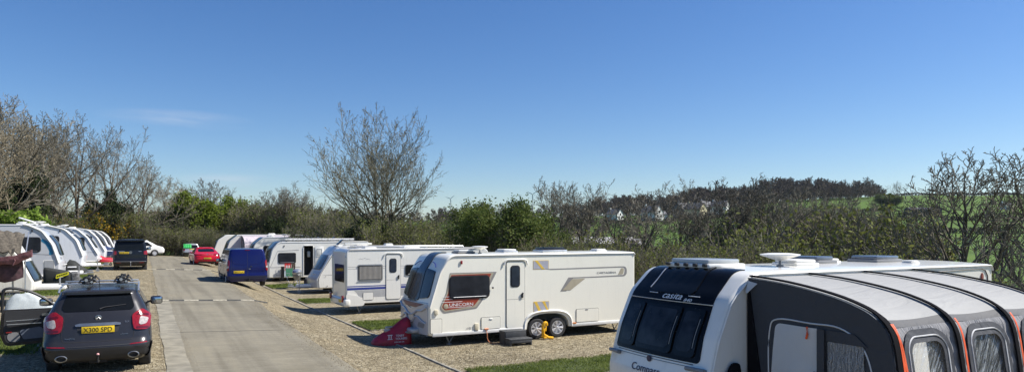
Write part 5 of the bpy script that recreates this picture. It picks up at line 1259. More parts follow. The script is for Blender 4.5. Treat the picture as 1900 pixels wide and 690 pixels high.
cloth('towel', 'black garment hanging at the left end under the window of the open caravan', mat('black_cotton', (.015, .015, .018), .9), .82, .98, .2, .85)
cloth('towel', 'brown striped cloth hanging right of the red towel', mat('brown_cloth', (.12, .09, .07), .9, var=.5, scale=20), 1.5, 1.18, .25, .5)
cloth('towel', 'pale blue shirt hanging below the red towel', mat('pale_blue_cloth', (.35, .42, .48), .9, var=.2), 1.1, .72, .35, .45)
bin_ = thing('gas_barbecue', 'steel barbecue with domed lid standing by the white raked caravan nose', 'barbecue', (7.75, 40.3, -.5), 0)
bm = B(); lathe(bm, [(0, .82), (.2, .82), (.26, .9), (.27, .98), (.24, 1.08), (.12, 1.16), (0, 1.18)], (0, 0, 0), 'Z', 18); obj('lid', bm, alu, bin_)
bm = B(); lathe(bm, [(0, .52), (.14, .55), (.22, .7), (.26, .82), (0, .82)], (0, 0, 0), 'Z', 18); obj('bowl', bm, steel, bin_)
for k in range(3):
    bm = B(); a = 2*PI*k/3+.5; cyl(bm, (.12*math.cos(a), .12*math.sin(a), .6), (.3*math.cos(a), .3*math.sin(a), 0), .018, n=6); obj('leg', bm, steel, bin_)
bt = thing('gas_bottle', 'black gas bottle next to the steel barbecue', 'gas bottle', (8.35, 40.6, -.5), 0)
bm = B(); lathe(bm, [(0, 0), (.15, 0), (.16, .05), (.16, .45), (.12, .55), (.05, .58), (0, .58)], (0, 0, 0), 'Z', 16); obj('bottle', bm, blackp, bt)
bm = B(); lathe(bm, [(.09, .56), (.09, .66), (.08, .66), (.08, .56)], (0, 0, 0), 'Z', 14); cyl(bm, (0, 0, .56), (0, 0, .64), .025, n=8); obj('valve_guard', bm, steel, bt)
# left row hitch covers
blkc = mat('black_cover_cloth', (.018, .02, .018), .75, bump=.6, bscale=8, var=.3)
ly = 36.8+1.12
t = cover('hitch_cover', 'black hitch cover with a white band on the silver sided caravan', 'hitch cover', (-3.2, ly+1.0, .42), blkc, [(-.1, 0, .45, .2, .3), (.08, 0, .42, .24, .58), (.32, 0, .4, .24, .5), (.6, 0, .36, .2, .3), (.85, 0, .36, .12, .14)], 0)
bm = B(); box(bm, (.2, -.26, .66), (.36, .02, .06), .005); obj('white_band', bm, inkw, t)
bg = thing('storage_bag', 'black bag with yellow panel hanging before the weathered caravan', 'bag', (-3.2, 34.6, .38), 0)
bm = B(); box(bm, (.0, 0, .42), (1.0, .4, .72), .12, seg=3)
for v in bm.verts: v.co.z += -.18*v.co.x+.03*math.sin(v.co.x*9); v.co.y += .03*math.sin(v.co.x*7+v.co.z*5)
obj('bag', bm, blkc, bg)
bm = B(); prism(bm, rpoly([(-.05, .38, .03), (.42, .55, .03), (.42, .68, .03), (-.02, .56, .03)]), lambda a, b, o: (a, -.23-o, b), .02); yp = obj('yellow_panel', bm, mat('vivid_yellow', (.75, .68, .02), .5), bg)
for k in range(6):
    bm = B(); box(bm, (.03+.065*k, -.257, .50+.023*k), (.035, .008, .05), 0); obj('panel_mark', bm, inkm, bg)
bm = B(); box(bm, (.62, .0, .42), (.34, .36, .5), .1, seg=3); obj('side_pocket', bm, mat('grey_bag', (.12, .12, .12), .7, var=.6, scale=10), bg)
t = cover('hitch_cover', 'crumpled red hitch cover beside the white caravan with steep dark window', 'hitch cover', (-2.75, 54.9, .45), redc, [(-.2, 0, .35, .1, .4), (-.05, 0, .32, .2, .75), (.15, 0, .3, .26, .42), (.45, 0, .3, .26, .3), (.75, 0, .3, .22, .28), (1.05, 0, .3, .15, .15)], 0)
bm = B(); box(bm, (.12, -.29, .55), (.22, .02, .14), .01); obj('white_mark', bm, inkw, t)
t = cover('hitch_cover', 'navy hitch cover beside the black van', 'hitch cover', (-2.55, 63.4, .5), mat('navy_cover_cloth', (.012, .03, .10), .6, bump=.5, bscale=9), [(-.3, 0, .5, .1, .7), (0, 0, .45, .24, .75), (.5, 0, .42, .25, .5), (1.0, 0, .42, .2, .3)], 0)
bm = B(); box(bm, (.2, -.26, .85), (.35, .02, .07), .005); obj('white_band', bm, inkw, t)
# crumpled pale cover lying behind the open car door
bm = B(); nx, ny = 16, 10; vs = []; fs = []
for i in range(nx+1):
    for k in range(ny+1):
        u_, v_ = i/nx, k/ny; e = math.sin(PI*v_)**.6*math.sin(PI*min(1, u_*1.15+.0))**.5 if u_ < .87 else math.sin(PI*v_)*.3*(1-u_)/.13
        h = (.62*(1-u_)**1.1+.16)*e+.04*math.sin(i*1.7+k*.8)*e
        vs.append((-.55+1.7*u_+.05*math.sin(k*1.3), -.3+.6*v_, h))
for i in range(nx):
    for k in range(ny): a = i*(ny+1)+k; fs.append((a, a+1, a+ny+2, a+ny+1))
add_mesh(bm, vs, fs); o = obj('ground_cover_sheet', bm, mat('pale_grey_sheet', (.5, .54, .54), .6, bump=.5, bscale=6), None, angle=70); o.location = (-3.3, 26.7, gz(-3.2, 26.7)+.01); tag(o, 'pale crumpled sheet heaped on the grass behind the open car door', 'sheet')
# security camera pole
px_, py_ = -6.0, 84.5; pz = gz(px_, py_)
cp = thing('camera_pole', 'slim white pole with a security camera behind the black van', 'pole', (px_, py_, pz), 0)
bm = B(); cyl(bm, (0, 0, 0), (0, 0, 4.0), .06, .05, 10); obj('pole', bm, trimw, cp)
bm = B(); box(bm, (0, -.1, 4.1), (.55, .45, .22), .04); box(bm, (-.2, -.1, 3.8), (.2, .25, .25), .04); obj('camera', bm, trimw, cp)
# speed bumps: black and cream rubber blocks
def bump(y, x0, x1, label):
    t = thing('speed_bump', label, 'speed bump', ((x0+x1)/2, y, gz((x0+x1)/2, y)+.012), 0, 'speed bumps across the road')
    n = 8; w_ = (x1-x0)/n
    for k in range(n):
        xa = x0+w_*k; bm = B(); vs = []; c0 = (x0+x1)/2; z0 = gz(c0, y)
        for x in (xa+.004, xa+w_-.004):
            for dy, dz in ((-.13, 0), (-.10, .024), (-.04, .034), (.04, .034), (.10, .024), (.13, 0)): vs.append((x-c0, dy, gz(x, y)-z0+dz-.003))
        add_mesh(bm, vs, [(i, i+1, i+7, i+6) for i in range(5)]+[(0, 1, 2, 3, 4, 5), (6, 7, 8, 9, 10, 11)])
        obj('rubber_block', bm, mat('worn_cream_block', (.31, .285, .22), .8, var=.3, scale=9) if k % 2 == 0 else mat('worn_black_block', (.045, .045, .042), .8, var=.4, scale=9), t, smooth=False)
bump(28.6, .35, 4.35, 'nearer of the two black and cream speed bumps'); bump(49.6, .2, 4.5, 'farther of the two black and cream speed bumps')
# ------------------------------------------------------------------ ground materials
def ramp(n, stops):
    r = n.new('ShaderNodeValToRGB'); e = r.color_ramp.elements
    while len(e) < len(stops): e.new(.5)
    for k, (p, c) in enumerate(stops): e[k].position = p; e[k].color = (*c, 1)
    return r
def gravel_mat():
    m = bpy.data.materials.new('gravel'); n, l = nodes_of(m); b = n['Principled BSDF']; b.inputs['Roughness'].default_value = .9; b.inputs['Specular IOR Level'].default_value = .25
    tc = n.new('ShaderNodeTexCoord')
    v = n.new('ShaderNodeTexVoronoi'); v.inputs['Scale'].default_value = 26; l.new(tc.outputs['Object'], v.inputs['Vector'])
    v2 = n.new('ShaderNodeTexVoronoi'); v2.inputs['Scale'].default_value = 9; l.new(tc.outputs['Object'], v2.inputs['Vector'])
    s = n.new('ShaderNodeSeparateColor'); l.new(v.outputs['Color'], s.inputs['Color'])
    s2 = n.new('ShaderNodeSeparateColor'); l.new(v2.outputs['Color'], s2.inputs['Color'])
    av = n.new('ShaderNodeMix'); av.inputs['Factor'].default_value = .35; l.new(s.outputs['Red'], av.inputs['A']); l.new(s2.outputs['Green'], av.inputs['B'])
    r = ramp(n, [(.0, (.08, .063, .036)), (.3, (.18, .148, .088)), (.55, (.28, .235, .15)), (.8, (.38, .33, .225)), (1., (.52, .47, .35))]); l.new(av.outputs['Result'], r.inputs['Fac'])
    nz = n.new('ShaderNodeTexNoise'); nz.inputs['Scale'].default_value = .55; nz.inputs['Detail'].default_value = 6; nz.inputs['Roughness'].default_value = .7; l.new(tc.outputs['Object'], nz.inputs['Vector'])
    r2 = ramp(n, [(.3, (.72, .70, .66)), (.5, (1., 1, 1)), (.72, (1.18, 1.12, 1.02))]); l.new(nz.outputs['Fac'], r2.inputs['Fac'])
    mx = n.new('ShaderNodeMix'); mx.data_type = 'RGBA'; mx.blend_type = 'MULTIPLY'; mx.inputs['Factor'].default_value = 1; l.new(r.outputs['Color'], mx.inputs['A']); l.new(r2.outputs['Color'], mx.inputs['B'])
    l.new(mx.outputs['Result'], b.inputs['Base Color'])
    bp = n.new('ShaderNodeBump'); bp.inputs['Strength'].default_value = .9; bp.inputs['Distance'].default_value = .03; bp.invert = True; l.new(v.outputs['Distance'], bp.inputs['Height']); l.new(bp.outputs['Normal'], b.inputs['Normal'])
    return m
def concrete_mat():
    m = bpy.data.materials.new('brushed_concrete'); n, l = nodes_of(m); b = n['Principled BSDF']; b.inputs['Roughness'].default_value = .85; b.inputs['Specular IOR Level'].default_value = .3
    tc = n.new('ShaderNodeTexCoord'); mp = n.new('ShaderNodeMapping'); mp.inputs['Scale'].default_value = (.5, 7, 1); mp.inputs['Rotation'].default_value = (0, 0, R(2)); l.new(tc.outputs['Object'], mp.inputs['Vector'])
    a = n.new('ShaderNodeTexNoise'); a.inputs['Scale'].default_value = 3.2; a.inputs['Detail'].default_value = 8; a.inputs['Roughness'].default_value = .75; l.new(mp.outputs['Vector'], a.inputs['Vector'])
    r = ramp(n, [(.25, (.15, .134, .098)), (.5, (.212, .192, .145)), (.75, (.29, .268, .205))]); l.new(a.outputs['Fac'], r.inputs['Fac'])
    c = n.new('ShaderNodeTexNoise'); c.inputs['Scale'].default_value = .45; c.inputs['Detail'].default_value = 7; c.inputs['Roughness'].default_value = .65; l.new(tc.outputs['Object'], c.inputs['Vector'])
    r2 = ramp(n, [(.3, (.80, .79, .76)), (.5, (1, 1, 1)), (.7, (1.12, 1.10, 1.05))]); l.new(c.outputs['Fac'], r2.inputs['Fac'])
    mx = n.new('ShaderNodeMix'); mx.data_type = 'RGBA'; mx.blend_type = 'MULTIPLY'; mx.inputs['Factor'].default_value = 1; l.new(r.outputs['Color'], mx.inputs['A']); l.new(r2.outputs['Color'], mx.inputs['B'])
    tk = n.new('ShaderNodeMapping'); tk.inputs['Scale'].default_value = (3.2, .10, 1); l.new(tc.outputs['Object'], tk.inputs['Vector']); tn = n.new('ShaderNodeTexNoise'); tn.inputs['Scale'].default_value = 1.; tn.inputs['Detail'].default_value = 5; l.new(tk.outputs['Vector'], tn.inputs['Vector'])
    rt = ramp(n, [(.35, (.82, .81, .79)), (.5, (1, 1, 1)), (.68, (1.10, 1.09, 1.06))]); l.new(tn.outputs['Fac'], rt.inputs['Fac']); mt_ = n.new('ShaderNodeMix'); mt_.data_type = 'RGBA'; mt_.blend_type = 'MULTIPLY'; mt_.inputs['Factor'].default_value = 1; l.new(mx.outputs['Result'], mt_.inputs['A']); l.new(rt.outputs['Color'], mt_.inputs['B']); mx = mt_
    sp = n.new('ShaderNodeTexNoise'); sp.inputs['Scale'].default_value = 60; sp.inputs['Detail'].default_value = 3; l.new(tc.outputs['Object'], sp.inputs['Vector'])
    r3 = ramp(n, [(.35, (.8, .8, .8)), (.6, (1.08, 1.08, 1.08))]); l.new(sp.outputs['Fac'], r3.inputs['Fac'])
    m2 = n.new('ShaderNodeMix'); m2.data_type = 'RGBA'; m2.blend_type = 'MULTIPLY'; m2.inputs['Factor'].default_value = 1; l.new(mx.outputs['Result'], m2.inputs['A']); l.new(r3.outputs['Color'], m2.inputs['B'])
    l.new(m2.outputs['Result'], b.inputs['Base Color'])
    bp = n.new('ShaderNodeBump'); bp.inputs['Strength'].default_value = .5; bp.inputs['Distance'].default_value = .02; l.new(a.outputs['Fac'], bp.inputs['Height']); l.new(bp.outputs['Normal'], b.inputs['Normal'])
    return m
def field_mat():
    m = bpy.data.materials.new('pasture'); n, l = nodes_of(m); b = n['Principled BSDF']; b.inputs['Roughness'].default_value = .9; b.inputs['Specular IOR Level'].default_value = .2
    tc = n.new('ShaderNodeTexCoord')
    a = n.new('ShaderNodeTexNoise'); a.inputs['Scale'].default_value = .03; a.inputs['Detail'].default_value = 8; a.inputs['Roughness'].default_value = .7; l.new(tc.outputs['Object'], a.inputs['Vector'])
    r = ramp(n, [(.3, (.045, .080, .010)), (.5, (.072, .132, .014)), (.7, (.105, .165, .022))]); l.new(a.outputs['Fac'], r.inputs['Fac'])
    c = n.new('ShaderNodeTexNoise'); c.inputs['Scale'].default_value = 1.3; c.inputs['Detail'].default_value = 8; c.inputs['Roughness'].default_value = .75; l.new(tc.outputs['Object'], c.inputs['Vector'])
    r2 = ramp(n, [(.3, (.6, .62, .6)), (.5, (1, 1, 1)), (.72, (1.35, 1.25, 1.0))]); l.new(c.outputs['Fac'], r2.inputs['Fac'])
    mx = n.new('ShaderNodeMix'); mx.data_type = 'RGBA'; mx.blend_type = 'MULTIPLY'; mx.inputs['Factor'].default_value = 1; l.new(r.outputs['Color'], mx.inputs['A']); l.new(r2.outputs['Color'], mx.inputs['B'])
    # rough brown undergrowth in the belt just outside the pitches
    g = n.new('ShaderNodeAttribute'); g.attribute_name = 'scrub'
    m3 = n.new('ShaderNodeMix'); m3.data_type = 'RGBA'; l.new(g.outputs['Fac'], m3.inputs['Factor']); l.new(mx.outputs['Result'], m3.inputs['A'])
    r4 = ramp(n, [(.3, (.035, .030, .015)), (.5, (.075, .07, .03)), (.7, (.11, .10, .045))]); l.new(c.outputs['Fac'], r4.inputs['Fac']); l.new(r4.outputs['Color'], m3.inputs['B'])
    l.new(m3.outputs['Result'], b.inputs['Base Color'])
    bp = n.new('ShaderNodeBump'); bp.inputs['Strength'].default_value = .6; bp.inputs['Distance'].default_value = .15; l.new(c.outputs['Fac'], bp.inputs['Height']); l.new(bp.outputs['Normal'], b.inputs['Normal'])
    return m
# ground: one polar sheet out to the horizon
rad = np.concatenate([np.linspace(.0, 2, 3), np.geomspace(3, 4200, 120)]); ang = np.linspace(-PI, PI, 361)[:-1]
RR, AA = np.meshgrid(rad, ang, indexing='ij')
Xc = RR*np.sin(AA); Yc = RR*np.cos(AA); GX = .88*Xc+.475*Yc; GY = -.475*Xc+.88*Yc
GZ = land_z(GX, GY)
ins = (GX > -16.5) & (GX < 17.2) & (GY > -22) & (GY < 91)
GZ = np.where(ins, GZ-.10, GZ-.02)
V = np.stack([GX, GY, GZ], -1).reshape(-1, 3); nA = len(ang); F_ = []
i0 = np.arange(len(rad)-1)[:, None]*nA; j = np.arange(nA)[None]; j2 = (j+1) % nA
Fq = np.stack([i0+j, i0+j2, i0+nA+j2, i0+nA+j], -1).reshape(-1, 4)[:, ::-1]
go = mesh_np('ground', V, Fq, field_mat()); tag(go, kind='structure')
at = go.data.attributes.new('scrub', 'FLOAT', 'POINT')
dd, aa_ = cam_polar(GX.ravel(), GY.ravel())
sc_ = np.clip(1.25-(dd-55)/35, 0, 1); at.data.foreach_set('value', sc_.astype(np.float32))
def sheet(name, x0, x1, y0, y1, off, m, step=.4, edge=None, kind='structure', jit=0.):
    nx = max(2, int((x1-x0)/step)); ny = max(2, int((y1-y0)/step)); X, Y = np.meshgrid(np.linspace(0, 1, nx+1), np.linspace(y0, y1, ny+1), indexing='ij')
    a = x0 + (edge[0](Y) if edge else 0) ; b_ = x1 + (edge[1](Y) if edge else 0)
    XX = a+(b_-a)*X; YY = Y+(jit*(np.sin(XX*2.3+YY0(X))) if False else 0)
    Z = site_z(XX, YY)+off; V = np.stack([XX, YY, Z], -1).reshape(-1, 3)
    i = np.arange(nx)[:, None]*(ny+1); j = np.arange(ny)[None]; Fq = np.stack([i+j, i+ny+1+j, i+ny+2+j, i+j+1], -1).reshape(-1, 4)
    o = mesh_np(name, V, Fq, m); tag(o, kind=kind); return o
gm_ = gravel_mat()
sheet('gravel', -16, 17, -21.5, 90, 0, gm_, .5)
wob = lambda s_, ph: (lambda Y: s_*(np.sin(Y*.9+ph)*.5+np.sin(Y*2.3+ph*2)*.3+np.sin(Y*5.1+ph)*.2))
cm = concrete_mat()
re = lambda Y: wob(.04, 1)(Y)+.28*np.clip((24-Y)/9, 0, 1)+.3*np.clip((Y-14)/14, 0, 1)-.25*np.clip((Y-30)/30, 0, 1)
sheet('road', .5, 3.65, -20, 83, .012, cm, .3, (wob(.04, 3), re))
# cross slabs, slightly different pours; strips with dusty gravel washed on to the edges
jm = mat('road_joint', (.10, .095, .08), .9, var=.3)
for y in (20.2, 28.35, 38.6, 49.3, 66): sheet('road_joint', .55, 3.75, y, y+.04, .017, jm, .3)
pour = mat('pale_road_margin', (.235, .215, .165), .9, var=.2, scale=3, bump=.3)
sheet('road_margin', .40, .85, -20, 28.3, .016, pour, .15, (wob(.03, 5), wob(.02, 2)))
# right hand edging kerb, and pitch dividers
kerbm = mat('edging_concrete', (.27, .25, .205), .85, var=.25, scale=4, bump=.3)
def kerb(pts, w=.07, h=.035, name='kerb'):
    bm = B()
    for (x0, y0), (x1, y1) in zip(pts, pts[1:]):
        L_ = math.hypot(x1-x0, y1-y0); n = max(1, int(L_/.9)); dx_, dy_ = (x1-x0)/L_, (y1-y0)/L_
        for k in range(n):
            f = (k+.5)/n; x = x0+(x1-x0)*f; y = y0+(y1-y0)*f; l_ = L_/n-.012
            x += random.uniform(-.01, .01); z = float(site_z(x, y)); za = float(site_z(x-dx_*l_/2, y-dy_*l_/2)); zb = float(site_z(x+dx_*l_/2, y+dy_*l_/2))
            vs = box(bm, (0, 0, 0), (l_, w, .2), .008); 
            bmesh.ops.rotate(bm, verts=vs, cent=(0, 0, 0), matrix=Matrix.Rotation(-math.atan2(zb-za, l_), 3, 'Y')); bmesh.ops.rotate(bm, verts=vs, cent=(0, 0, 0), matrix=Matrix.Rotation(math.atan2(dy_, dx_), 3, 'Z'))
            bmesh.ops.translate(bm, verts=vs, vec=(x, y, z+h-.1+random.uniform(-.006, .006)))
    return tag(obj(name, bm, kerbm), kind='structure')
kerb([(6.35, -10), (6.3, 43), (6.2, 60)])
grassb = mat('lawn_soil', (.045, .06, .018), .95, var=.5, scale=9, bump=.8, bscale=30)
strips = [(6.5, 16.6, 12.6, 14.3), (6.5, 16.6, 21.8, 24.0), (6.5, 16.6, 31.6, 33.6), (6.5, 16.6, 40.8, 43.8), (6.4, 16.6, 51.5, 53.5), (6.4, 16.6, 60.0, 61.6),
          (-13, -2.15, 17.9, 23.6), (-13, -2.5, 31.2, 34.8), (-13, -2.5, 40.6, 43.8), (-13, -2.4, 50, 52.3), (-13, -2.4, 58.4, 60.4), (-13, -2.4, 66.5, 68.4), (-13, -2.4, 74.5, 76.5), (-15.8, -4.5, -5, 17)]
for s_ in strips: sheet('grass_strip', *s_, .03, grassb, .25)
for s_ in strips[:6]: kerb([(s_[0], s_[2]), (s_[1], s_[2])])
for s_ in strips[6:9]: kerb([(s_[0], s_[2]), (s_[1], s_[2])]); kerb([(s_[1]+.02, s_[2]), (s_[1]+.02, s_[3])])
# grass blades on the strips
rng = np.random.default_rng(5)
def blades(name, rects, dens, h, m, w=.006):
    P_ = []
    for (x0, x1, y0, y1) in rects:
        d = math.hypot((max(x0, min(x1, 7)) if x0 > 0 else x1), (y0+y1)/2); k = dens*min(1, (20/d))**1.2
        n = int((x1-x0)*(y1-y0)*k); P_.append(np.stack([rng.uniform(x0, x1, n), rng.uniform(y0, y1, n)], 1))
    P_ = np.concatenate(P_); n = len(P_); z = site_z(P_[:, 0], P_[:, 1])+.028; d = np.hypot(P_[:, 0], P_[:, 1])
    a = rng.uniform(0, 2*PI, n); ww = w*np.clip(d/14, 1, 3.5); hh = h*rng.uniform(.5, 1.3, n)*(1+.4*np.sin(P_[:, 0]*3)*np.sin(P_[:, 1]*2.7))
    lean = rng.normal(0, .35, (n, 2))*hh[:, None]; b0 = np.stack([P_[:, 0]-np.cos(a)*ww, P_[:, 1]-np.sin(a)*ww, z], 1); b1 = np.stack([P_[:, 0]+np.cos(a)*ww, P_[:, 1]+np.sin(a)*ww, z], 1)
    t = np.stack([P_[:, 0]+lean[:, 0], P_[:, 1]+lean[:, 1], z+hh], 1)
    V = np.stack([b0, b1, t], 1).reshape(-1, 3); F_ = np.arange(3*n).reshape(-1, 3)
    return mesh_np(name, V, F_, m, smooth=False)
def stones(name, regions, m, seed):
    g = np.random.default_rng(seed); P_ = []
    for (x0, x1, y0, y1, n, pw) in regions: P_.append(np.stack([x0+(x1-x0)*g.uniform(0, 1, n)**pw, g.uniform(y0, y1, n)], 1))
    P_ = np.concatenate(P_); n = len(P_); s_ = g.uniform(.005, .013, n)*(1+.6*(g.uniform(0, 1, n) > .93)); z = site_z(P_[:, 0], P_[:, 1])+.012
    base = np.array([[1, 0, 0], [0, 1, 0], [-1, 0, 0], [0, -1, 0], [0, 0, .7], [0, 0, -.7]])*1.; F0 = np.array([[0, 1, 4], [1, 2, 4], [2, 3, 4], [3, 0, 4], [1, 0, 5], [2, 1, 5], [3, 2, 5], [0, 3, 5]])
    a = g.uniform(0, 2*PI, n); b_ = base[None]*(s_[:, None, None]*g.uniform(.7, 1.3, (n, 6, 1))); ca, sa = np.cos(a)[:, None], np.sin(a)[:, None]
    V = np.stack([b_[..., 0]*ca-b_[..., 1]*sa+P_[:, 0:1], b_[..., 0]*sa+b_[..., 1]*ca+P_[:, 1:2], b_[..., 2]+z[:, None]], -1).reshape(-1, 3)
    return mesh_np(name, V, (F0[None]+6*np.arange(n)[:, None, None]).reshape(-1, 3), m, smooth=False)
def leaf_mat(name, c0, c1, c2, tr=.35, sc=.6, rough=.5):
    m = bpy.data.materials.new(name); n, l = nodes_of(m); b = n['Principled BSDF']; b.inputs['Roughness'].default_value = .75; b.inputs['Specular IOR Level'].default_value = .15
    tc = n.new('ShaderNodeTexCoord'); a = n.new('ShaderNodeTexNoise'); a.inputs['Scale'].default_value = sc; a.inputs['Detail'].default_value = 4; l.new(tc.outputs['Object'], a.inputs['Vector'])
    w = n.new('ShaderNodeTexWhiteNoise'); l.new(tc.outputs['Object'], w.inputs['Vector']) 
    g = n.new('ShaderNodeNewGeometry'); ad = n.new('ShaderNodeMath'); ad.operation = 'MULTIPLY_ADD'; l.new(g.outputs['Random Per Island'], ad.inputs[0]); ad.inputs[1].default_value = .5
    l.new(a.outputs['Fac'], ad.inputs[2]); s = n.new('ShaderNodeMath'); s.operation = 'SUBTRACT'; l.new(ad.outputs[0], s.inputs[0]); s.inputs[1].default_value = .25
    r = ramp(n, [(.25, c0), (.5, c1), (.78, c2)]); l.new(s.outputs[0], r.inputs['Fac']); l.new(r.outputs['Color'], b.inputs['Base Color'])
    t = n.new('ShaderNodeBsdfTranslucent'); l.new(r.outputs['Color'], t.inputs['Color']); ms = n.new('ShaderNodeMixShader'); ms.inputs['Fac'].default_value = tr
    l.new(b.outputs[0], ms.inputs[1]); l.new(t.outputs[0], ms.inputs[2]); l.new(ms.outputs[0], n['Material Output'].inputs['Surface'])
    MATS[name] = m; return m
sm_ = leaf_mat('loose_stones', (.14, .115, .075), (.25, .21, .145), (.40, .36, .27), 0, 3)
st_ = stones('loose_gravel', [(3.7, 9, 9, 24, 26000, 1), (-2.2, .5, 14, 30, 9000, 1), (7, 16, 14.3, 21.8, 14000, 1), (3.9, 3.35, 8, 45, 3500, 1.8), (.35, 1.0, 11, 45, 3500, 2.), (-2.2, .5, 30, 46, 4000, 1), (3.9, 6.2, 24, 45, 5000, 1)], sm_, 8)
tag(st_, 'loose stones scattered over the gravel and the road edges', 'gravel', kind='stuff')
gl_ = leaf_mat('grass_blades', (.075, .10, .018), (.14, .19, .035), (.26, .30, .08), .3, 1.5)
gb = blades('grass', [(a+(.0 if a > 0 else -.1), b+.1, c-.12, d+.12) for a, b, c, d in strips[:13]], 1500, .05, gl_); tag(gb, kind='stuff', label='short green grass on the strips between the pitches', cat='grass')

# ------------------------------------------------------------------ trees
bark_n = 0
def bark_mat(name, c0, c1, sc=7):
    m = bpy.data.materials.new(name); n, l = nodes_of(m); b = n['Principled BSDF']; b.inputs['Roughness'].default_value = .9; b.inputs['Specular IOR Level'].default_value = .2
    tc = n.new('ShaderNodeTexCoord'); mp = n.new('ShaderNodeMapping'); mp.inputs['Scale'].default_value = (1, 1, .35); l.new(tc.outputs['Object'], mp.inputs['Vector'])
    a = n.new('ShaderNodeTexNoise'); a.inputs['Scale'].default_value = sc; a.inputs['Detail'].default_value = 6; l.new(mp.outputs['Vector'], a.inputs['Vector'])
    r = ramp(n, [(.35, c0), (.65, c1)]); l.new(a.outputs['Fac'], r.inputs['Fac']); l.new(r.outputs['Color'], b.inputs['Base Color'])
    bp = n.new('ShaderNodeBump'); bp.inputs['Strength'].default_value = .6; bp.inputs['Distance'].default_value = .03; l.new(a.outputs['Fac'], bp.inputs['Height']); l.new(bp.outputs['Normal'], b.inputs['Normal'])
    MATS[name] = m; return m
bark = bark_mat('bark', (.055, .045, .032), (.16, .135, .10))
twig = bark_mat('twigs', (.10, .09, .065), (.26, .235, .18), 3)
twig_d = bark_mat('dark_twigs', (.07, .062, .046), (.19, .17, .13), 3)
twig_p = bark_mat('pale_twigs', (.16, .13, .08), (.34, .29, .20), 3)
lf_fresh = leaf_mat('fresh_leaves', (.08, .11, .015), (.14, .19, .022), (.24, .29, .045))
lf_green = leaf_mat('green_leaves', (.055, .082, .02), (.095, .13, .03), (.18, .21, .06))
lf_dark = leaf_mat('dark_leaves', (.014, .024, .008), (.028, .045, .014), (.06, .075, .025), .2)
lf_olive = leaf_mat('olive_leaves', (.08, .09, .022), (.15, .17, .04), (.25, .27, .08))
lf_bud = leaf_mat('dry_buds', (.06, .045, .03), (.11, .085, .05), (.18, .14, .09), .1)
lf_gorse = leaf_mat('gorse_flowers', (.04, .06, .015), (.12, .10, .02), (.55, .33, .02))
lf_laurel = leaf_mat('laurel_leaves', (.09, .15, .02), (.20, .30, .04), (.34, .44, .11))

def grow(seed, H, levels, base_pts=None, kids=(7, 6, 5, 4), ang=(38, 42, 45, 45), ratio=(.62, .55, .55, .5), up=(.0, .10, .06, .03), wig=.14, r0=.2, taper=.62, tmin=.3, steps=(9, 7, 6, 5, 4), spread=0., stems=1, env=None, fall=.62, l0=1.):
    """vectorised branching; returns list per level of (points (n,k,3), radii (n,k))"""
    g = np.random.default_rng(seed); out = []
    n = stems; a = g.uniform(0, 2*PI, n)+np.arange(n)*2*PI/max(1, n); tilt = spread*g.uniform(.4, 1., n)
    pos = np.stack([.25*np.cos(a)*(n > 1), .25*np.sin(a)*(n > 1), np.zeros(n)], 1)*(.6+stems*.12); d = np.stack([np.cos(a)*np.sin(tilt), np.sin(a)*np.sin(tilt), np.cos(tilt)], 1)
    L = H*g.uniform(.75, 1., n)*(.7 if levels > 2 else .9)*l0; rad_ = np.full(n, r0)*g.uniform(.7, 1, n)/(stems**.35)
    for lv in range(levels+1):
        k = steps[min(lv, len(steps)-1)]; P_ = np.zeros((len(pos), k+1, 3)); P_[:, 0] = pos; dd_ = d.copy(); p = pos.copy()
        u = up[min(lv, len(up)-1)]
        for s_ in range(k):
            dd_ = dd_+g.normal(0, wig*(.55+.45*lv), dd_.shape); dd_[:, 2] += u*(1+s_*.3); dd_ /= np.linalg.norm(dd_, axis=1)[:, None]
            p = p+dd_*(L/k)[:, None]; P_[:, s_+1] = p
        t = np.linspace(0, 1, k+1)[None]; endf = .12 if lv < levels else .35
        rr = rad_[:, None]*(1-(1-endf)*t**.85); out.append((P_, rr))
        if lv == levels: break
        m = kids[min(lv, len(kids)-1)]; N = len(pos); cnt = N*m
        tm = tmin if lv == 0 else .18
        tt = tm+(1-tm)*((np.arange(m)[None]+g.uniform(.1, .9, (N, m)))/m); tt = np.minimum(tt, .985)
        f = tt*k; i = np.minimum(f.astype(int), k-1); fr_ = (f-i)[..., None]; ar = np.arange(N)[:, None]
        st = P_[ar, i]*(1-fr_)+P_[ar, i+1]*fr_; pd = P_[ar, i+1]-P_[ar, i]; pd /= np.linalg.norm(pd, axis=2)[..., None]
        rp = (rr[ar, i]*(1-fr_[..., 0])+rr[ar, i+1]*fr_[..., 0])
        r1 = np.cross(pd, np.where(np.abs(pd[..., 2:3]) > .9, np.array([1., 0, 0]), np.array([0, 0, 1.]))); r1 /= np.linalg.norm(r1, axis=2)[..., None]; r2 = np.cross(pd, r1)
        az = (np.arange(m)[None]*2.4+g.uniform(0, 6.28, (N, 1))+g.normal(0, .35, (N, m)))[..., None]; rv = r1*np.cos(az)+r2*np.sin(az)
        # golden-angle spread round the parent for even crowns
        th = np.radians(ang[min(lv, len(ang)-1)])*g.uniform(.65, 1.25, (N, m))*(1-.25*tt); cd = pd*np.cos(th)[..., None]+rv*np.sin(th)[..., None]
        Lc = L[:, None]*ratio[min(lv, len(ratio)-1)]*(1.12-(fall if lv == 0 else .62)*(tt-tm)/(1-tm))*g.uniform(.7, 1.15, (N, m))
        pos = st.reshape(-1, 3); d = cd.reshape(-1, 3); L = Lc.reshape(-1); rad_ = np.minimum(rp.reshape(-1)*.8, rad_.repeat(m)*taper*g.uniform(.7, 1.1, cnt))
        if env is not None:
            e = env(pos); L = L*e; kk = L > .08; pos, d, L, rad_ = pos[kk], d[kk], L[kk], rad_[kk]
    return out
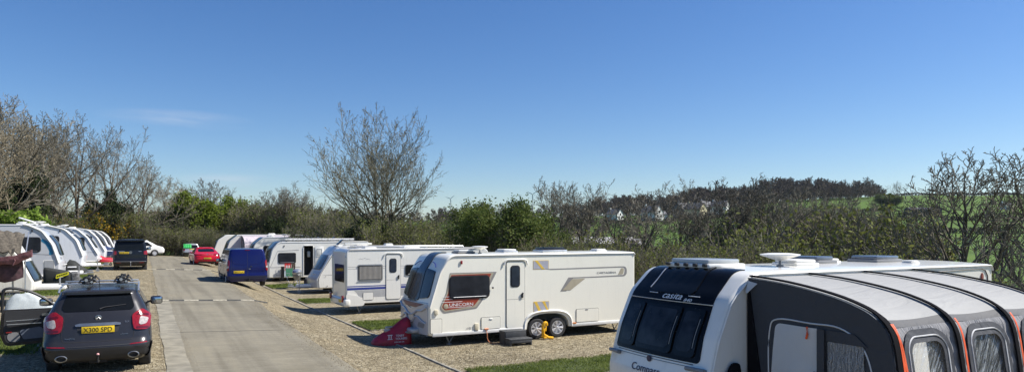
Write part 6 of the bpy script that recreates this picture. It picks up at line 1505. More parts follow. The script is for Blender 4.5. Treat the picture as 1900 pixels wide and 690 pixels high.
def tubes_np(parts, sides, rmin):
    Vs, Fs, off = [], [], 0
    for (P_, rr), sd in zip(parts, sides):
        N, k1, _ = P_.shape; T = np.empty_like(P_); T[:, 1:-1] = P_[:, 2:]-P_[:, :-2]; T[:, 0] = P_[:, 1]-P_[:, 0]; T[:, -1] = P_[:, -1]-P_[:, -2]
        T /= np.linalg.norm(T, axis=2)[..., None]+1e-9
        ref = np.where(np.abs(T[..., 2:3]) > .9, np.array([1., 0, 0]), np.array([0, 0, 1.])); A = np.cross(T, ref); A /= np.linalg.norm(A, axis=2)[..., None]+1e-9; Bq = np.cross(T, A)
        th = 2*PI*np.arange(sd)/sd; r_ = np.maximum(rr, rmin)[..., None, None]
        ring = P_[:, :, None]+r_*(A[:, :, None]*np.cos(th)[:, None]+Bq[:, :, None]*np.sin(th)[:, None])
        Vs.append(ring.reshape(-1, 3)); b = off+np.arange(N)[:, None, None]*k1*sd+np.arange(k1-1)[None, :, None]*sd; s_ = np.arange(sd)[None, None]; s2 = (s_+1) % sd
        Fs.append(np.stack([b+s_, b+s2, b+sd+s2, b+sd+s_], -1).reshape(-1, 4)); off += N*k1*sd
    return np.concatenate(Vs), np.concatenate(Fs)
def leaves_np(parts, n, size, seed, spreadr=.12, lv=(-1,), quad=True, aspect=1.6):
    g = np.random.default_rng(seed); P_ = np.concatenate([parts[i][0][:, 1:].reshape(-1, 3) for i in lv])
    c = P_[g.integers(0, len(P_), n)]+g.normal(0, spreadr, (n, 3)); a = g.normal(size=(n, 3)); a /= np.linalg.norm(a, axis=1)[:, None]; b = np.cross(a, g.normal(size=(n, 3))); b /= np.linalg.norm(b, axis=1)[:, None]
    s_ = (size*g.uniform(.6, 1.3, n))[:, None]; a = a*s_*aspect*.5; b = b*s_*.5
    V = np.stack([c-a, c-b, c+a, c+b], 1).reshape(-1, 3); return V, np.arange(4*n).reshape(-1, 4)
class Kind:
    """prototype meshes for one kind of tree; place() makes a thing with a trunk and a crown"""
    def __init__(s, seed, H, trunk_levels, tw, bk=None, leaf=None, nleaf=0, lsize=.08, rmin=.006, sides=(7, 5, 4, 3, 3, 3), lspread=.12, aspect=1.6, leaf2=None, n2=0, split=2, **kw):
        parts = grow(seed, H, trunk_levels, **kw); s.top = float(np.percentile(parts[-1][0][..., 2], 99.0)); s.H = H
        s.wid = np.percentile(np.abs(parts[-1][0][..., :2]), 97)
        V, Fq = tubes_np(parts[:split], sides[:split], rmin*1.3); s.trunk = (V, Fq, bk or bark)
        V, Fq = tubes_np(parts[split:], sides[split:], rmin); mi = np.zeros(len(Fq), int); mats = [tw]
        for q, (lf, nl) in enumerate(((leaf, nleaf), (leaf2, n2))):
            if lf and nl:
                V2, F2 = leaves_np(parts, nl, lsize, seed+q+1, lspread, (-1, -2), aspect=aspect); F2 = F2+len(V); V = np.concatenate([V, V2]); Fq = np.concatenate([Fq, F2]); mi = np.concatenate([mi, np.full(len(F2), len(mats))]); mats.append(lf)
        s.crown = (V, Fq, mats, mi); s.me = None
        s.count = len(Fq)
    def meshes(s):
        if s.me is None:
            o1 = mesh_np('trunk', s.trunk[0], s.trunk[1], s.trunk[2]); o2 = mesh_np('crown', s.crown[0], s.crown[1], s.crown[2], smooth=False, mi=s.crown[3])
            s.me = (o1.data, o2.data); bpy.data.objects.remove(o1); bpy.data.objects.remove(o2)
        return s.me
    def place(s, name, label, cat, x, y, h, rz=0., wide=1., group=None, sink=.15, z=None):
        a, b = s.meshes(); z = gz(x, y) if z is None else z; t = thing(name, label, cat, (x, y, z-sink), rz, group); k = h/s.top; t.scale = (k*wide, k*wide, k)
        for nm, me in (('trunk', a), ('crown', b)):
            o = bpy.data.objects.new(nm, me); col.objects.link(o); o.parent = t
        return t
def from_px(px, Y):
    X = (px-950)/1267*Y; return .88*X+.475*Y, -.475*X+.88*Y
def top_h(x, y, py, Y): return 2.6+(436-py)*Y/1267-gz(x, y)
# prototypes
twig_l = bark_mat('lichen_twigs', (.11, .10, .06), (.30, .275, .185), 3)
bark_l = bark_mat('lichen_bark', (.05, .045, .03), (.19, .175, .10), 5)
ASH = Kind(11, 14, 4, twig_l, bk=bark_l, leaf=lf_bud, nleaf=3000, lsize=.07, rmin=.010, fall=.35, kids=(12, 8, 6, 4), ang=(54, 42, 42, 42), ratio=(.80, .55, .52, .52), up=(.0, .05, .08, .06, .03), taper=.74, r0=.34, stems=3, spread=.14, tmin=.24, wig=.07, lspread=.03, steps=(9, 9, 6, 5, 4))
BARE = [Kind(20+i, 14, 4, [twig, twig_p, twig_d][i % 3], rmin=.012, kids=(12, 7, 5, 4), ang=(52, 46, 44, 44), ratio=(.66, .56, .52, .55), up=(.0, .07, .06, .04, .02), steps=(9, 8, 6, 5, 4), r0=.3, stems=1+i % 2, spread=.12, tmin=.28, wig=.10) for i in range(4)]
OAK = [Kind(31+i, 9, 4, twig, rmin=.008, kids=(12, 8, 5, 4), ang=(62, 50, 46, 46), ratio=(.90, .52, .50, .52), up=(.0, .06, .05, .04, .02), r0=.22, stems=1, tmin=.2, wig=.11, steps=(8, 9, 6, 5, 4)) for i in range(2)]
IVY = Kind(45, 12, 4, twig, leaf=lf_dark, nleaf=0, rmin=.012, kids=(12, 7, 5, 4), ang=(50, 46, 44, 44), ratio=(.62, .56, .52, .54), up=(0, .08, .06, .04, .02), steps=(9, 8, 6, 5, 4), r0=.3, stems=1, tmin=.35, wig=.09)
BUSH = [Kind(50+i, 4.5, 2, [twig, twig_p, twig_d, twig][i], bk=[twig, twig_p, twig_d, twig][i], leaf=[lf_olive, lf_olive, lf_green, lf_olive][i], nleaf=[2600, 3400, 2600, 5200][i], lsize=.085, rmin=.010, kids=(9, 7), ang=(30, 40), ratio=(.5, .5), up=(.03, .06, .03), r0=.045, stems=26, spread=.62, tmin=.15, wig=.10, lspread=.13, split=1) for i in range(4)]
THICK = [Kind(60+i, 4.5, 2, [twig_p, twig][i], bk=[twig_p, twig][i], leaf=lf_olive, nleaf=1200, lsize=.07, rmin=.009, kids=(7, 6), ang=(22, 34), ratio=(.45, .5), up=(.05, .08, .04), r0=.035, stems=40, spread=.34, tmin=.2, wig=.07, lspread=.12, split=1) for i in range(2)]
LEAFY = [Kind(70+i, 5.5, 3, twig_d, leaf=lf, nleaf=42000, lsize=.07, rmin=.008, kids=(8, 6, 5), ang=(45, 45, 45), ratio=(.6, .55, .5), up=(.0, .06, .03), r0=.1, stems=9, spread=.75, tmin=.12, wig=.14, lspread=.2, split=1) for i, lf in enumerate((lf_green, lf_fresh))]
FRESH = Kind(80, 8, 3, twig_d, leaf=lf_fresh, nleaf=16000, lsize=.13, rmin=.012, kids=(8, 7, 5), ang=(48, 48, 45), ratio=(.6, .55, .5), up=(.0, .06, .03), r0=.16, stems=3, spread=.4, tmin=.3, wig=.14, lspread=.22, split=2)
DARKB = Kind(85, 3.2, 2, twig_d, leaf=lf_dark, nleaf=15000, lsize=.10, rmin=.01, kids=(10, 8), ang=(45, 45), ratio=(.5, .5), up=(.02, .04, .03), r0=.06, stems=14, spread=.6, tmin=.1, wig=.12, lspread=.16, split=1)
GORSE = Kind(88, 2.6, 2, twig_d, leaf=lf_gorse, nleaf=9000, lsize=.09, rmin=.01, kids=(9, 8), ang=(40, 45), ratio=(.5, .5), up=(.02, .05, .03), r0=.05, stems=16, spread=.7, tmin=.1, wig=.12, lspread=.12, split=1)
LAUREL = Kind(90, 2.6, 2, twig_d, leaf=lf_laurel, nleaf=9000, lsize=.15, rmin=.01, kids=(9, 8), ang=(40, 45), ratio=(.5, .5), up=(.02, .05, .03), r0=.05, stems=14, spread=.5, tmin=.1, wig=.12, lspread=.14, split=1)
rr = random.Random(3)
def put(K_, name, label, cat, px, Y, top, wide=1., group=None, rz=None):
    x, y = from_px(px, Y); h = max(1.2, top_h(x, y, top, Y)); return K_.place(name, label, cat, x, y, h, rr.uniform(0, 6.28) if rz is None else rz, wide, group)
# big bare trees that can be told apart
put(ASH, 'bare_tree', 'tallest lone bare tree, wide fan of grey branches in the middle of the photo', 'tree', 716, 58, 211, 1.0, rz=1.2)
gL = 'bare trees behind the left hand caravans'
for k, (px, Y, top, w_, lab) in enumerate([(-12, 58, 186, 1.1, 'tall bare tree cut by the left edge of the frame'), (40, 66, 190, 1., 'tallest bare tree second in from the left edge'), (92, 72, 215, 1., 'bare tree leaning among the left hand group, third from the left edge'),
        (150, 70, 222, 1.05, 'bare tree with dark fan of limbs, fourth of the left hand group'), (212, 76, 243, 1.1, 'bare tree with ivy on its trunk, fifth of the left hand group'), (262, 82, 300, 1.2, 'lower bare tree at the right end of the left hand group'), (-60, 50, 200, 1., 'tall bare tree just outside the left edge'),
        (12, 80, 202, 1.1, 'bare tree in the second rank of the left group, first from the edge'), (72, 86, 206, 1.1, 'bare tree in the second rank of the left group, behind the third one')]):
    put(OAK[k % 2] if k in (3, 4, 5) else BARE[(0, 1, 3, 0, 0, 0, 1, 0, 1)[k]], 'bare_tree', lab, 'tree', px, Y, top, w_*(.8 if k in (3, 4, 5) else 1), gL)
# ivy sleeves on trunks
for px, Y, w_, top, lab in ((195, 74, .7, 360, 'dark ivy clump on the trunk of the fifth left hand tree'), (222, 77, .7, 380, 'small dark ivy clump low on the trunk near the left hand tree'), (22, 60, .9, 322, 'dark evergreen at the foot of the tall left hand trees')):
    put(DARKB, 'ivy_clump' if 'ivy' in lab else 'evergreen_bush', lab, 'ivy' if 'ivy' in lab else 'bush', px, Y, top, w_*.7)
put(FRESH, 'fresh_leaved_tree', 'tree in fresh yellow green leaf behind the red car', 'tree', 388, 88, 362, 1.3)
put(BARE[1], 'bare_tree', 'pale bare tree just left of the fresh green tree', 'tree', 330, 93, 330, 1.3)
put(BARE[2], 'bare_tree', 'bare tree rising behind the fresh green tree', 'tree', 385, 98, 334, 1.2)
put(BARE[0], 'bare_tree', 'bare tree behind the far end, right of the fresh green tree', 'tree', 430, 99, 350, .9)
put(BARE[3], 'bare_tree', 'thin bare tree with few olive leaves above the farthest caravans', 'tree', 545, 84, 340, 1.3)
put(BARE[2], 'bare_tree', 'bare tree left of the olive one above the right hand caravans', 'tree', 497, 88, 352, 1.2)
put(LEAFY[0], 'leafy_bush', 'big round bush in green leaf behind the long cream caravan', 'bush', 938, 41, 380, 1.02)
put(LEAFY[0], 'leafy_bush', 'smaller green bush right of the big round one', 'bush', 1000, 46, 436, .9)
put(DARKB, 'evergreen_bush', 'dark round evergreen at the foot of the tallest lone tree', 'bush', 684, 55, 412, .75)
put(DARKB, 'evergreen_bush', 'small dark evergreen among the shrubs above the farthest caravans', 'bush', 508, 78, 407, .6)
gR = 'bare trees standing beyond the right hand hedge'
for k, (px, Y, top, w_, kd, lab) in enumerate([(1035, 74, 335, 1., IVY, 'bare tree right of the turbine, first beyond the cream caravan'), (1085, 70, 340, 1., IVY, 'bare ivy grown tree, second beyond the cream caravan'), (1170, 62, 345, 1.2, OAK[1], 'wide bare tree above the rear end of the cream caravan'),
        (1262, 56, 332, 1.05, OAK[0], 'bare tree with green field showing below its crown'), (1345, 54, 328, 1.05, BARE[2], 'bare tree left of the dense thicket, above the black fronted caravan'), (1420, 52, 338, 1.1, OAK[1], 'bare tree inside the thicket above the front of the nearest caravan'),
        (1490, 50, 356, 1.1, BARE[3], 'bare tree inside the thicket above the roof vents'), (1560, 48, 372, 1.1, OAK[0], 'lower bare tree at the right half of the thicket'), (1300, 58, 380, 1., IVY, 'small bare tree between the two tall ones above the black front')]):
    put(kd, 'bare_tree', lab, 'tree', px, Y, top, w_, gR)
put(IVY, 'bare_tree', 'large bare spreading tree in front of the sloping green field', 'tree', 1800, 31, 282, 1.12, rz=2.2)
put(IVY, 'bare_tree', 'bare tree cut by the right edge of the frame', 'tree', 1935, 33, 268, 1.12, rz=.5)
put(OAK[1], 'bare_tree', 'low crooked bare tree at the right edge before the field', 'tree', 1905, 24, 440, .6, rz=4.)
# hedges of stems and shrubs: right side along the pitch backs and beyond
gS = 'shrubs along the back of the right hand pitches'; lab1 = ['brown twiggy shrub in the hedge behind the right hand caravans', 'pale stemmed shrub in the hedge behind the right hand caravans', 'dark twiggy shrub in the hedge behind the right hand caravans', 'olive leaved shrub in the hedge behind the right hand caravans']
def shrub(px, Y, top, i, w_, group, labs=lab1): put(BUSH[i], 'shrub', labs[i], 'shrub', px, Y, top, w_, group)
for y in np.arange(9, 84, 1.7):
    x = 18.2+rr.uniform(-.5, 1.3); Yd = .475*x+.88*y; X = .88*x-.475*y; px = 950+1267*X/Yd
    if px > 2050: continue
    top = float(np.interp(px, [450, 560, 640, 760, 860, 1000, 1100, 1250, 1400, 1560, 1700, 1900], [412, 408, 402, 425, 448, 455, 452, 448, 446, 452, 480, 520]))+rr.uniform(-10, 12)
    h = top_h(x, y, top, Yd); i = rr.choice([0, 0, 1, 2, 3]); 
    (THICK[rr.randint(0, 1)] if rr.random() < .35 else BUSH[i]).place('shrub', lab1[i], 'shrub', x, y, max(1.3, h), rr.uniform(0, 6), rr.uniform(.8, 1.1), gS)
lab2 = ['brown twiggy shrub on the bank beyond the right hand hedge', 'pale stemmed shrub on the bank beyond the right hand hedge', 'dark twiggy shrub on the bank beyond the right hand hedge', 'olive leaved shrub on the bank beyond the right hand hedge']
gB = 'shrubs on the bank beyond the right hand hedge'
for k in range(52):
    px = 560+ (k*24.7+rr.uniform(-12, 12)) % 1060
    Y = rr.uniform(38, 66) if px > 900 else rr.uniform(52, 78)
    base = float(np.interp(px, [450, 560, 640, 760, 860, 950, 1100, 1200, 1330, 1390, 1480, 1600, 1650, 1700], [385, 385, 395, 390, 412, 420, 440, 452, 450, 420, 398, 398, 435, 475]))
    shrub(px, Y, base+rr.uniform(-8, 32), rr.choice([0, 0, 1, 2, 3]), rr.uniform(.9, 1.25), gB, lab2)
# thicket on the rise above the nearest caravan
for k, px in enumerate(range(1385, 1610, 28)):
    put(BARE[(k*3) % 4] if k % 2 else OAK[k % 2], 'bare_tree', 'bare tree packed in the dense thicket above the nearest caravan', 'tree', px+rr.uniform(-8, 8), rr.uniform(56, 74), float(np.interp(px, [1380, 1480, 1580, 1640], [345, 352, 366, 400]))+rr.uniform(-6, 14), 1.1, 'thicket trees above the nearest caravan')
# belt behind the far end of the road and the left row
gF = 'shrubs behind the far end of the road'; lab3 = ['brown twiggy shrub behind the far end of the road', 'pale stemmed shrub behind the far end of the road', 'dark leaved twiggy shrub behind the far end of the road', 'olive leaved shrub behind the far end of the road']
for k in range(64):
    px = -10+k*9.4+rr.uniform(-6, 6); Y = rr.uniform(84, 92) if px > 230 else rr.uniform(62, 84)
    if 590 < px: Y = 84
    top = float(np.interp(px, [0, 100, 230, 290, 340, 440, 470, 520, 570, 620], [378, 388, 395, 392, 380, 396, 388, 375, 384, 400]))+rr.uniform(-8, 24)
    if 335 < px < 448: top = rr.uniform(418, 440)
    x, y = from_px(px, Y)
    if x > 16 or not (x < -12 or y > 85.5): y = max(y, 87) if x < 16 else y
    Yd = .475*x+.88*y; i = rr.choice([0, 1, 2, 2, 3]); h = max(1.5, top_h(x, y, top, Yd)); BUSH[i].place('shrub', lab3[i], 'shrub', x, y, h, rr.uniform(0, 6), rr.uniform(.9, 1.2), gF)
for k in range(20):      # low skirt filling the foot of that belt
    px = 225+k*15; x, y = from_px(px, 84); y = 86+rr.uniform(0, 1.5); i = rr.choice([2, 3, 0])
    BUSH[i].place('shrub', ['brown', 'pale', 'dark leaved', 'olive'][i]+' low shrub at the very end of the road', 'shrub', x, y, rr.uniform(2.4, 3.6), rr.uniform(0, 6), 1.1, 'low shrubs at the end of the road')
for px, Y, top in ((118, 70, 402), (143, 72, 408), (168, 73, 412), (190, 75, 410), (214, 77, 414), (236, 80, 418), (256, 82, 425)):
    put(GORSE, 'gorse_bush', 'gorse bush dotted with orange yellow flowers behind the left row', 'bush', px, Y, top-4, 1.1, 'gorse bushes behind the left row')
for k, px in enumerate((-30, -12, 6, 22)):
    put(LAUREL, 'laurel_hedge_plant', 'bright green laurel hedge plant above the roofs at the left edge', 'hedge plant', px, 52, 396, 1.0, 'laurel hedge plants at the left edge')
for px in (40, 62, 84, 104): put(BUSH[2], 'shrub', 'dark leaved shrub between the laurel and the gorse behind the left row', 'shrub', px, 62, 398+rr.uniform(-6, 8), 1.1, 'shrubs between laurel and gorse')
# ---------------- far woods, hedgerows, buildings
def wood(name, label, spots, kind, m_tw, seed, leafm=None, nl=0):
    """far wood that reads as one mass: low-detail bare trees merged into one object"""
    g = np.random.default_rng(seed); protos = []
    for q in range(3):
        pr = grow(seed+q, 10, 3, kids=(9, 7, 6), ang=(55, 50, 48), ratio=(.62, .6, .55), up=(0, .10, .07), r0=.18, stems=1, tmin=.04, wig=.14, steps=(5, 3, 2, 2))
        V, Fq = tubes_np(pr, (4, 3, 3, 3), .06); top = V[:, 2].max(); protos.append((V/top, Fq))
    Vs, Fs, off = [], [], 0
    for (x, y, h, w_) in spots:
        V, Fq = protos[g.integers(0, 3)]; a = g.uniform(0, 6.28); c, s_ = math.cos(a), math.sin(a)
        W_ = np.stack([(V[:, 0]*c-V[:, 1]*s_)*h*w_+x, (V[:, 0]*s_+V[:, 1]*c)*h*w_+y, V[:, 2]*h+gz(x, y)-.3], 1); Vs.append(W_); Fs.append(Fq+off); off += len(V)
    o = mesh_np(name, np.concatenate(Vs), np.concatenate(Fs), m_tw, smooth=False); tag(o, label, 'wood', kind='stuff'); return o
def far_top(px, D, py, xs_=None):
    x, y = from_px(px, D); return x, y, top_h(x, y, py, D)
far_twig = bark_mat('far_twigs', (.075, .06, .045), (.15, .12, .09), 2)
spots = []
for k in range(230):
    px = rr.uniform(1100, 1640); D = rr.uniform(400, 470); top = float(np.interp(px, [1090, 1150, 1200, 1250, 1290, 1330, 1395, 1410, 1500, 1560, 1585, 1625, 1645], [362, 356, 358, 356, 342, 340, 338, 326, 325, 328, 333, 330, 350]))+rr.uniform(0, 14)
    x, y, h = far_top(px, D, top); spots.append((x, y, max(5, h), rr.uniform(.9, 1.2)))
for k in range(150):
    px = rr.uniform(1130, 1640); D = rr.uniform(375, 400); top = float(np.interp(px, [1090, 1200, 1290, 1395, 1500, 1600, 1645], [372, 366, 354, 342, 338, 342, 352]))+rr.uniform(-2, 12)
    x, y, h = far_top(px, D, top); spots.append((x, y, min(9, max(4, h)), rr.uniform(1.1, 1.5)))
wood('woodland', 'far brown leafless wood along the hill crest above the white houses', spots, 0, far_twig, 100)
spots = []
for k in range(150):
    px = rr.uniform(280, 1100); D = rr.uniform(300, 420); top = float(np.interp(px, [280, 440, 480, 620, 700, 860, 880, 920, 960, 1100], [388, 372, 377, 383, 388, 384, 372, 376, 382, 372]))+rr.uniform(-3, 12)
    x, y, h = far_top(px, D, top); spots.append((x, y, max(4, h), rr.uniform(.9, 1.4)))
wood('woodland', 'low far wood on the skyline behind the caravans', spots, 0, far_twig, 110)
spots = []
for k in range(90):
    px = rr.uniform(980, 1640); D = rr.uniform(150, 330); 
    if 1195 < px < 1345 and D > 150 and rr.random() < .75: continue
    x, y = from_px(px, D); spots.append((x, y, rr.uniform(4.5, 8), rr.uniform(1, 1.5)))
wood('scattered_wood', 'scattered leafless trees on the far valley side', spots, 0, far_twig, 120)
cr = thing('round_crowned_tree', 'dome shaped leafless tree at the right end of the far wood', 'tree', (0, 0, 0)); x, y, h = far_top(1607, 400, 327)
pr = grow(7, 10, 4, kids=(10, 7, 6, 4), ang=(60, 50, 45, 40), ratio=(.7, .6, .5, .45), up=(0, .1, .06, .04), r0=.3, stems=1, tmin=.15, wig=.12, steps=(5, 3, 3, 2, 2)); V, Fq = tubes_np(pr[:2], (5, 4), .05); k = h/max(p[0][..., 2].max() for p in pr)
cr.location = (x, y, gz(x, y)); cr.scale = (k*1.1, k*1.1, k); mesh_np('trunk', V, Fq, bark, cr); V, Fq = tubes_np(pr[2:], (3, 3, 3), .035); mesh_np('crown', V, Fq, far_twig, cr, smooth=False)
put(OAK[0], 'lone_tree', 'small lone bare tree on the green hill beside the stone barns', 'tree', 1668, 360, 336, 1.)
put(OAK[1], 'lone_tree', 'small flat topped tree on the hill crest seen through the branches', 'tree', 1740, 400, 338, 1.2)
put(LEAFY[0], 'leafy_bush', 'round green bush on the hillside left of the stone barns', 'bush', 1648, 330, 362, 1.6)
# hedgerows across the sloping fields
def hedgerow(label, pts, D, wd, hh, m, dens=10):
    g = np.random.default_rng(len(label)); cs = []
    for (pa, Da), (pb, Db) in zip(pts, pts[1:]):
        a = np.array(from_px(pa, Da)); b = np.array(from_px(pb, Db)); n = int(np.linalg.norm(b-a)*dens); f = g.uniform(0, 1, n)[:, None]; c = a+(b-a)*f+g.normal(0, wd, (n, 2)); cs.append(c)
    c = np.concatenate(cs); n = len(c); z = land_z(c[:, 0], c[:, 1])+hh*g.uniform(0, 1, n)**.8*(.8+.3*np.sin(c[:, 0]*.3))
    P_ = np.stack([c[:, 0], c[:, 1], z], 1); a = g.normal(size=(n, 3)); a[:, 2] = np.abs(a[:, 2])*1.5; a /= np.linalg.norm(a, axis=1)[:, None]; b = np.cross(a, g.normal(size=(n, 3))); b /= np.linalg.norm(b, axis=1)[:, None]
    a *= .5; b *= .2; V = np.stack([P_-a, P_-b, P_+a, P_+b], 1).reshape(-1, 3); o = mesh_np('hedgerow', V, np.arange(4*n).reshape(-1, 4), m, smooth=False); return tag(o, label, 'hedge')
hm = leaf_mat('far_hedge', (.03, .03, .015), (.05, .048, .025), (.08, .07, .04), .1, .1)
hedgerow('dark hedge along the very crest of the green hill', [(1625, 408), (1700, 405), (1800, 405), (1960, 405)], 0, .7, 1.6, hm, 26)
hedgerow('dark hedge below the stone barns on the hillside', [(1640, 300), (1720, 296), (1800, 292), (1960, 290)], 0, 1.2, 3.2, hm, 34)
hedgerow('second dark hedge down the hillside, nearer than the barns', [(1690, 235), (1760, 236), (1850, 230), (1960, 232)], 0, 1.1, 3., hm, 34)
hedgerow('hedge round the green paddock behind the bare trees', [(1180, 175), (1240, 180), (1330, 178), (1400, 170)], 0, 1., 2.4, hm, 30)
hedgerow('hedge in front of the white houses', [(1080, 330), (1200, 335), (1300, 335), (1360, 330)], 0, 1.2, 2.6, hm, 30)
hedgerow('hedge at the end of the brown bank on the slope', [(1660, 190), (1700, 192), (1740, 186)], 0, 1.6, 2.2, hm, 30)
def house(label, px, D, w_, d, h, rz, wall, gable=True, chim=True):
    x, y = from_px(px, D); z = gz(x, y)-.3; t = thing('house', label, 'house', (x, y, z), rz, 'white houses on the far hillside')
    rm = mat('slate_roof', (.10, .10, .11), .7, var=.2)
    bm = B(); prism(bm, [(-d/2, 0), (d/2, 0), (d/2, h*.58), (0, h*.95), (-d/2, h*.58)], lambda a, b, o: (a, o, b), w_, -w_/2); obj('walls', bm, wall, t, smooth=False)
    bm = B()
    for sg in (-1, 1): add_mesh(bm, [(sg*(d/2+.3), -w_/2-.3, h*.56), (sg*(d/2+.3), w_/2+.3, h*.56), (0, w_/2+.3, h), (0, -w_/2-.3, h)], [(0, 1, 2, 3)])
    thicken(bm, .15); rf = obj('roof', bm, rm, t, smooth=False)
    if chim: bm = B(); box(bm, (0, w_/2-.6, h+.3), (.7, .7, 1.2)); obj('chimney', bm, wall, rf)
    for q, (a, z_) in enumerate(((-d*.22, h*.3), (d*.22, h*.3), (0, h*.58))):
        bm = B(); box(bm, (a, -w_/2-.03, z_), (.9, .08, 1.1)); obj('window', bm, glass, t)
hw_ = mat('house_render_white', (.78, .78, .74), .8); hc_ = mat('house_render_cream', (.75, .66, .42), .8); hgr = mat('house_grey', (.16, .165, .175), .8)
house('white gabled house, left of the cream one', 1210, 345, 9, 6.5, 7.5, R(12), hw_); house('low white wing beside the white gabled house', 1224, 350, 6, 6, 4.5, R(95), hw_, chim=False)
house('cream gabled house, the brightest of the far row', 1291, 345, 9, 6.5, 7.5, R(14), hc_); house('grey house left of the cream gabled one', 1270, 352, 11, 6.5, 7.5, R(100), hgr); house('grey house right of the cream gabled one', 1312, 352, 11, 6.5, 7, R(100), hgr)
house('white house at the right end of the far row', 1336, 347, 8, 6, 7, R(28), hw_); house('small white house half hidden at the left end of the far row', 1141, 345, 7, 5, 6, R(15), hw_); house('tiny white cottage on the right hill', 1866, 330, 4, 3, 3.2, R(20), hw_)
# long low barn with a pale roof and a dark face
def barn(label, px, D, w_, d, h, rz, roofm, wallm, cat='barn'):
    x, y = from_px(px, D); t = thing('barn', label, cat, (x, y, gz(x, y)-.4), rz)
    bm = B(); box(bm, (0, 0, h*.35), (w_, d, h*.7)); obj('walls', bm, wallm, t, smooth=False)
    bm = B(); prism(bm, [(-d/2-.4, h*.7), (0, h), (d/2+.4, h*.7)], lambda a, b, o: (o, a, b), w_+.8, -w_/2-.4); obj('roof', bm, roofm, t, smooth=False)
    for k in range(3): bm = B(); box(bm, (w_*(-.3+.3*k), -d/2-.05, h*.28), (w_*.16, .1, h*.5)); obj('doorway', bm, dark, t)
grf = mat('fibre_cement_roof', (.36, .35, .34), .8, var=.15); dkw = mat('dark_cladding', (.05, .055, .06), .8)
barn('long low farm shed with pale roof seen through the bare trees', 1098, 165, 19, 12, 5, R(-24), grf, dkw); barn('smaller farm shed right of the long pale roofed one', 1158, 175, 8, 8, 4.2, R(-20), grf, dkw)
stn = mat('stone_wall', (.11, .10, .09), .9, var=.3, scale=2)
barn('dark stone barns under the hill crest on the right', 1712, 315, 14, 6, 3.6, R(-30), mat('dark_slate', (.06, .06, .07), .8), stn)
# wind turbines
def turbine(px, D, hub_py, bl, a0, label):
    x, y = from_px(px, D); z = gz(x, y); hz_ = 2.6+(436-hub_py)*D/1267-z; t = thing('wind_turbine', label, 'wind turbine', (x, y, z), R(-28)+math.atan2(-(px-950)/1267, 1)*0, 'wind turbines on the skyline')
    wm = mat('turbine_white', (.6, .61, .62), .5)
    bm = B(); cyl(bm, (0, 0, 0), (0, 0, hz_), 1.3, .8, 12); obj('tower', bm, wm, t)
    bm = B(); box(bm, (0, 0, hz_+.4), (1.8, 4.5, 1.8), .3); nc = obj('nacelle', bm, wm, t)
    bm = B(); lathe(bm, [(0, -4), (.9, -3.3), (1.1, -2.3)], (0, 0, hz_+.4), 'Y', 14); obj('hub', bm, wm, t)
    for k in range(3):
        a = a0+k*2*PI/3; ca, sa = math.cos(a), math.sin(a); bm = B(); vs = []
        for r_, w__ in ((.6, .9), (bl*.2, 1.6), (bl*.6, 1.1), (bl, .25)):
            for s_ in (-.5, .5):
                for dy in (-.15, .15): vs.append((r_*ca-s_*w__*sa, -2.9+dy, hz_+.4+r_*sa+s_*w__*ca))
        fs = []
        for q in range(3): b0 = q*4; fs += [(b0, b0+1, b0+5, b0+4), (b0+2, b0+6, b0+7, b0+3), (b0, b0+4, b0+6, b0+2), (b0+1, b0+3, b0+7, b0+5)]
        add_mesh(bm, vs, fs+[(0, 2, 3, 1), (12, 13, 15, 14)]); obj('blade', bm, wm, t)
turbine(988, 1300, 361, 13, R(35), 'white wind turbine left of the bare trees beyond the cream caravan')
turbine(836, 1500, 369, 12, R(40), 'small wind turbine just right of the tallest lone tree')
# ------------------------------------------------------------------ sky, sun, air, camera
SUN_EL = R(47); sx_, sy_ = .925, -.38        # horizontal direction towards the sun (world x, y)
w = bpy.data.worlds.new('World'); scene.world = w; w.use_nodes = True; n = w.node_tree.nodes; l = w.node_tree.links; n.clear()
out = n.new('ShaderNodeOutputWorld'); bg = n.new('ShaderNodeBackground'); sky = n.new('ShaderNodeTexSky'); sky.sky_type = 'NISHITA'; sky.sun_disc = False
sky.sun_elevation = SUN_EL; sky.sun_rotation = math.atan2(sx_, sy_); sky.altitude = 100; sky.air_density = 1.0; sky.dust_density = .3; sky.ozone_density = 4.5
bg.inputs['Strength'].default_value = .084
# a few thin wisps of cloud low in the north west
tc = n.new('ShaderNodeTexCoord'); mp = n.new('ShaderNodeMapping'); mp.vector_type = 'TEXTURE'; mp.inputs['Rotation'].default_value = (0, 0, 0); mp.inputs['Scale'].default_value = (1, 1, .12)
nz = n.new('ShaderNodeTexNoise'); nz.inputs['Scale'].default_value = 5.; nz.inputs['Detail'].default_value = 6; nz.inputs['Roughness'].default_value = .6
l.new(tc.outputs['Generated'], mp.inputs['Vector']); l.new(mp.outputs['Vector'], nz.inputs['Vector'])
def blob(px, py, rad_):
    X = (px-950)/1267; Z = (436-py)/1267; d = Vector((.88*X+.475, -.475*X+.88, Z)).normalized()
    vm = n.new('ShaderNodeVectorMath'); vm.operation = 'SUBTRACT'; l.new(tc.outputs['Generated'], vm.inputs[0]); vm.inputs[1].default_value = d
    m2 = n.new('ShaderNodeVectorMath'); m2.operation = 'MULTIPLY'; l.new(vm.outputs[0], m2.inputs[0]); m2.inputs[1].default_value = (1, 1, 7)
    ln = n.new('ShaderNodeVectorMath'); ln.operation = 'LENGTH'; l.new(m2.outputs[0], ln.inputs[0])
    mr = n.new('ShaderNodeMapRange'); mr.inputs['From Min'].default_value = 0; mr.inputs['From Max'].default_value = rad_; mr.inputs['To Min'].default_value = 1; mr.inputs['To Max'].default_value = 0; l.new(ln.outputs['Value'], mr.inputs['Value']); return mr.outputs['Result']
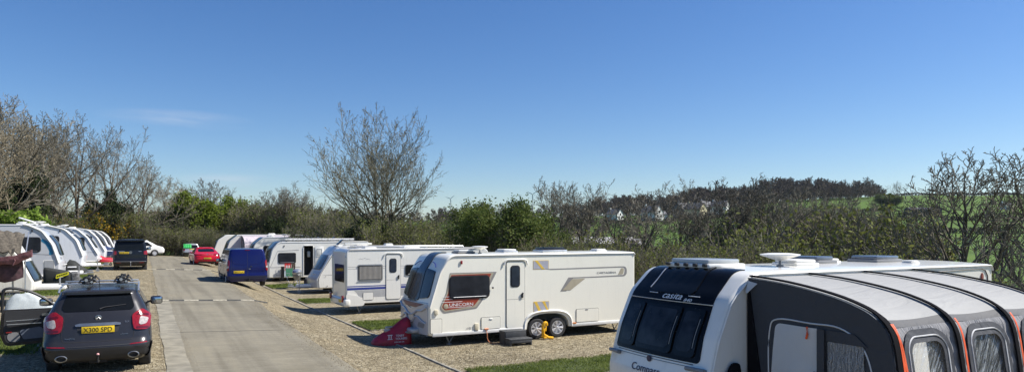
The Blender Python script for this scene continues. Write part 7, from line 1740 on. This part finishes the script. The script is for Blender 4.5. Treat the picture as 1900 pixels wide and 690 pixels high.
b1 = blob(335, 222, .10); b2 = blob(420, 335, .08); ad = n.new('ShaderNodeMath'); ad.use_clamp = True; l.new(b1, ad.inputs[0]); l.new(b2, ad.inputs[1])
r_ = n.new('ShaderNodeMapRange'); r_.inputs['From Min'].default_value = .45; r_.inputs['From Max'].default_value = .75; l.new(nz.outputs['Fac'], r_.inputs['Value'])
mu = n.new('ShaderNodeMath'); mu.operation = 'MULTIPLY'; l.new(ad.outputs[0], mu.inputs[0]); l.new(r_.outputs['Result'], mu.inputs[1])
m3 = n.new('ShaderNodeMath'); m3.operation = 'MULTIPLY'; l.new(mu.outputs[0], m3.inputs[0]); m3.inputs[1].default_value = .5
mx = n.new('ShaderNodeMix'); mx.data_type = 'RGBA'; l.new(m3.outputs[0], mx.inputs['Factor']); hs_ = n.new('ShaderNodeHueSaturation'); hs_.inputs['Saturation'].default_value = 1.22; hs_.inputs['Hue'].default_value = .508; l.new(sky.outputs['Color'], hs_.inputs['Color']); l.new(hs_.outputs['Color'], mx.inputs['A']); mx.inputs['B'].default_value = (6., 6.2, 6.8, 1)
l.new(mx.outputs['Result'], bg.inputs['Color']); l.new(bg.outputs[0], out.inputs['Surface'])
sl = bpy.data.lights.new('sun', 'SUN'); sl.energy = 5.0; sl.angle = R(.53); sl.color = (1, .955, .88); so = bpy.data.objects.new('sun', sl); col.objects.link(so)
d = Vector((sx_*math.cos(SUN_EL), sy_*math.cos(SUN_EL), math.sin(SUN_EL))); so.rotation_euler = d.to_track_quat('Z', 'Y').to_euler(); so.location = (30, -10, 60)
if HAZE:
    bm = B(); box(bm, (300, 1600, 40), (7000, 6800, 140)); hz = obj('haze', bm, None, smooth=False); tag(hz, 'thin blue haze over the valley', 'haze', kind='stuff')
    hm_ = bpy.data.materials.new('haze'); n = nodes_of(hm_)[0]; l = hm_.node_tree.links; n.clear(); o_ = n.new('ShaderNodeOutputMaterial'); v = n.new('ShaderNodeVolumePrincipled'); v.inputs['Color'].default_value = (.75, .85, 1, 1); v.inputs['Density'].default_value = .00007; v.inputs['Anisotropy'].default_value = .3
    l.new(v.outputs[0], o_.inputs['Volume']); hz.data.materials.append(hm_)
cam = bpy.data.cameras.new('camera'); co = bpy.data.objects.new('camera', cam); col.objects.link(co); co.location = (0, 0, 2.6)
co.rotation_euler = (R(90), 0, -math.atan2(.475, .88)); cam.sensor_width = 36; cam.lens = 36*1267/1900; cam.shift_y = 91/1900; cam.clip_end = 9000; cam.clip_start = .1
scene.camera = co
scene.view_settings.view_transform = 'Standard'; scene.view_settings.look = 'None'; scene.view_settings.exposure = EXPO; scene.view_settings.gamma = 1
scene.cycles.use_denoising = True
try: scene.cycles.denoiser = 'OPENIMAGEDENOISE'
except Exception: pass
scene.cycles.max_bounces = 6; scene.cycles.transparent_max_bounces = 16; scene.cycles.diffuse_bounces = 3
